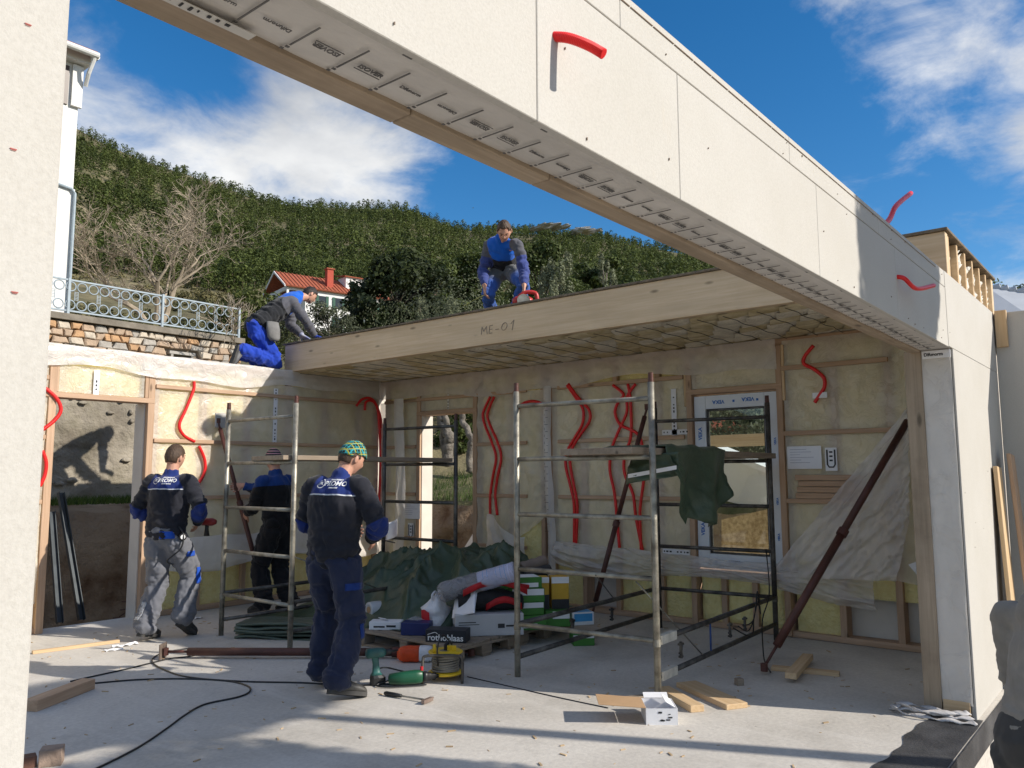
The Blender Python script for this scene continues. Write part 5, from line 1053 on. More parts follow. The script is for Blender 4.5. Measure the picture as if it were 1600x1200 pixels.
# grass on the banks
def grass(n, fx, name, lab, h=(.06, .22)):
    C = []; 
    for i in range(n): C.append(fx())
    C = np.array(C, np.float32); hh = rng.uniform(h[0], h[1], n).astype(np.float32); a = rng.uniform(0, 6.28, n); w = .006
    dx = np.cos(a)*w; dy = np.sin(a)*w; lx = rng.normal(0, .35, n)*hh; ly = rng.normal(0, .35, n)*hh
    V = np.stack([C+np.stack([-dx, -dy, 0*dx], 1), C+np.stack([dx, dy, 0*dx], 1), C+np.stack([lx, ly, hh], 1)], 1).reshape(-1, 3)
    me = bpy.data.meshes.new(name); me.vertices.add(3*n); me.vertices.foreach_set('co', V.astype(np.float32).ravel()); me.loops.add(3*n); me.loops.foreach_set('vertex_index', np.arange(3*n, dtype=np.int32)); me.polygons.add(n)
    me.polygons.foreach_set('loop_start', np.arange(0, 3*n, 3, dtype=np.int32)); me.polygons.foreach_set('loop_total', np.full(n, 3, np.int32)); at_ = me.attributes.new('tint', 'FLOAT', 'POINT'); at_.data.foreach_set('value', np.repeat(rng.uniform(0, .7, n), 3).astype(np.float32)); me.update(calc_edges=True)
    o = link(name, me, GRASS); o['kind'] = 'stuff'; o['label'] = lab
def _gx(): x = 10.5+6*random.random()**1.5; return (x, random.uniform(6.5, 15), float(np.interp(x-10.05, [0, .42, .9, 2.5, 14], [0, 1.1, 1.22, 1.58, 4.68])))
grass(16000, _gx, 'bank_grass', 'green grass on the bank beyond the tall opening', (.05, .2))
def _gy(): y = 10.55+1.6*random.random(); return (random.uniform(3, 8.5), y, 1.22)
grass(7000, _gy, 'ledge_grass', 'short grass on the ledge outside the doorway', (.03, .12))
# ---------------------------------------------------------------- retaining wall behind the doorway
RETW = mat('weathered retaining wall', (.25, .215, .165), .95, .35, 1.6, bump=1., bs=7, bd=.06, c2=(.42, .375, .30), dirt=.5, ds=2.5, dc=(.13, .12, .06), rnd=False)
rt_ = thing('retaining_wall', 'weathered rendered retaining wall outside the doorway with a worker shadow', 'wall', (5, 12.2, 1))
def rwf(u, v):
    x = -1+10*u; z = .9+2.25*v; n = fbm((x*2.2, z*2.2, 4), 5); course = -.02*math.exp(-((z-1.95)/.02)**2); return (x, 12.15-.04*n-course*2, z)
G().sheet(rwf, 150, 40).build('render_coat', RETW, rt_, smooth=True); G().box((-1, 12.2, .9), (9, 12.5, 3.13)).build('wall_core', CONC, rt_)
for i in range(26):
    x = random.uniform(3.2, 7); z = random.choice([1.55, 1.8, 2.45, 2.62, 2.7])+random.gauss(0, .06); blob((x, 12.12, z), random.uniform(.03, .08), .035, random.uniform(.02, .05), i, 7, .3).build('stone', RETW, rt_, smooth=True)
# ---------------------------------------------------------------- terrace wall, railing
YT = 18.0; sx = lambda x: PY(x, 500, YT).x
tw = thing('terrace_wall', 'rubble stone terrace wall with concrete coping and a small dark vent', 'wall', (8, YT, 3)); xL, xR = sx(40), PY(376, 520, YT).x
STN = [mat('rubble stone %s' % k, c, .9, .22, 6, bump=.8, bs=14, bd=.03) for k, c in (('buff', (.42, .31, .22)), ('grey', (.36, .33, .29)), ('ochre', (.46, .28, .15)), ('pale', (.52, .45, .36)))]
G().box((xL-3, YT+.05, 1.2), (xR, YT+.5, 4.86)).build('mortar_bed', mat('lime mortar', (.24, .20, .155), .95, .25, 6, bump=.6, bs=20), tw)
vx0, vx1 = PY(269, 550, YT).x, PY(297, 550, YT).x; vz0, vz1 = 4.03, 4.36
rows_ = 8; zb = 3.58; zt = 4.85
def zrow(j, x): return zb+(zt-zb)*j/rows_+(.035*fbm((x*2.2, j*3.1, 1), 3) if 0 < j < rows_ else 0)
for j in range(rows_):
    xs_ = [xL]
    while xs_[-1] < xR-.2: xs_.append(xs_[-1]+random.uniform(.13, .36))
    xs_[-1] = xR
    for xa, xb in zip(xs_, xs_[1:]):
        k1, k2 = random.uniform(-.05, .05), random.uniform(-.05, .05)
        q = [(xa+k1, zrow(j, xa)), (xb+k2, zrow(j, xb)), (xb-k2, zrow(j+1, xb)), (xa-k1, zrow(j+1, xa))]; cx = sum(p[0] for p in q)/4; cz = sum(p[1] for p in q)/4
        if vx0-.12 < cx < vx1+.12 and vz0-.1 < cz < vz1+.1: continue
        m_ = []
        for k in range(4): a = q[k]; b = q[(k+1) % 4]; m_ += [a, ((a[0]+b[0])/2+random.uniform(-.015, .015), (a[1]+b[1])/2+random.uniform(-.015, .015))]
        dp = random.uniform(.03, .09); f = lambda s, y: [Vector((cx+(p[0]-cx)*s, y, cz+(p[1]-cz)*s)) for p in m_]
        G().loft([f(.93, YT+.06), f(.90, YT-dp*.6), f(.68, YT-dp)]).build('stone', STN[random.choice((0, 0, 1, 2, 3))], tw)
G().box((vx0, YT+.02, vz0), (vx1, YT+.049, vz1)).build('vent_opening', BLACK, tw)
for a, b, c, d in ((vx0-.06, vx0, vz0-.05, vz1+.05), (vx1, vx1+.06, vz0-.05, vz1+.05)): pbox('vent_jamb', (a, YT-.07, c), (b, YT+.05, d), CONC, tw, axis=2)
pbox('vent_lintel', (vx0-.1, YT-.08, vz1+.0505), (vx1+.1, YT+.05, vz1+.12), CONC, tw)
pbox('vent_bar', (vx0+.18, YT-.02, vz0), (vx0+.20, YT, vz1), DARKST, tw, axis=2); pbox('vent_bar', (vx0, YT-.02, vz0+.14), (vx1, YT-.003, vz0+.16), DARKST, tw)
pbox('coping', (xL-3, YT-.14, 4.865), (xR+.05, YT+.7, 5.0), mat('old concrete', (.20, .175, .14), .9, .3, 3, bump=.6, bs=25, dirt=.5, ds=4), tw)
rlg = thing('railing', 'pale blue-grey metal railing with two rows of rings on the terrace', 'railing', (8, YT, 5)); RAIL = mat('blue grey paint', (.30, .36, .40), .5, .12, 6)
z0, z1 = 5.08, 5.75; xr0 = sx(60); xr1 = PY(374, 500, YT).x
for z in (z0, z1): pbox('rail', (xr0, YT-.02, z-.018), (xr1, YT+.02, z+.018), RAIL, rlg)
ring = G().tube([Vector((.10*math.cos(a), 0, .10*math.sin(a))) for a in np.linspace(0, 2*math.pi, 19)[:-1]], .014, 6, closed=True).mesh('ring', True); ring.materials.append(RAIL)
coil = G()
for k in range(6): coil.box((-.035, -.008, -.085+k*.033), (.035, .008, -.075+k*.033))
coil.box((-.04, -.008, -.1), (-.03, .008, .1)); coil.box((.03, -.008, -.1), (.04, .008, .1)); coil = coil.mesh('coil_bar'); coil.materials.append(RAIL)
n = int((xr1-xr0)/.243)
for i in range(n):
    x = xr0+.13+i*(xr1-xr0-.2)/n
    for z in (z0+.135, z1-.135): link('ring', ring, None, rlg, Matrix.Translation((x, YT, z)))
    if i % 2 == 0: link('coil_bar', coil, None, rlg, Matrix.Translation((x+.12, YT, (z0+z1)/2)))
for x in (106, 254, 374): pbox('post', (PY(x, 480, YT).x-.025, YT-.035, 4.995), (PY(x, 480, YT).x+.025, YT+.015, 5.79), RAIL, rlg, axis=2)
# ---------------------------------------------------------------- neighbouring house on the left
nh = thing('white_house', 'tall white rendered house behind the pier at the left edge', 'house', (3, 20, 5)); YH = 19.6; hx = PY(117, 300, YH).x; RENDER = mat('white render', (.72, .71, .68), .85, .06, 2, bump=.15, bs=60, dirt=.2, ds=1.2, dc=(.5, .47, .42)); TILE = mat('red roof tiles', (.33, .09, .045), .8, .3, 5, bump=.4, bs=20)
ztop = PY(117, 100, YH).z; zm = PY(110, 165, YH).z
G().box((-6, YH, 4.9), (hx, YH+8, PY(113, 295, YH).z)).build('wall', RENDER, nh); G().box((-6, YH+.03, PY(113, 295, YH).z+.003), (hx-.03, YH+8, ztop)).build('wall', RENDER, nh)
pbox('corner_pilaster', (hx-.22, YH-.06, zm), (hx+.02, YH+.02, ztop-.03), RENDER, nh, axis=2); pbox('window', (hx-.9, YH-.01, zm), (hx-.28, YH+.025, ztop-.1), mat('dark brown window', (.06, .035, .025), .4), nh, axis=2)
pbox('cornice', (-6, YH-.22, ztop+.003), (hx+.12, YH+8.2, ztop+.22), RENDER, nh); gx = PY(147, 92, YH-.3).x
G().add([(-6, YH-.45, ztop+.24), (gx, YH-.45, ztop+.24), (gx, YH+8.5, ztop+.24), (-6, YH+8.5, ztop+.24), (-6, YH+3.5, ztop+2.1), (hx-3, YH+3.5, ztop+2.1)], [(0, 1, 5, 4), (1, 2, 5), (2, 3, 4, 5)]).build('roof', TILE, nh, thick=.08)
GUT = mat('white gutter', (.62, .62, .60), .5, .1)
G().tube([(-6, YH-.5, ztop+.16), (gx+.02, YH-.5, ztop+.16)], .075, 10).build('gutter', GUT, nh); G().tube([(gx, YH-.45, ztop+.16), (gx, YH+8.4, ztop+.16)], .075, 10).build('gutter', GUT, nh)
G().tube([(gx-.05, YH-.48, ztop+.12), (gx-.1, YH-.3, ztop-.25), (hx+.06, YH-.1, ztop-.5)], .05, 8).build('downpipe_bend', GUT, nh)
zz = PY(113, 295, YH).z; G().tube([(hx-.7, YH-.05, zz+.05), (hx-.1, YH-.05, zz-.02), (hx-.02, YH-.06, zz-.12), (hx-.02, YH-.06, 5.0)], .035, 8).build('cable_pipe', RAIL, nh)
# ---------------------------------------------------------------- villa on the slope
vl = thing('villa', 'white villa with red tiled roof and green shutters on the slope', 'house', PD(505, 505, 112)); rt3 = Vector((.633, -.774, 0)); fd3 = Vector((.774, .633, 0))
d_ = (rt3*.80+fd3*.60).normalized(); e_ = Vector((-d_.y, d_.x, 0)); o0 = PD(476, 512, 110); o0.z -= 1.0
def LV(a, b, c): return o0+d_*a+e_*b+Vector((0, 0, c))
Lh, Wh, Eh, Rh = 12.2, 7.5, PD(476, 450, 110).z-o0.z, PD(455, 428, 113).z-o0.z
def hexa(a0, a1, b0, b1, c0, c1, g=None): g = g or G(); return g.add([LV(a, b, c) for c in (c0, c1) for (a, b) in ((a0, b0), (a1, b0), (a1, b1), (a0, b1))], [(0, 3, 2, 1), (4, 5, 6, 7), (0, 1, 5, 4), (1, 2, 6, 5), (2, 3, 7, 6), (3, 0, 4, 7)])
VWALL = mat('villa render', (.74, .73, .70), .85, .05, 2); SHUT = mat('green shutter', (.012, .075, .045), .6, .15)
hexa(0, Lh, 0, Wh, 0, Eh).build('wall', VWALL, vl); hexa(-2.6, -.0, 0, .25, Eh-.5, Eh).build('porch_beam', VWALL, vl); hexa(-2.6, -.0, Wh-.25, Wh, Eh-.5, Eh).build('porch_beam', VWALL, vl); hexa(-2.6, -2.35, .26, Wh-.26, Eh-.5, Eh).build('porch_beam', VWALL, vl)
for b in (0., Wh/2, Wh-.3): hexa(-2.6, -2.3, b, b+.3, 0, Eh-.51).build('porch_post', VWALL, vl)
hexa(-2.7, -2.4, .2, Wh-.2, .2, 1.1).build('porch_parapet', VWALL, vl)
rf = G().add([LV(-3, -.5, Eh-.1), LV(Lh+.4, -.5, Eh-.1), LV(Lh+.4, Wh/2, Rh), LV(-3, Wh/2, Rh), LV(-3, Wh+.5, Eh-.1), LV(Lh+.4, Wh+.5, Eh-.1)], [(0, 1, 2, 3), (3, 2, 5, 4)]).build('roof', TILE, vl, thick=.18)
for k in range(26): a = -2.8+k*.58; G().tube([LV(a, -.5, Eh+.02), LV(a, Wh/2, Rh+.13)], .09, 5).build('tile_row', TILE, rf)
G().add([LV(-3.05, -.5, Eh-.25), LV(-3.05, -.5, Eh), LV(-3.05, Wh/2, Rh+.12), LV(-3.05, Wh/2, Rh-.18)], [(0, 1, 2, 3)]).build('barge_board', WHITE, rf, thick=.1); G().add([LV(-3.05, Wh+.5, Eh-.25), LV(-3.05, Wh+.5, Eh), LV(-3.05, Wh/2, Rh+.12), LV(-3.05, Wh/2, Rh-.18)], [(0, 1, 2, 3)]).build('barge_board', WHITE, rf, thick=.1)
hexa(3.4, 4.3, .7, 1.5, Eh, Rh+.75).build('chimney', mat('red chimney', (.40, .07, .04), .8, .15), rf); hexa(3.25, 4.45, .55, 1.65, Rh+.751, Rh+.9).build('chimney_cap', TILE, rf)
hexa(6.4, 9.2, 1.2, Wh/2, Eh+.3, Rh+.25).build('dormer', VWALL, rf); G().add([LV(6.1, .9, Rh+.2), LV(9.5, .9, Rh+.2), LV(9.5, Wh/2+.6, Rh+.85), LV(6.1, Wh/2+.6, Rh+.85)], [(0, 1, 2, 3)]).build('dormer_roof', TILE, rf, thick=.12)
for a, c in ((1.9, Eh-2.3), (4.3, Eh-2.3), (6.9, Eh-2.3), (9.6, Eh-2.3), (4.3, Eh-5.0), (6.9, Eh-5.0), (9.6, Eh-5.0)):
    w = hexa(a, a+1.0, -.06, -.005, c, c+1.5).build('window', mat('dark pane', (.02, .025, .03), .2), vl)
    for s in (-.42, 1.02): hexa(a+s, a+s+.40, -.12, -.061, c-.03, c+1.53).build('shutter', SHUT, w)
hexa(Lh-3.6, Lh+.5, -1.6, -.005, Eh-3.2, Eh-2.95).build('balcony', VWALL, vl)
hexa(Lh+.01, Lh+4.5, .6, Wh, 0, Eh-2.2).build('annexe', VWALL, vl); G().add([LV(Lh+.4, .1, Eh-2.2), LV(Lh+5, .1, Eh-2.2), LV(Lh+5, Wh/2, Eh-.9), LV(Lh+.4, Wh/2, Eh-.9)], [(0, 1, 2, 3)]).build('annexe_roof', TILE, vl, thick=.15)
for a in (Lh+.8, Lh+2.8): hexa(a, a+1.1, .5, .595, Eh-4.6, Eh-3).build('window', SHUT, vl)
# ---------------------------------------------------------------- neighbours seen through the window and at the right edge
nb = thing('garden_building', 'white building with red roof edge seen through the window', 'house', (13, 5, 0)); 
G().add([PX(1118, 700, 10.9), PX(1215, 738, 10.6), PX(1215, 900, 10.6), PX(1118, 900, 10.9)], [(0, 1, 2, 3)]).build('wall', RENDER, nb, thick=.2)
G().add([PX(1118, 695, 10.85), PX(1215, 733, 10.55), PX(1215, 742, 10.55), PX(1118, 704, 10.85)], [(0, 1, 2, 3)]).build('coping', WHITE, nb, thick=.3)
tag(G().add([PX(1112, 655, 14.), PX(1165, 655, 14.), PX(1155, 672, 13.6), PX(1112, 672, 13.6)], [(0, 1, 2, 3)]).build('roof_slope', TILE, thick=.1), 'small red tiled roof seen through the upper window pane', 'roof')
tag(piece('scaffold_board', PX(1110, 690, 10.2), PX(1215, 686, 10.2), .05, .16, PALE), 'pale board crossing the view through the window', 'board')
OSBM = mat('strand board', (.46, .30, .14), .8, .35, 22, bump=.2, bs=40, c2=(.62, .46, .26))
tag(G().add([PX(1128, 812, 9.0), PX(1215, 792, 9.0), PX(1215, 905, 9.0), PX(1128, 905, 9.0)], [(0, 1, 2, 3)]).build('strand_board', OSBM, thick=.02), 'strand board sheet standing outside below the window', 'board')
gr_ = thing('grey_roof', 'grey roof of a building behind the end wall at the right edge', 'roof', (16, 2, 0))
a, b, c, d = PX(1540, 452, 15.), PX(1700, 478, 15.), PX(1700, 560, 13.), PX(1540, 560, 13.)
G().add([a, b, c, d], [(0, 1, 2, 3)]).build('roof_plane', mat('grey roofing', (.42, .44, .47), .7, .08, 3), gr_, thick=.1)
g = G()
for k in range(12): p = a.lerp(b, k/12); g.tube([p+Vector((0, 0, .03)), p+Vector((0, -.10, .05))], .06, 6)
g.build('ridge_caps', mat('grey roofing', (.42, .44, .47), .7, .08, 3), gr_)
# unseen trees added behind the camera, crowns shaped to shadow lintel and floor
def added_shade_tree(label, c, rad, seed):
    random.seed(seed); t = thing('added_shade_tree', label, 'tree', (c[0]+.3, c[1]-.2, -.6)); g = G(); b = Vector((c[0]+.3, c[1]-.2, -.8)); cc = Vector(c)
    g.tube(spline([b, b.lerp(cc, .4)+Vector((.1, 0, 0)), cc], 6), [.13-.006*i for i in range(13)], 8)
    for k in range(9): d = Vector((random.gauss(0, .6), random.gauss(0, .6), random.gauss(.1, .5))); g.tube([cc-Vector((0, 0, rad[2]*.6)), cc+Vector((d.x*rad[0], d.y*rad[1], d.z*rad[2]))], [.04, .01], 5)
    g.build('trunk', BARK, t); n = 15000; d = rng.normal(size=(n, 3)); d /= np.sum(np.abs(d)**3.4, axis=1, keepdims=True)**(1/3.4); q = rng.uniform(0, 1, (n, 1))**.36*(1+.07*np.sin(d[:, :1]*3+seed)*np.cos(d[:, 2:]*3))
    quads('crown', np.array(c)+d*q*np.array(rad), d+rng.normal(0, .6, d.shape), .05, rng.uniform(0, .6, n), BUSH, t, aspect=.7)
added_shade_tree('added unseen tree behind the viewpoint, crown shaped to shade the far end of the lintel', (6.62, -3.0, 5.40), (.82, .6, .55), 51)
added_shade_tree('added unseen tree behind the viewpoint, crown shaped to shade the lower left of the floor', (4.50, -2.0, 3.40), (1.2, .42, .78), 52)
random.seed(99)
g = G()
for i in range(420):
    x = random.uniform(2, 7.6); y = random.uniform(1.6, 8.6); s = random.uniform(.003, .012); M = Matrix.Translation((x, y, s*.3)) @ Matrix.Rotation(random.uniform(0, 6), 4, 'Z'); g.box((-s*random.uniform(1, 3), -s*.5, -s*.25), (s*random.uniform(1, 3), s*.5, s*.25), M)
o = g.build('wood_chips', mat('wood chips', (.45, .33, .2), .9, .4, 3)); o['kind'] = 'stuff'; o['label'] = 'small wood chips and crumbs scattered on the concrete floor'
# debris on the ground at the right edge
g = G()
for i in range(260):
    x = random.uniform(5.4, 8.2); y = random.uniform(-.3, .98); s = random.uniform(.015, .06); M = Matrix.Translation((x, y, -.6+s*.4)) @ Matrix.Rotation(random.uniform(0, 6), 4, (random.random(), random.random(), random.random()+.01)); g.box((-s, -s*.6, -s*.4), (s, s*.6, s*.4), M)
o = g.build('rubble', mat('rubble', (.42, .36, .28), .95, .3, 6)); o['kind'] = 'stuff'; o['label'] = 'pale rubble and chippings beside the footing'
# ---------------------------------------------------------------- people
def ell(g, pts, ra, rb, side, n=16):
    """tube of elliptical sections; side gives the wide axis"""
    P = [Vector(p) for p in pts]; rings = []
    side = Vector(side)
    def ring(c, t, a, b):
        s = (side-t*side.dot(t)); s = s.normalized() if s.length > 1e-4 else t.orthogonal().normalized(); w = t.cross(s)
        return [c+s*a*math.cos(2*math.pi*k/n)+w*b*math.sin(2*math.pi*k/n) for k in range(n)]
    m = len(P)
    for i in range(m):
        t = (P[min(i+1, m-1)]-P[max(i-1, 0)]).normalized()
        if i == 0: rings += [ring(P[0]-t*ra[0]*.5, t, ra[0]*.5, rb[0]*.5)]
        rings.append(ring(P[i], t, ra[i], rb[i]))
        if i == m-1: rings += [ring(P[i]+t*ra[i]*.5, t, ra[i]*.5, rb[i]*.5)]
    g.loft(rings)
def solid(g, voxel, smooth=6, fac=.5):
    o = bpy.data.objects.new('raw', g.mesh('raw')); md = o.modifiers.new('r', 'REMESH'); md.mode = 'VOXEL'; md.voxel_size = voxel
    sm = o.modifiers.new('s', 'SMOOTH'); sm.factor = fac; sm.iterations = smooth
    m = evaluated(o); m.polygons.foreach_set('use_smooth', [True]*len(m.polygons)); return m
def seg_dist(p, pts):
    best = 9; arc = 0; acc = 0
    for a, b in zip(pts, pts[1:]):
        d = b-a; L = d.length; t = max(0, min(1, (p-a).dot(d)/(L*L+1e-9))); q = (p-(a+d*t)).length
        if q < best: best = q; arc = acc+t*L
        acc += L
    return best, arc
def head_pt(d):
    x, y, z = d; px, py, pz = x*.074, y*.094, z*.116
    if z < 0: px *= 1-.30*(-z)**1.6; py *= 1-.10*(-z)
    if y > 0:
        f = lambda cx, cz, s: math.exp(-(((px-cx)/s)**2+((pz-cz)/s)**2))
        py += .020*math.exp(-((px/.012)**2+((pz+.022)/.020)**2))+.008*math.exp(-((px/.008)**2+((pz-.005)/.02)**2))
        py += .005*math.exp(-((pz-.030)/.010)**2)*math.exp(-(px/.05)**2)-.009*(f(.031, .010, .014)+f(-.031, .010, .014))+.005*math.exp(-((px/.022)**2+((pz+.060)/.007)**2))-.003*math.exp(-((px/.024)**2+((pz+.052)/.004)**2))+.010*math.exp(-((px/.024)**2+((pz+.098)/.018)**2))
    else: py *= 1.06
    return Vector((px, py, pz))
def add_head(g, M):
    rings = []
    for i in range(1, 26):
        ph = math.pi*i/26; rings.append([M @ head_pt((math.sin(ph)*math.cos(2*math.pi*k/36), math.sin(ph)*math.sin(2*math.pi*k/36), math.cos(ph))) for k in range(36)])
    g.loft(rings)
    for s in (-1, 1):
        rr = []
        for i in range(1, 8):
            ph = math.pi*i/8; rr.append([M @ Vector((s*(.078+.010*math.sin(ph)*math.cos(a)), -.006+.018*math.sin(ph)*math.sin(a)-.004, -.008+.032*math.cos(ph))) for a in np.linspace(0, 2*math.pi, 11)[:-1]])
        g.loft(rr)
def add_hand(g, wr, d, palm, s=1., curl=.6, mir=1):
    """palm, four bent fingers of unequal length and a thumb from the side"""
    d = Vector(d).normalized(); n = Vector(palm); n = (n-d*n.dot(d)).normalized(); w = d.cross(n)*mir     # w points to the thumb side
    wr = Vector(wr); kn = wr+d*.088*s
    ell(g, [wr-d*.02, wr+d*.03*s, kn], [.027*s, .037*s, .042*s], [.020*s, .017*s, .015*s], w, 12)
    for i, L in enumerate((.072, .080, .075, .058)):
        p = kn+w*(.033-.022*i)*s; dd = (d+w*(.10-.07*i)).normalized(); pts = [p-d*.02*s]
        for j, fr in enumerate((.45, .32, .23)):
            a = curl*(.55+.55*j); q = dd*math.cos(a)+n*math.sin(a); pts.append(pts[-1]+q*L*fr*s+(d*.02*s if j == 0 else Vector()))
        g.tube(pts, [.0095*s, .009*s, .0085*s, .007*s], 8)
    p = wr+d*.025*s+w*.03*s; t1 = p+(d*.75+w*.65+n*.25).normalized()*.04*s; t2 = t1+(d*.9+w*.15+n*.45).normalized()*.032*s; t3 = t2+(d*.9+n*.5-w*.1).normalized()*.024*s; g.tube([p, t1, t2, t3], [.013*s, .0115*s, .010*s, .008*s], 8)
def ik(a, b, l1, l2, pole):
    d = b-a; L = min(d.length, (l1+l2)*.999); d.normalize(); x = (l1*l1-l2*l2+L*L)/(2*L); h = math.sqrt(max(l1*l1-x*x, 0)); p = Vector(pole); p = (p-d*p.dot(d)).normalized(); return a+d*x+p*h
def cloth_mat(name, base, yoke=None, patch=None, sleeve=None, piping=None, hi=None, wear=None, rough=.9):
    m, nt, b = node_mat(name); v = coords(nt); A = lambda k: (lambda n: (setattr(n, 'attribute_name', k), n.outputs['Fac'])[1])(nt.nodes.new('ShaderNodeAttribute'))
    def step(src, t, w=.004):
        r = nt.nodes.new('ShaderNodeMapRange'); nt.links.new(src, r.inputs[0]); r.inputs[1].default_value = t-w; r.inputs[2].default_value = t+w; return r.outputs[0]
    def mul(a, b): n = nt.nodes.new('ShaderNodeMath'); n.operation = 'MULTIPLY'; nt.links.new(a, n.inputs[0]); nt.links.new(b, n.inputs[1]); return n.outputs[0]
    def inv(a): n = nt.nodes.new('ShaderNodeMath'); n.operation = 'SUBTRACT'; n.inputs[0].default_value = 1; nt.links.new(a, n.inputs[1]); return n.outputs[0]
    c = mix_(nt, noise_(nt, v, 14, 4), [x*.75 for x in base], [min(1, x*1.25) for x in base])
    if yoke:
        c = mix_(nt, step(A('yoke'), 0), c, yoke)
        if piping: c = mix_(nt, mul(step(A('yoke'), -.006, .002), inv(step(A('yoke'), .0025, .002))), c, piping)
    if sleeve: c = mix_(nt, step(A('armw'), 0), c, sleeve)
    if patch: c = mix_(nt, mul(step(A('armw'), 0), mul(step(A('arml'), patch[0]), inv(step(A('arml'), patch[1])))), c, patch[2])
    if hi: c = mix_(nt, mul(step(A('legl'), hi[0], .05), inv(step(A('legl'), hi[1], .05))), c, hi[2])
    if wear: c = mix_(nt, ramp_(nt, noise_(nt, v, 5, 6, .65), [(.5, 0.), (.75, .5)]), c, wear)
    nt.links.new(c, b.inputs['Base Color']); b.inputs['Roughness'].default_value = rough; b.inputs['Specular IOR Level'].default_value = .15; b.inputs['Sheen Weight'].default_value = .15
    bump_(nt, b, noise_(nt, v, 160, 3), .25, .002); return m
SKIN = mat('skin', (.50, .27, .19), .5, .10, 9, spec=.35); HAIRB = mat('brown hair', (.065, .038, .022), .6, .3, 60, stretch=(1, 1, .3), bump=.6, bs=120); HAIRD = mat('dark hair', (.022, .016, .013), .6, .3, 60, bump=.6, bs=120)
BOOT = mat('black boot leather', (.030, .029, .028), .5, .3, 12, bump=.3, bs=50, dirt=.5, ds=9, dc=(.16, .15, .13)); SOLE = mat('boot sole', (.05, .048, .045), .8, .3)
def person(label, J, s=1., top=None, pants=None, boot=BOOT, hair=HAIRB, hat=None, logo=False, gloves=None, curl=(.6, .6), palm=(None, None), yoke_at=.0, fold=1., collar=True, bulk=1.0, seed=0, hood=False, hairline=0., baggy=1.):
    t = thing('person', label, 'person', (J['pelvis'].x, J['pelvis'].y, min(J['toeL'].z, J['toeR'].z)))
    side = (J['shR']-J['shL']).normalized(); spine = (J['neck']-J['pelvis']).normalized(); fwd = spine.cross(side)*-1; fwd = side.cross(spine)*-1
    fwd = spine.cross(side); fwd = fwd if fwd.dot(J['hf']) > 0 else -fwd
    # head frame
    hf = J['hf'].normalized(); hu = J.get('hu', Vector((0, 0, 1))); hu = (hu-hf*hu.dot(hf)).normalized(); hx = hf.cross(hu)
    HM = Matrix((hx*s, hf*s, hu*s)).transposed().to_4x4(); HM.translation = J['head']
    g = G(); add_head(g, HM); nb = J['neck']; hb = J['head']-hu*.06*s-hf*.015*s
    g.tube([nb-spine*.05*s, nb.lerp(hb, .5), hb], [.066*s, .058*s, .056*s], 14)
    ch = J['chest']; ell(g, [J['pelvis'].lerp(ch, .5), ch, nb-spine*.05*s], [.08*s, .10*s, .06*s], [.055*s, .06*s, .05*s], side)
    for k, (S, mir) in enumerate((('L', 1), ('R', -1))):
        sh, el, wr = J['sh'+S], J['el'+S], J['wr'+S]
        g.tube([ch.lerp(sh, .3), sh, sh.lerp(el, .5), el, el.lerp(wr, .4), wr], [.04*s, .038*s, .036*s, .032*s, .034*s, .026*s], 12)
        d = (wr-el).normalized(); d = J.get('hd'+S, d); pn = palm[k] if palm[k] is not None else (-side if S == 'R' else side)
        if not (gloves and gloves[k]): add_hand(g, wr, d, pn, s, curl[k], mir)
    link('body', solid(g, .0052*max(1, s), 3), SKIN, t)
    for k, (S, mir) in enumerate((('L', 1), ('R', -1))):
        if gloves and gloves[k]:
            g2 = G(); add_hand(g2, J['wr'+S], J.get('hd'+S, (J['wr'+S]-J['el'+S]).normalized()), palm[k] if palm[k] is not None else (-side if S == 'R' else side), s*1.15, curl[k], mir); g2.tube([J['wr'+S].lerp(J['el'+S], .25), J['wr'+S]], [.044*s, .036*s], 12); link('glove', solid(g2, .0055, 2), gloves[k], t)
    # face details
    g = G()
    for e in (-1, 1):
        g.lathe([(0, -.006), (.006, -.004), (.0075, 0), (.006, .004), (0, .006)], HM @ Matrix.Translation((e*.031, .083, .008)), 8)
    g.build('eyes', mat('eye', (.03, .022, .018), .2), t, smooth=True)
    g = G()
    for e in (-1, 1): g.tube([HM @ Vector((e*.016, .095, .026)), HM @ Vector((e*.032, .092, .031)), HM @ Vector((e*.047, .080, .026))], [.003*s, .004*s, .002*s], 5)
    g.build('eyebrows', hair, t, smooth=True)
    def cap(cond, k, nz, m_, name, zoff=0.):
        nu, nv = 60, 40; vs = {}; g = G(); idx = {}; fs = []
        for i in range(nv+1):
            for j in range(nu):
                ph = math.pi*(i+.02)/(nv+.04); a = 2*math.pi*j/nu; d = (math.sin(ph)*math.cos(a), math.sin(ph)*math.sin(a), math.cos(ph)); p = head_pt(d)
                if cond(p): q = p*(k+nz*fbm((d[0]*9+seed, d[1]*9, d[2]*9), 3)); q.z += zoff; idx[i, j] = len(g.v); g.v.append(tuple(HM @ q))
        for i in range(nv):
            for j in range(nu):
                q = [(i, j), (i+1, j), (i+1, (j+1) % nu), (i, (j+1) % nu)]
                if all(x in idx for x in q): g.f.append(tuple(idx[x] for x in q)); g.mi.append(0)
        return g.build(name, m_, t, smooth=True, thick=.006*s)
    cap(lambda p: p.z > (.070-hairline if p.y > .055 else (.030 if p.y > .02 else (-.005 if p.y > -.03 else -.060))) and not (p.y > -.02 and p.z < .035 and abs(p.x) < .045), 1.07, .06, hair, 'hair', .004)
    if hat:
        h = cap(lambda p: p.z > (.022 if p.y > .02 else (.012 if p.y > -.04 else -.012)), 1.13, .02, hat, 'beanie', .010)
        if 'hatcol' in J: pass
    # jacket
    g = G(); pe, nk = J['pelvis'], J['neck']; b = bulk*s
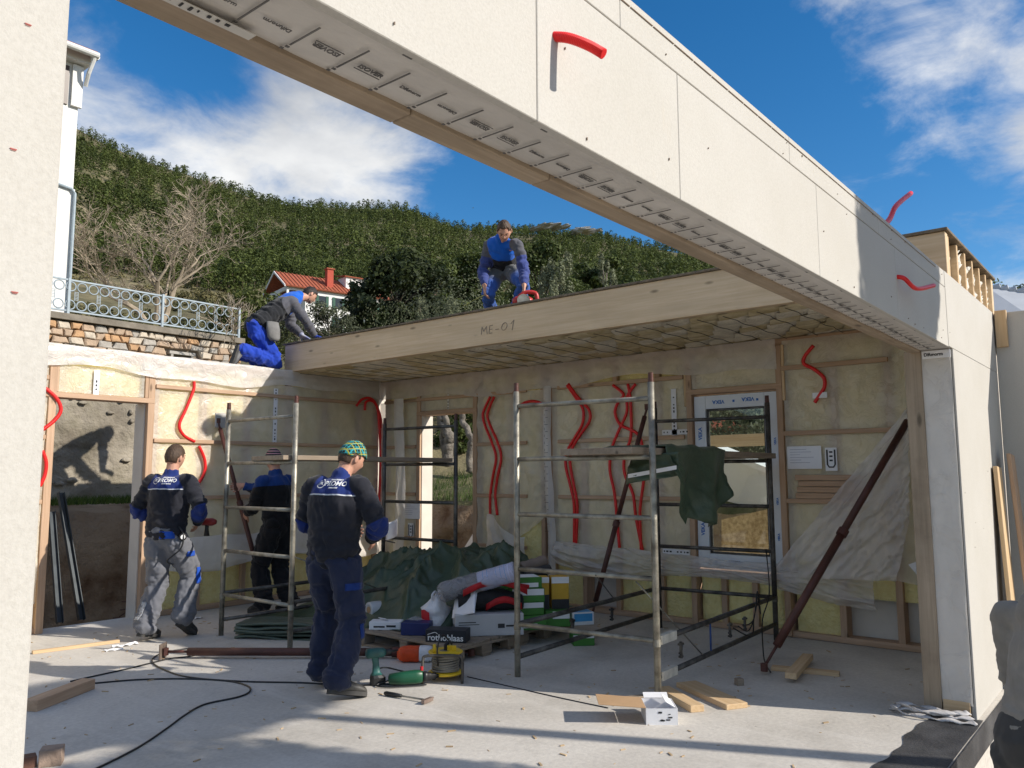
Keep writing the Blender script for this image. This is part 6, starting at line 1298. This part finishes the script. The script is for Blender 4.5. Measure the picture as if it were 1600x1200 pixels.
    hem = pe-spine*.02*s; P = [hem, pe.lerp(ch, .33), pe.lerp(ch, .66), ch, ch.lerp(nk, .45), ch.lerp(nk, .78), nk-spine*.015*s]
    ell(g, P, [.182*b, .178*b, .182*b, .196*b, .192*b, .135*b, .082*s], [.135*b, .132*b, .132*b, .138*b, .122*b, .10*b, .080*s], side, 24)
    if collar: ell(g, [nk-spine*.03*s, nk+spine*.045*s], [.078*s, .070*s], [.078*s, .070*s], side, 18)
    if hood: ell(g, [nk-spine*.08*s-fwd*.09*s, nk-spine*.01*s-fwd*.08*s, nk+spine*.05*s-fwd*.03*s], [.13*s, .13*s, .09*s], [.05*s, .06*s, .06*s], side, 16)
    for S in 'LR':
        sh, el, wr = J['sh'+S], J['el'+S], J['wr'+S]
        g.tube(spline([ch.lerp(nk, .42).lerp(sh, .45), sh-(sh-nk).normalized()*.01*s, sh.lerp(el, .45), el, el.lerp(wr, .45), wr.lerp(el, .06)], 4), [.068*b]*3+[.073*b]*3+[.071*b]*3+[.068*b]*3+[.066*b]*3+[.060*b]*3+[.050*b, .046*b, .045*b], 16)
    me = solid(g, .0125, 4); n = len(me.vertices); co = np.zeros(n*3); me.vertices.foreach_get('co', co); no = np.zeros(n*3); me.vertices.foreach_get('normal', no); co = co.reshape(-1, 3); no = no.reshape(-1, 3)
    yk = np.zeros(n, np.float32); aw = np.zeros(n, np.float32); al = np.zeros(n, np.float32); new = co.copy()
    armp = {S: [J['sh'+S], J['el'+S], J['wr'+S]] for S in 'LR'}; tor = [pe, ch, nk]
    for i in range(n):
        p = Vector(co[i]); dt, _ = seg_dist(p, tor); da, ar = min((seg_dist(p, armp[S]) for S in 'LR'), key=lambda q: q[0])
        lat = abs((p-nk).dot(side)); dep = abs((p-(pe if (p-pe).dot(spine) < 0 else nk)).dot(fwd)); tp_ = max(0, min(1, (p-pe).dot(spine)/(nk-pe).length)); ax0 = pe.lerp(ch, tp_/.62) if tp_ < .62 else ch.lerp(nk, (tp_-.62)/.38); dep = abs((p-ax0).dot(fwd)); wv = .19 if tp_ < .75 else .19-.09*(tp_-.75)/.25; mt = math.sqrt((lat/(wv*b))**2+(dep/(.136*b))**2); aw[i] = .06*(mt-da/(.074*b)); al[i] = ar/s; yk[i] = (p-ch).dot(spine)/s-yoke_at
        ls = Vector(((p-nk).dot(side), (p-nk).dot(fwd), (p-nk).dot(spine)))
        if aw[i] > -.01: w_ = math.exp(-((ar/s-.30)/.12)**2); d = (.007+.013*w_)*fbm((ls.x*9+seed, ls.y*9, ar*24), 4)-.006*max(0, 1-abs(fbm((ls.x*5+seed, ls.y*5, ar*13), 2))*4)
        else:
            low = max(0, min(1, (-ls.z/s-.28)/.25)); cr_ = max(0, 1-abs(fbm((ls.x*5.5+ls.z*2+seed, ls.y*5, ls.z*3.2), 3))*3.2); d = .010*fbm((ls.x*10+seed, ls.y*10, ls.z*(4+8*low)), 4)-.011*cr_*(.35+.65*low+.3*math.exp(-((ls.z/s+.25)/.12)**2))+.012*low*fbm((ls.x*4+seed, ls.y*4, ls.z*22), 3)
        new[i] += no[i]*d*fold*1.4
    me.vertices.foreach_set('co', new.ravel())
    for nm, ar_ in (('yoke', yk), ('armw', aw), ('arml', al)): a_ = me.attributes.new(nm, 'FLOAT', 'POINT'); a_.data.foreach_set('value', ar_)
    me.update(); jk = link('jacket', me, top, t)
    # trousers
    g = G(); hl, hr = J['hipL'], J['hipR']; hc = (hl+hr)/2
    ell(g, [pe+spine*.07*s, pe, hc-Vector((0, 0, .01))], [.172*s, .184*s, .178*s], [.128*s, .140*s, .132*s], side, 20)
    for S in 'LR':
        hp_, kn, an = J['hip'+S], J['kn'+S], J['an'+S]
        ell(g, [hp_, hp_.lerp(kn, .35), hp_.lerp(kn, .75), kn, kn.lerp(an, .4), kn.lerp(an, .85), an], [q*s*baggy for q in (.118, .118, .106, .100, .102, .100, .102)], [q*s*baggy for q in (.126, .124, .110, .104, .104, .104, .108)], side, 16)
    me = solid(g, .0125, 4); n = len(me.vertices); co = np.zeros(n*3); me.vertices.foreach_get('co', co); no = np.zeros(n*3); me.vertices.foreach_get('normal', no); co = co.reshape(-1, 3); no = no.reshape(-1, 3); new = co.copy(); ll = np.zeros(n, np.float32)
    lp = {S: [J['hip'+S], J['kn'+S], J['an'+S]] for S in 'LR'}
    for i in range(n):
        p = Vector(co[i]); d_, ar = min((seg_dist(p, lp[S]) for S in 'LR'), key=lambda q: q[0]); ll[i] = ar/s; a = ar/s
        kz = math.exp(-((a-.43)/.10)**2); az = math.exp(-((a-.80)/.12)**2); w_ = max(kz*.7, az)
        cr_ = max(0, 1-abs(fbm((p.x*6+p.z*3+seed, p.y*6, p.z*4), 3))*3.2); d = .008*fbm((p.x*11+seed, p.y*11, p.z*3.5), 4)-.011*cr_+(.004+.015*w_)*fbm((p.x*5+seed, p.y*5, ar*21), 3); new[i] += no[i]*d*fold*1.3
    me.vertices.foreach_set('co', new.ravel()); a_ = me.attributes.new('legl', 'FLOAT', 'POINT'); a_.data.foreach_set('value', ll); me.update(); tr_ = link('trousers', me, pants, t)
    # boots
    for S in 'LR':
        an, toe, kn = J['an'+S], J['toe'+S], J['kn'+S]; f = (toe-an); up = (kn-an).normalized(); f = (f-up*f.dot(up)*.0); dn = (toe-an).normalized(); w = dn.cross(up).normalized(); un = w.cross(dn).normalized()
        heel = an-dn*.045*s-up*.055*s; ft = toe; ax_ = (ft-heel).normalized(); un = w.cross(ax_).normalized(); L = (ft-heel).length+.05*s
        g = G(); rings = []
        for u, ww, hh in ((0, .032, .06), (.06, .044, .09), (.25, .047, .11), (.42, .047, .10), (.6, .052, .078), (.8, .054, .066), (.94, .044, .052), (1.0, .022, .03)):
            c = heel+ax_*(L*u); rings.append([c+w*ww*s*math.cos(a)+un*(hh*s*(.5+.5*math.sin(a))) for a in np.linspace(0, 2*math.pi, 17)[:-1]])
        g.loft(rings); ell(g, [heel+ax_*L*.22+un*.03*s, an+up*.03*s, an+up*.10*s], [.044*s, .046*s, .05*s], [.05*s, .05*s, .054*s], w, 14)
        bt = link('boot', solid(g, .009, 3), boot, t)
        g = G(); out = [(0, .024), (.04, .036), (.2, .041), (.42, .038), (.62, .047), (.82, .050), (.95, .038), (1.01, .014)]
        pr_ = [heel+ax_*(L*u)+w*q*s for u, q in out]+[heel+ax_*(L*u)-w*q*s for u, q in reversed(out)]
        g.loft([[p-un*.012*s for p in pr_], [p+un*.016*s for p in pr_]]); g.build('sole', SOLE, bt)
    if logo:
        bv = BVHTree.FromPolygons([Vector(v) for v in new_j(jk)], [tuple(p.vertices) for p in jk.data.polygons]); cen = ch+spine*(yoke_at+.075)*s-fwd*0
        def onback(x, y, off=.004):
            o = cen+side*x*s+spine*y*s-fwd*.4; hit = bv.ray_cast(o, fwd, 1.); return (hit[0]+hit[1]*off) if hit[0] is not None else None
        def decal(me, x0, y0, name, sc=1.):
            vs = []; 
            for v in me.vertices: q = onback(x0+v.co.x*sc, y0+v.co.y*sc); vs.append(q if q is not None else cen)
            g = G(); g.v = [tuple(v) for v in vs]; g.f = [tuple(p.vertices) for p in me.polygons]; g.mi = [0]*len(g.f); g.build(name, WHITE, jk)
        tm = textmesh('PROMO', .047, .0012, .12, 0.); decal(tm, .042, 0, 'wordmark')
        g = G(); n = 26
        for k in range(n):
            a0, a1 = 2*math.pi*k/n, 2*math.pi*(k+1)/n; c = (-.072, .0)
            q = [onback(c[0]+r*math.cos(a), c[1]+r*math.sin(a)) for r, a in ((.029, a0), (.029, a1), (.034, a1), (.034, a0))]
            if all(x is not None for x in q): g.add(q, [(0, 1, 2, 3)])
        g.build('emblem_ring', WHITE, jk); tm = textmesh('PR', .030, .0012, 0., 0.); decal(tm, -.072, 0, 'emblem_mark')
        g = G()
        for (y, x0, x1) in ((.029, -.005, .09), (-.030, .0, .075)):
            x = x0
            while x < x1:
                w_ = random.uniform(.004, .008); q = [onback(a, b) for a, b in ((x, y-.005), (x+w_, y-.005), (x+w_, y+.005), (x, y+.005))]
                if all(z is not None for z in q): g.add(q, [(0, 1, 2, 3)])
                x += w_+.0025
        g.build('small_print', WHITE, jk)
    return t, jk, tr_, HM
def new_j(o): co = np.zeros(len(o.data.vertices)*3); o.data.vertices.foreach_get('co', co); return co.reshape(-1, 3)
def joints(origin, heading, L, s=1.):
    f = Vector((heading[0], heading[1], 0)).normalized(); r = Vector((f.y, -f.x, 0)); o = Vector(origin)
    return {k: (o+r*v[0]*s+f*v[1]*s+Vector((0, 0, v[2]*s))) if k not in ('hf', 'hu', 'hdL', 'hdR') else (r*v[0]+f*v[1]+Vector((0, 0, v[2]))).normalized() for k, v in L.items()}, r, f
def limbs(J, s, poleA=None, poleK=None):
    for S in 'LR':
        if 'el'+S not in J: J['el'+S] = ik(J['sh'+S], J['wr'+S], .295*s, .27*s, poleA[S])
        if 'kn'+S not in J: J['kn'+S] = ik(J['hip'+S], J['an'+S], .44*s, .425*s, poleK[S])
    return J
def rotz(v, a): v = Vector(v); c, s_ = math.cos(a), math.sin(a); return Vector((v.x*c-v.y*s_, v.x*s_+v.y*c, 0))
FD = Vector((.774, .633, 0)); RTv = Vector((.633, -.774, 0))
NAVY = (.016, .032, .150); CHAR = (.020, .021, .028); BRIGHT = (.012, .06, .42); GREYP = (.135, .14, .16); DNAVY = (.020, .026, .055); SLV = (.095, .095, .11)
FLEECE = cloth_mat('blue and charcoal fleece', CHAR, NAVY, (.27, .45, NAVY), CHAR, (.62, .64, .68)); FLEECE2 = cloth_mat('black jacket with blue yoke', (.013, .013, .014), (.012, .04, .16))
VEST = cloth_mat('blue and black vest', (.020, .021, .024), (.010, .105, .50), None, SLV); VEST2 = cloth_mat('blue vest over blue sleeves', (.014, .014, .016), (.010, .105, .50), (.14, .60, (.05, .07, .22)), SLV)
PGREY = cloth_mat('grey work trousers', GREYP, wear=(.19, .195, .21)); PNAVY = cloth_mat('navy work trousers', DNAVY, wear=(.045, .05, .085)); PBLUE = cloth_mat('royal blue work trousers', (.018, .055, .40)); PGB = cloth_mat('grey and blue work trousers', (.115, .118, .12), hi=(.24, .80, (.04, .10, .34)))
PBLK = cloth_mat('black work trousers', (.016, .016, .018)); HOODY = cloth_mat('grey hooded sweatshirt', (.25, .235, .21), wear=(.15, .13, .11)); PDARK = cloth_mat('dark grey trousers', (.055, .055, .055), wear=(.09, .085, .08))
def plaid():
    m, nt, b = node_mat('plaid knit'); tc = nt.nodes.new('ShaderNodeTexCoord'); c = (.012, .012, .016); colr = None
    prev = c
    for (dirn, sc_, thr, cc) in (((1, .2, 0), 62., .90, (.02, .28, .30)), ((0, .1, 1), 62., .90, (.02, .28, .30)), ((.2, 1, 0), 62., .88, (.03, .35, .40)), ((1, .2, .1), 31., .93, (.36, .33, .04)), ((0, .1, 1), 31., .95, (.36, .33, .04))):
        d = nt.nodes.new('ShaderNodeVectorMath'); d.operation = 'DOT_PRODUCT'; nt.links.new(tc.outputs['Object'], d.inputs[0]); d.inputs[1].default_value = [x*sc_*4.6 for x in dirn]
        s = nt.nodes.new('ShaderNodeMath'); s.operation = 'SINE'; nt.links.new(d.outputs['Value'], s.inputs[0]); r = ramp_(nt, s.outputs[0], [(thr-.08, 0.), (thr, 1.)]); prev = mix_(nt, r, prev, cc)
    nt.links.new(prev, b.inputs['Base Color']); b.inputs['Roughness'].default_value = .95; bump_(nt, b, noise_(nt, tc.outputs['Object'], 150, 2), .4, .003); return m
def striped(HM=None):
    m, nt, b = node_mat('striped knit'); tc = nt.nodes.new('ShaderNodeTexCoord'); d = nt.nodes.new('ShaderNodeVectorMath'); d.operation = 'DOT_PRODUCT'; nt.links.new(tc.outputs['Object'], d.inputs[0]); d.inputs[1].default_value = (0, 0, 210)
    s = nt.nodes.new('ShaderNodeMath'); s.operation = 'SINE'; nt.links.new(d.outputs['Value'], s.inputs[0]); nt.links.new(ramp_(nt, s.outputs[0], [(.55, (.014, .014, .016)), (.60, (.72, .60, .62)), (.85, (.72, .60, .62)), (.9, (.45, .08, .13))]), b.inputs['Base Color']); b.inputs['Roughness'].default_value = .95; return m
# --- walking worker in grey trousers
s = 1.05; hd = rotz(FD, math.radians(-12)); o = Vector((4.06, 7.72, 0))
J, r_, f_ = joints(o, hd, dict(pelvis=(0, 0, .98), chest=(0, .02, 1.32), neck=(0, .04, 1.515), head=(.01, .075, 1.675), hf=(.15, 1, -.12), shL=(-.195, .03, 1.45), shR=(.195, .03, 1.45), wrL=(-.17, .20, 1.06), wrR=(.19, .20, 1.06), hipL=(-.095, 0, .93), hipR=(.095, 0, .93), anL=(-.12, -.10, .10), toeL=(-.13, .08, .022), anR=(.13, .10, .165), toeR=(.14, .25, .022)), s)
J = limbs(J, s, {'L': -r_*1.0-f_*.9, 'R': r_*1.0-f_*.9}, {'L': f_, 'R': f_})
w1, jk, tr_, HM = person('worker walking away in blue-black fleece and grey trousers beside the doorway', J, s, FLEECE, PGREY, logo=True, yoke_at=.055, seed=1, bulk=1.10)
def patch(parent, c, n, w, h, m_, name, sd=None):
    n = Vector(n).normalized(); u = Vector((0, 0, 1)).cross(n).normalized(); v = n.cross(u); bv = BVHTree.FromPolygons([Vector(q) for q in new_j(parent)], [tuple(p.vertices) for p in parent.data.polygons]); g = G(); k = 8
    vs = []
    for i in range(k+1):
        for j in range(k+1):
            o = Vector(c)+u*(i/k-.5)*w+v*(j/k-.5)*h+n*.3; hit = bv.ray_cast(o, -n, .6); vs.append(hit[0]+n*.006 if hit[0] is not None else Vector(c))
    return g.add(vs, [(i*(k+1)+j, (i+1)*(k+1)+j, (i+1)*(k+1)+j+1, i*(k+1)+j+1) for i in range(k) for j in range(k)]).build(name, m_, parent, smooth=True, thick=.004)
BPK = cloth_mat('bright blue pocket', (.015, .075, .42)); DPK = cloth_mat('blue pocket', (.012, .035, .16))
pe = J['pelvis']; patch(tr_, pe+r_*.09-f_*.12-Vector((0, 0, .02)), -f_, .13, .07, BPK, 'pocket_flap'); patch(tr_, J['hipR'].lerp(J['knR'], .42)+r_*.1, (r_-f_*.8), .10, .05, BPK, 'pocket_flap'); patch(tr_, J['knR']+r_*.05, (r_-f_*.5), .05, .16, BPK, 'side_stripe')
patch(tr_, J['knL'].lerp(J['anL'], .55)-f_*.05, -f_-r_*.4, .05, .16, mat('pale print', (.35, .36, .38), .8, .6, 60), 'printed_leg_mark')
tape = thing('tape_measure', 'round white and black tape measure clipped to the grey trousers', 'tape measure', pe+r_*.19); G().lathe([(0, -.02), (.034, -.02), (.038, 0), (.034, .02), (0, .02)], Matrix.Translation(pe+r_*.215-f_*.05-Vector((0, 0, .04))) @ rot_to((0, 0, 0), r_-f_) @ Matrix.Rotation(math.pi/2, 4, 'Y'), 16).build('case', BLACK, tape, smooth=True)
G().lathe([(0, .0), (.022, 0), (.022, .003), (0, .003)], Matrix.Translation(pe+r_*.228-f_*.064-Vector((0, 0, .04))) @ rot_to((0, 0, 0), r_-f_) @ Matrix.Rotation(math.pi/2, 4, 'Y'), 16).build('dial', WHITE, tape)
G().tube(spline([pe+r_*.18-f_*.06+Vector((0, 0, .06)), pe+r_*.23-f_*.06-Vector((0, 0, .02)), pe+r_*.22-f_*.08-Vector((0, 0, .15)), pe+r_*.12-f_*.14-Vector((0, 0, .26)), pe+r_*.17-f_*.10-Vector((0, 0, .30))], 6), .008, 6).build('strap', BLACK, tape, smooth=True)
dr2 = thing('cordless_drill', 'red and black drill held before the walking worker', 'drill', J['wrR']); c = J['wrR']+f_*.09+r_*.05; G().tube([c-r_*.10, c-r_*.05, c+r_*.06, c+r_*.10], [.02, .038, .04, .022], 10).build('motor_housing', mat('dark red plastic', (.22, .02, .02), .4, .2), dr2, smooth=True); G().tube([c, c-Vector((0, 0, .07)), c-Vector((0, 0, .14))], [.022, .02, .03], 8).build('handle', BLACK, dr2, smooth=True)
# --- worker in the plaid beanie
s = 1.04; hd = rotz(FD, math.radians(-24)); o = Vector((3.86, 4.88, 0))
J, r_, f_ = joints(o, hd, dict(pelvis=(0, 0, .97), chest=(.0, .03, 1.31), neck=(.01, .06, 1.50), head=(.045, .145, 1.635), hf=(.40, 1, -.45), shL=(-.20, .02, 1.44), shR=(.20, .04, 1.435), wrL=(-.10, .25, 1.12), wrR=(.15, .26, 1.05), hdR=(-.3, .8, -.25), hipL=(-.095, 0, .92), hipR=(.095, 0, .92), anL=(-.17, .10, .10), toeL=(-.20, .27, .022), anR=(.15, -.14, .10), toeR=(.25, -.01, .022)), s)
J = limbs(J, s, {'L': -r_-f_*.7, 'R': r_-f_*.7}, {'L': f_-r_*.2, 'R': f_+r_*.2})
w3, jk, tr_, HM = person('worker with plaid beanie in blue-black fleece and navy trousers, seen from behind', J, s, FLEECE, PNAVY, hat=plaid(), logo=True, yoke_at=.06, seed=2, bulk=1.14)
pe = J['pelvis']; patch(tr_, J['hipR'].lerp(J['knR'], .40)+r_*.08, (r_*.6-f_), .15, .05, DPK, 'pocket_flap'); patch(tr_, J['hipL'].lerp(J['knL'], .25)-r_*.1, (-r_-f_*.2), .07, .06, DPK, 'pocket_flap'); patch(tr_, J['knR']+r_*.07-Vector((0, 0, .05)), (r_-f_*.4), .04, .10, DPK, 'knee_tab')
pn = thing('pencil', 'pencil in the hand of the worker with plaid beanie', 'pencil', J['wrR']); a = J['wrR']+f_*.08; G().tube([a-r_*.03, a+r_*.16-Vector((0, 0, .03))], .005, 6).build('barrel', BLACK, pn)
tag(G().sheet(lambda u, v: J['wrR']+f_*(.12+.03*math.sin(u*3))+r_*(.05+.10*u)+Vector((0, 0, -.02+.13*v+.04*u)), 6, 6).build('paper_sheet', PAPER, smooth=True, thick=.001), 'white paper held by the worker with plaid beanie', 'paper')
# --- worker with the striped beanie at the prop
s = 1.05; hd = (-RTv*.85+FD*.50).normalized(); o = Vector((5.62, 8.12, 0))
J, r_, f_ = joints(o, hd, dict(pelvis=(0, 0, .97), chest=(0, .04, 1.32), neck=(0, .07, 1.51), head=(.0, .10, 1.665), hf=(.1, 1, -.15), shL=(-.20, .05, 1.44), shR=(.20, .05, 1.44), wrL=(-.1, .4, 1.2), wrR=(.1, .4, 1.2), hipL=(-.095, 0, .92), hipR=(.095, 0, .92), anL=(-.12, .05, .10), toeL=(-.13, .22, .022), anR=(.12, -.10, .10), toeR=(.14, .08, .022)), s)
pr_a, pr_b = PY(412, 925, 8.25), PY(340, 655, 8.95)
def on_prop(y): 
    best = min((abs(600-UPy-y), t) for t, UPy in ((k/60, F*float(np.dot(np.array(pr_a.lerp(pr_b, k/60))-CAM, UP))/float(np.dot(np.array(pr_a.lerp(pr_b, k/60))-CAM, FW))) for k in range(61))); return pr_a.lerp(pr_b, best[1])
for S, y in (('R', 760), ('L', 808)): q = on_prop(y); d = (J['sh'+S]-q).normalized(); J['wr'+S] = q+d*.085; J['hd'+S] = -d
J = limbs(J, s, {'L': Vector((0, 0, -1))-r_*.3, 'R': Vector((0, 0, -1))+r_*.3}, {'L': f_, 'R': f_})
person('worker with striped beanie in dark jacket gripping the leaning prop behind the scaffold', J, s, FLEECE2, PBLK, hat=striped(), yoke_at=.06, seed=3, bulk=1.08, curl=(1.1, 1.1))
# --- kneeling worker on the wall top
s = 1.0; Yk = 9.06; z0 = 2.975; K = lambda x, y, dy=0.: PY(x, y, Yk+dy)
J = dict(pelvis=K(399, 508, .06), chest=K(438, 482, .06), neck=K(467, 463, .06), head=K(484, 461, .05)); side = Vector((0, -1, 0))
J.update(shR=K(456, 473, -.11), shL=K(456, 473, .25), hipR=K(402, 521, -.03), hipL=K(404, 521, .16), hf=Vector((.80, -.12, -.62)), hu=Vector((.55, 0, .8)))
J.update(wrR=K(492, 525, -.10), wrL=K(472, 524, .10), hdR=Vector((.9, .1, -.12)), hdL=Vector((.85, .2, -.25)))
J.update(knR=Vector((6.20, Yk-.03, z0+.075)), knL=Vector((6.28, Yk+.18, z0+.075)), anR=Vector((5.62, Yk-.02, z0+.12)), anL=Vector((5.74, Yk+.2, z0+.12)), toeR=Vector((5.47, Yk-.02, z0+.03)), toeL=Vector((5.55, Yk+.2, z0+.03)))
J['anR'].z = z0+.19; J['anL'].z = z0+.17; J['toeR'] = J['anR']+Vector((-.10, 0, -.155)); J['toeL'] = J['anL']+Vector((-.10, 0, -.135))
J = limbs(J, s, {'L': Vector((0, .5, -1)), 'R': Vector((.3, -.6, -.5))})
GLOVE = mat('blue glove', (.01, .04, .30), .6, .2); GLOVW = mat('white and blue glove', (.55, .56, .60), .6, .3, 9, c2=(.02, .07, .40))
kn_, jk, tr_, HM = person('bearded worker kneeling on the wall top in blue-shouldered vest and royal blue trousers', J, s, VEST, PBLUE, hair=HAIRD, gloves=(GLOVW, GLOVE), curl=(.35, .2), palm=(Vector((0, 0, -1)), Vector((0, 0, -1))), yoke_at=.07, seed=4, bulk=1.06, hairline=.01, baggy=.88, boot=mat('grey boot', (.12, .12, .125), .6, .3, 12))
g = G()
for k in range(7):
    a = k/6*math.pi-math.pi/2; g.tube([HM @ (head_pt((math.sin(a)*.75, math.cos(a)*.75+.1, -.55))*1.02), HM @ (head_pt((math.sin(a)*.6, math.cos(a)*.6+.1, -.85))*1.02)], .011, 6)
g.build('beard', mat('stubble', (.14, .085, .065), .8, .2), kn_, smooth=True)
tp = thing('tool_pouch', 'grey tool pouch on the hip of the kneeling worker', 'pouch', J['hipR']); c = J['hipR']+Vector((.10, -.14, .02)); rings = []
for u, w, h in ((0, .05, .05), (.15, .09, .09), (.6, .10, .12), (1, .085, .10)):
    cc = c+Vector((.03-.10*(1-u)*0+.03*(1-u), 0, -.11+.24*u)); rings.append([cc+Vector((w*math.cos(a), .045*math.sin(a), 0)) for a in np.linspace(0, 2*math.pi, 15)[:-1]])
G().loft(rings).build('pouch_body', mat('grey canvas', (.17, .165, .16), .9, .2, 12), tp, smooth=True)
# --- bending worker on the roof panel
s = 1.0; XB = 7.0; B_ = lambda x, y, dx=0.: PX(x, y, XB+dx)
hv = (-FD*.95+RTv*.1).normalized(); zf = 3.336
J = dict(pelvis=B_(786, 418, .10), chest=B_(782, 393, -.08), neck=B_(785, 373, -.20), head=B_(788, 361, -.30), hf=Vector((-.55, -.40, -.95)), hu=Vector((-.65, -.45, .7)))
J.update(shR=B_(764, 383, -.16), shL=B_(809, 383, -.16), hipR=B_(776, 424, .08), hipL=B_(798, 422, .08))
J.update(wrR=B_(757, 447, -.25), wrL=B_(819, 447, -.25), hdR=Vector((.1, 0, -1)), hdL=Vector((-.1, 0, -1)))
def gp(x, dx): p = B_(x, 480, dx); p.z = zf; return p
for S, x in (('R', 768), ('L', 806)): a = gp(x, .12); J['an'+S] = a+Vector((0, 0, .10)); J['toe'+S] = a+hv*.17+Vector((0, 0, .022)); J['kn'+S] = ik(J['hip'+S], J['an'+S], .43, .42, hv+(RTv*-.25 if S == 'R' else RTv*.25))
J = limbs(J, s, {'R': -RTv*.35+FD, 'L': RTv*.35+FD})
person('worker bending down on the roof panel in bright blue vest', J, s, VEST2, PGB, yoke_at=-.02, seed=5, bulk=.95, baggy=.80, palm=(Vector((-.5, .5, 0)), Vector((.5, -.5, 0))), curl=(.8, .8))
sd_ = thing('circular_saw', 'red power tool on the roof panel at the bending worker hand', 'power tool', B_(822, 470, -.3)); c = B_(818, 471, -.28); REDT = mat('red tool plastic', (.42, .03, .025), .4, .15)
G().tube([c-RTv*.12, c-RTv*.08, c+RTv*.06, c+RTv*.10], [.03, .055, .055, .03], 10).build('motor_housing', REDT, sd_, smooth=True); G().tube(spline([c-RTv*.05+Vector((0, 0, .05)), c+RTv*.02+Vector((0, 0, .10)), c+RTv*.13+Vector((0, 0, .09)), c+RTv*.15+Vector((0, 0, .0))], 5), .022, 8).build('handle', REDT, sd_, smooth=True); G().lathe([(0, 0), (.07, 0), (.07, .006), (0, .006)], Matrix.Translation(c-FD*.06) @ rot_to((0, 0, 0), FD) @ Matrix.Rotation(math.pi/2, 4, 'Y'), 20).build('blade_guard', STEEL, sd_)
st_ = tag(G().tube([B_(757, 461, -.28), B_(740, 469, -.3), B_(725, 478, -.35)], .004, 5).build('cord', mat('yellow cord', (.45, .40, .12), .7)), 'thin yellowish cord pulled by the bending worker', 'cord')
# --- man cut by the right edge
s = 1.0; o = PD(1652, 1000, 4.35); o.z = -.6; hd = rotz(RTv, math.radians(20))
zs = PD(1592, 955, 4.25).z-.01; sc_ = (zs+.6)/1.46
J, r_, f_ = joints(o, hd, dict(pelvis=(0, -.14, .96), chest=(0, -.03, 1.28), neck=(0, .05, 1.48), head=(0, .17, 1.61), hf=(0, 1, -.45), shL=(-.21, -.02, 1.42), shR=(.23, -.05, 1.41), wrL=(-.08, .26, 1.10), wrR=(.25, -.03, 1.05), hdR=(0, .9, -.3), hipL=(-.095, -.13, .91), hipR=(.095, -.13, .91), anL=(-.13, -.10, .10), toeL=(-.15, .07, .022), anR=(.14, -.12, .10), toeR=(.17, .05, .022)), sc_)
J = limbs(J, sc_, {'L': f_*.2-Vector((0, 0, 1)), 'R': r_*.2-f_-Vector((0, 0, .1))}, {'L': f_, 'R': f_})
person('man in grey hooded sweatshirt cut off by the right edge', J, sc_, HOODY, PDARK, seed=6, bulk=.92, fold=.45, hood=True, hair=HAIRD)
bpy.data.scenes.remove(tmp)
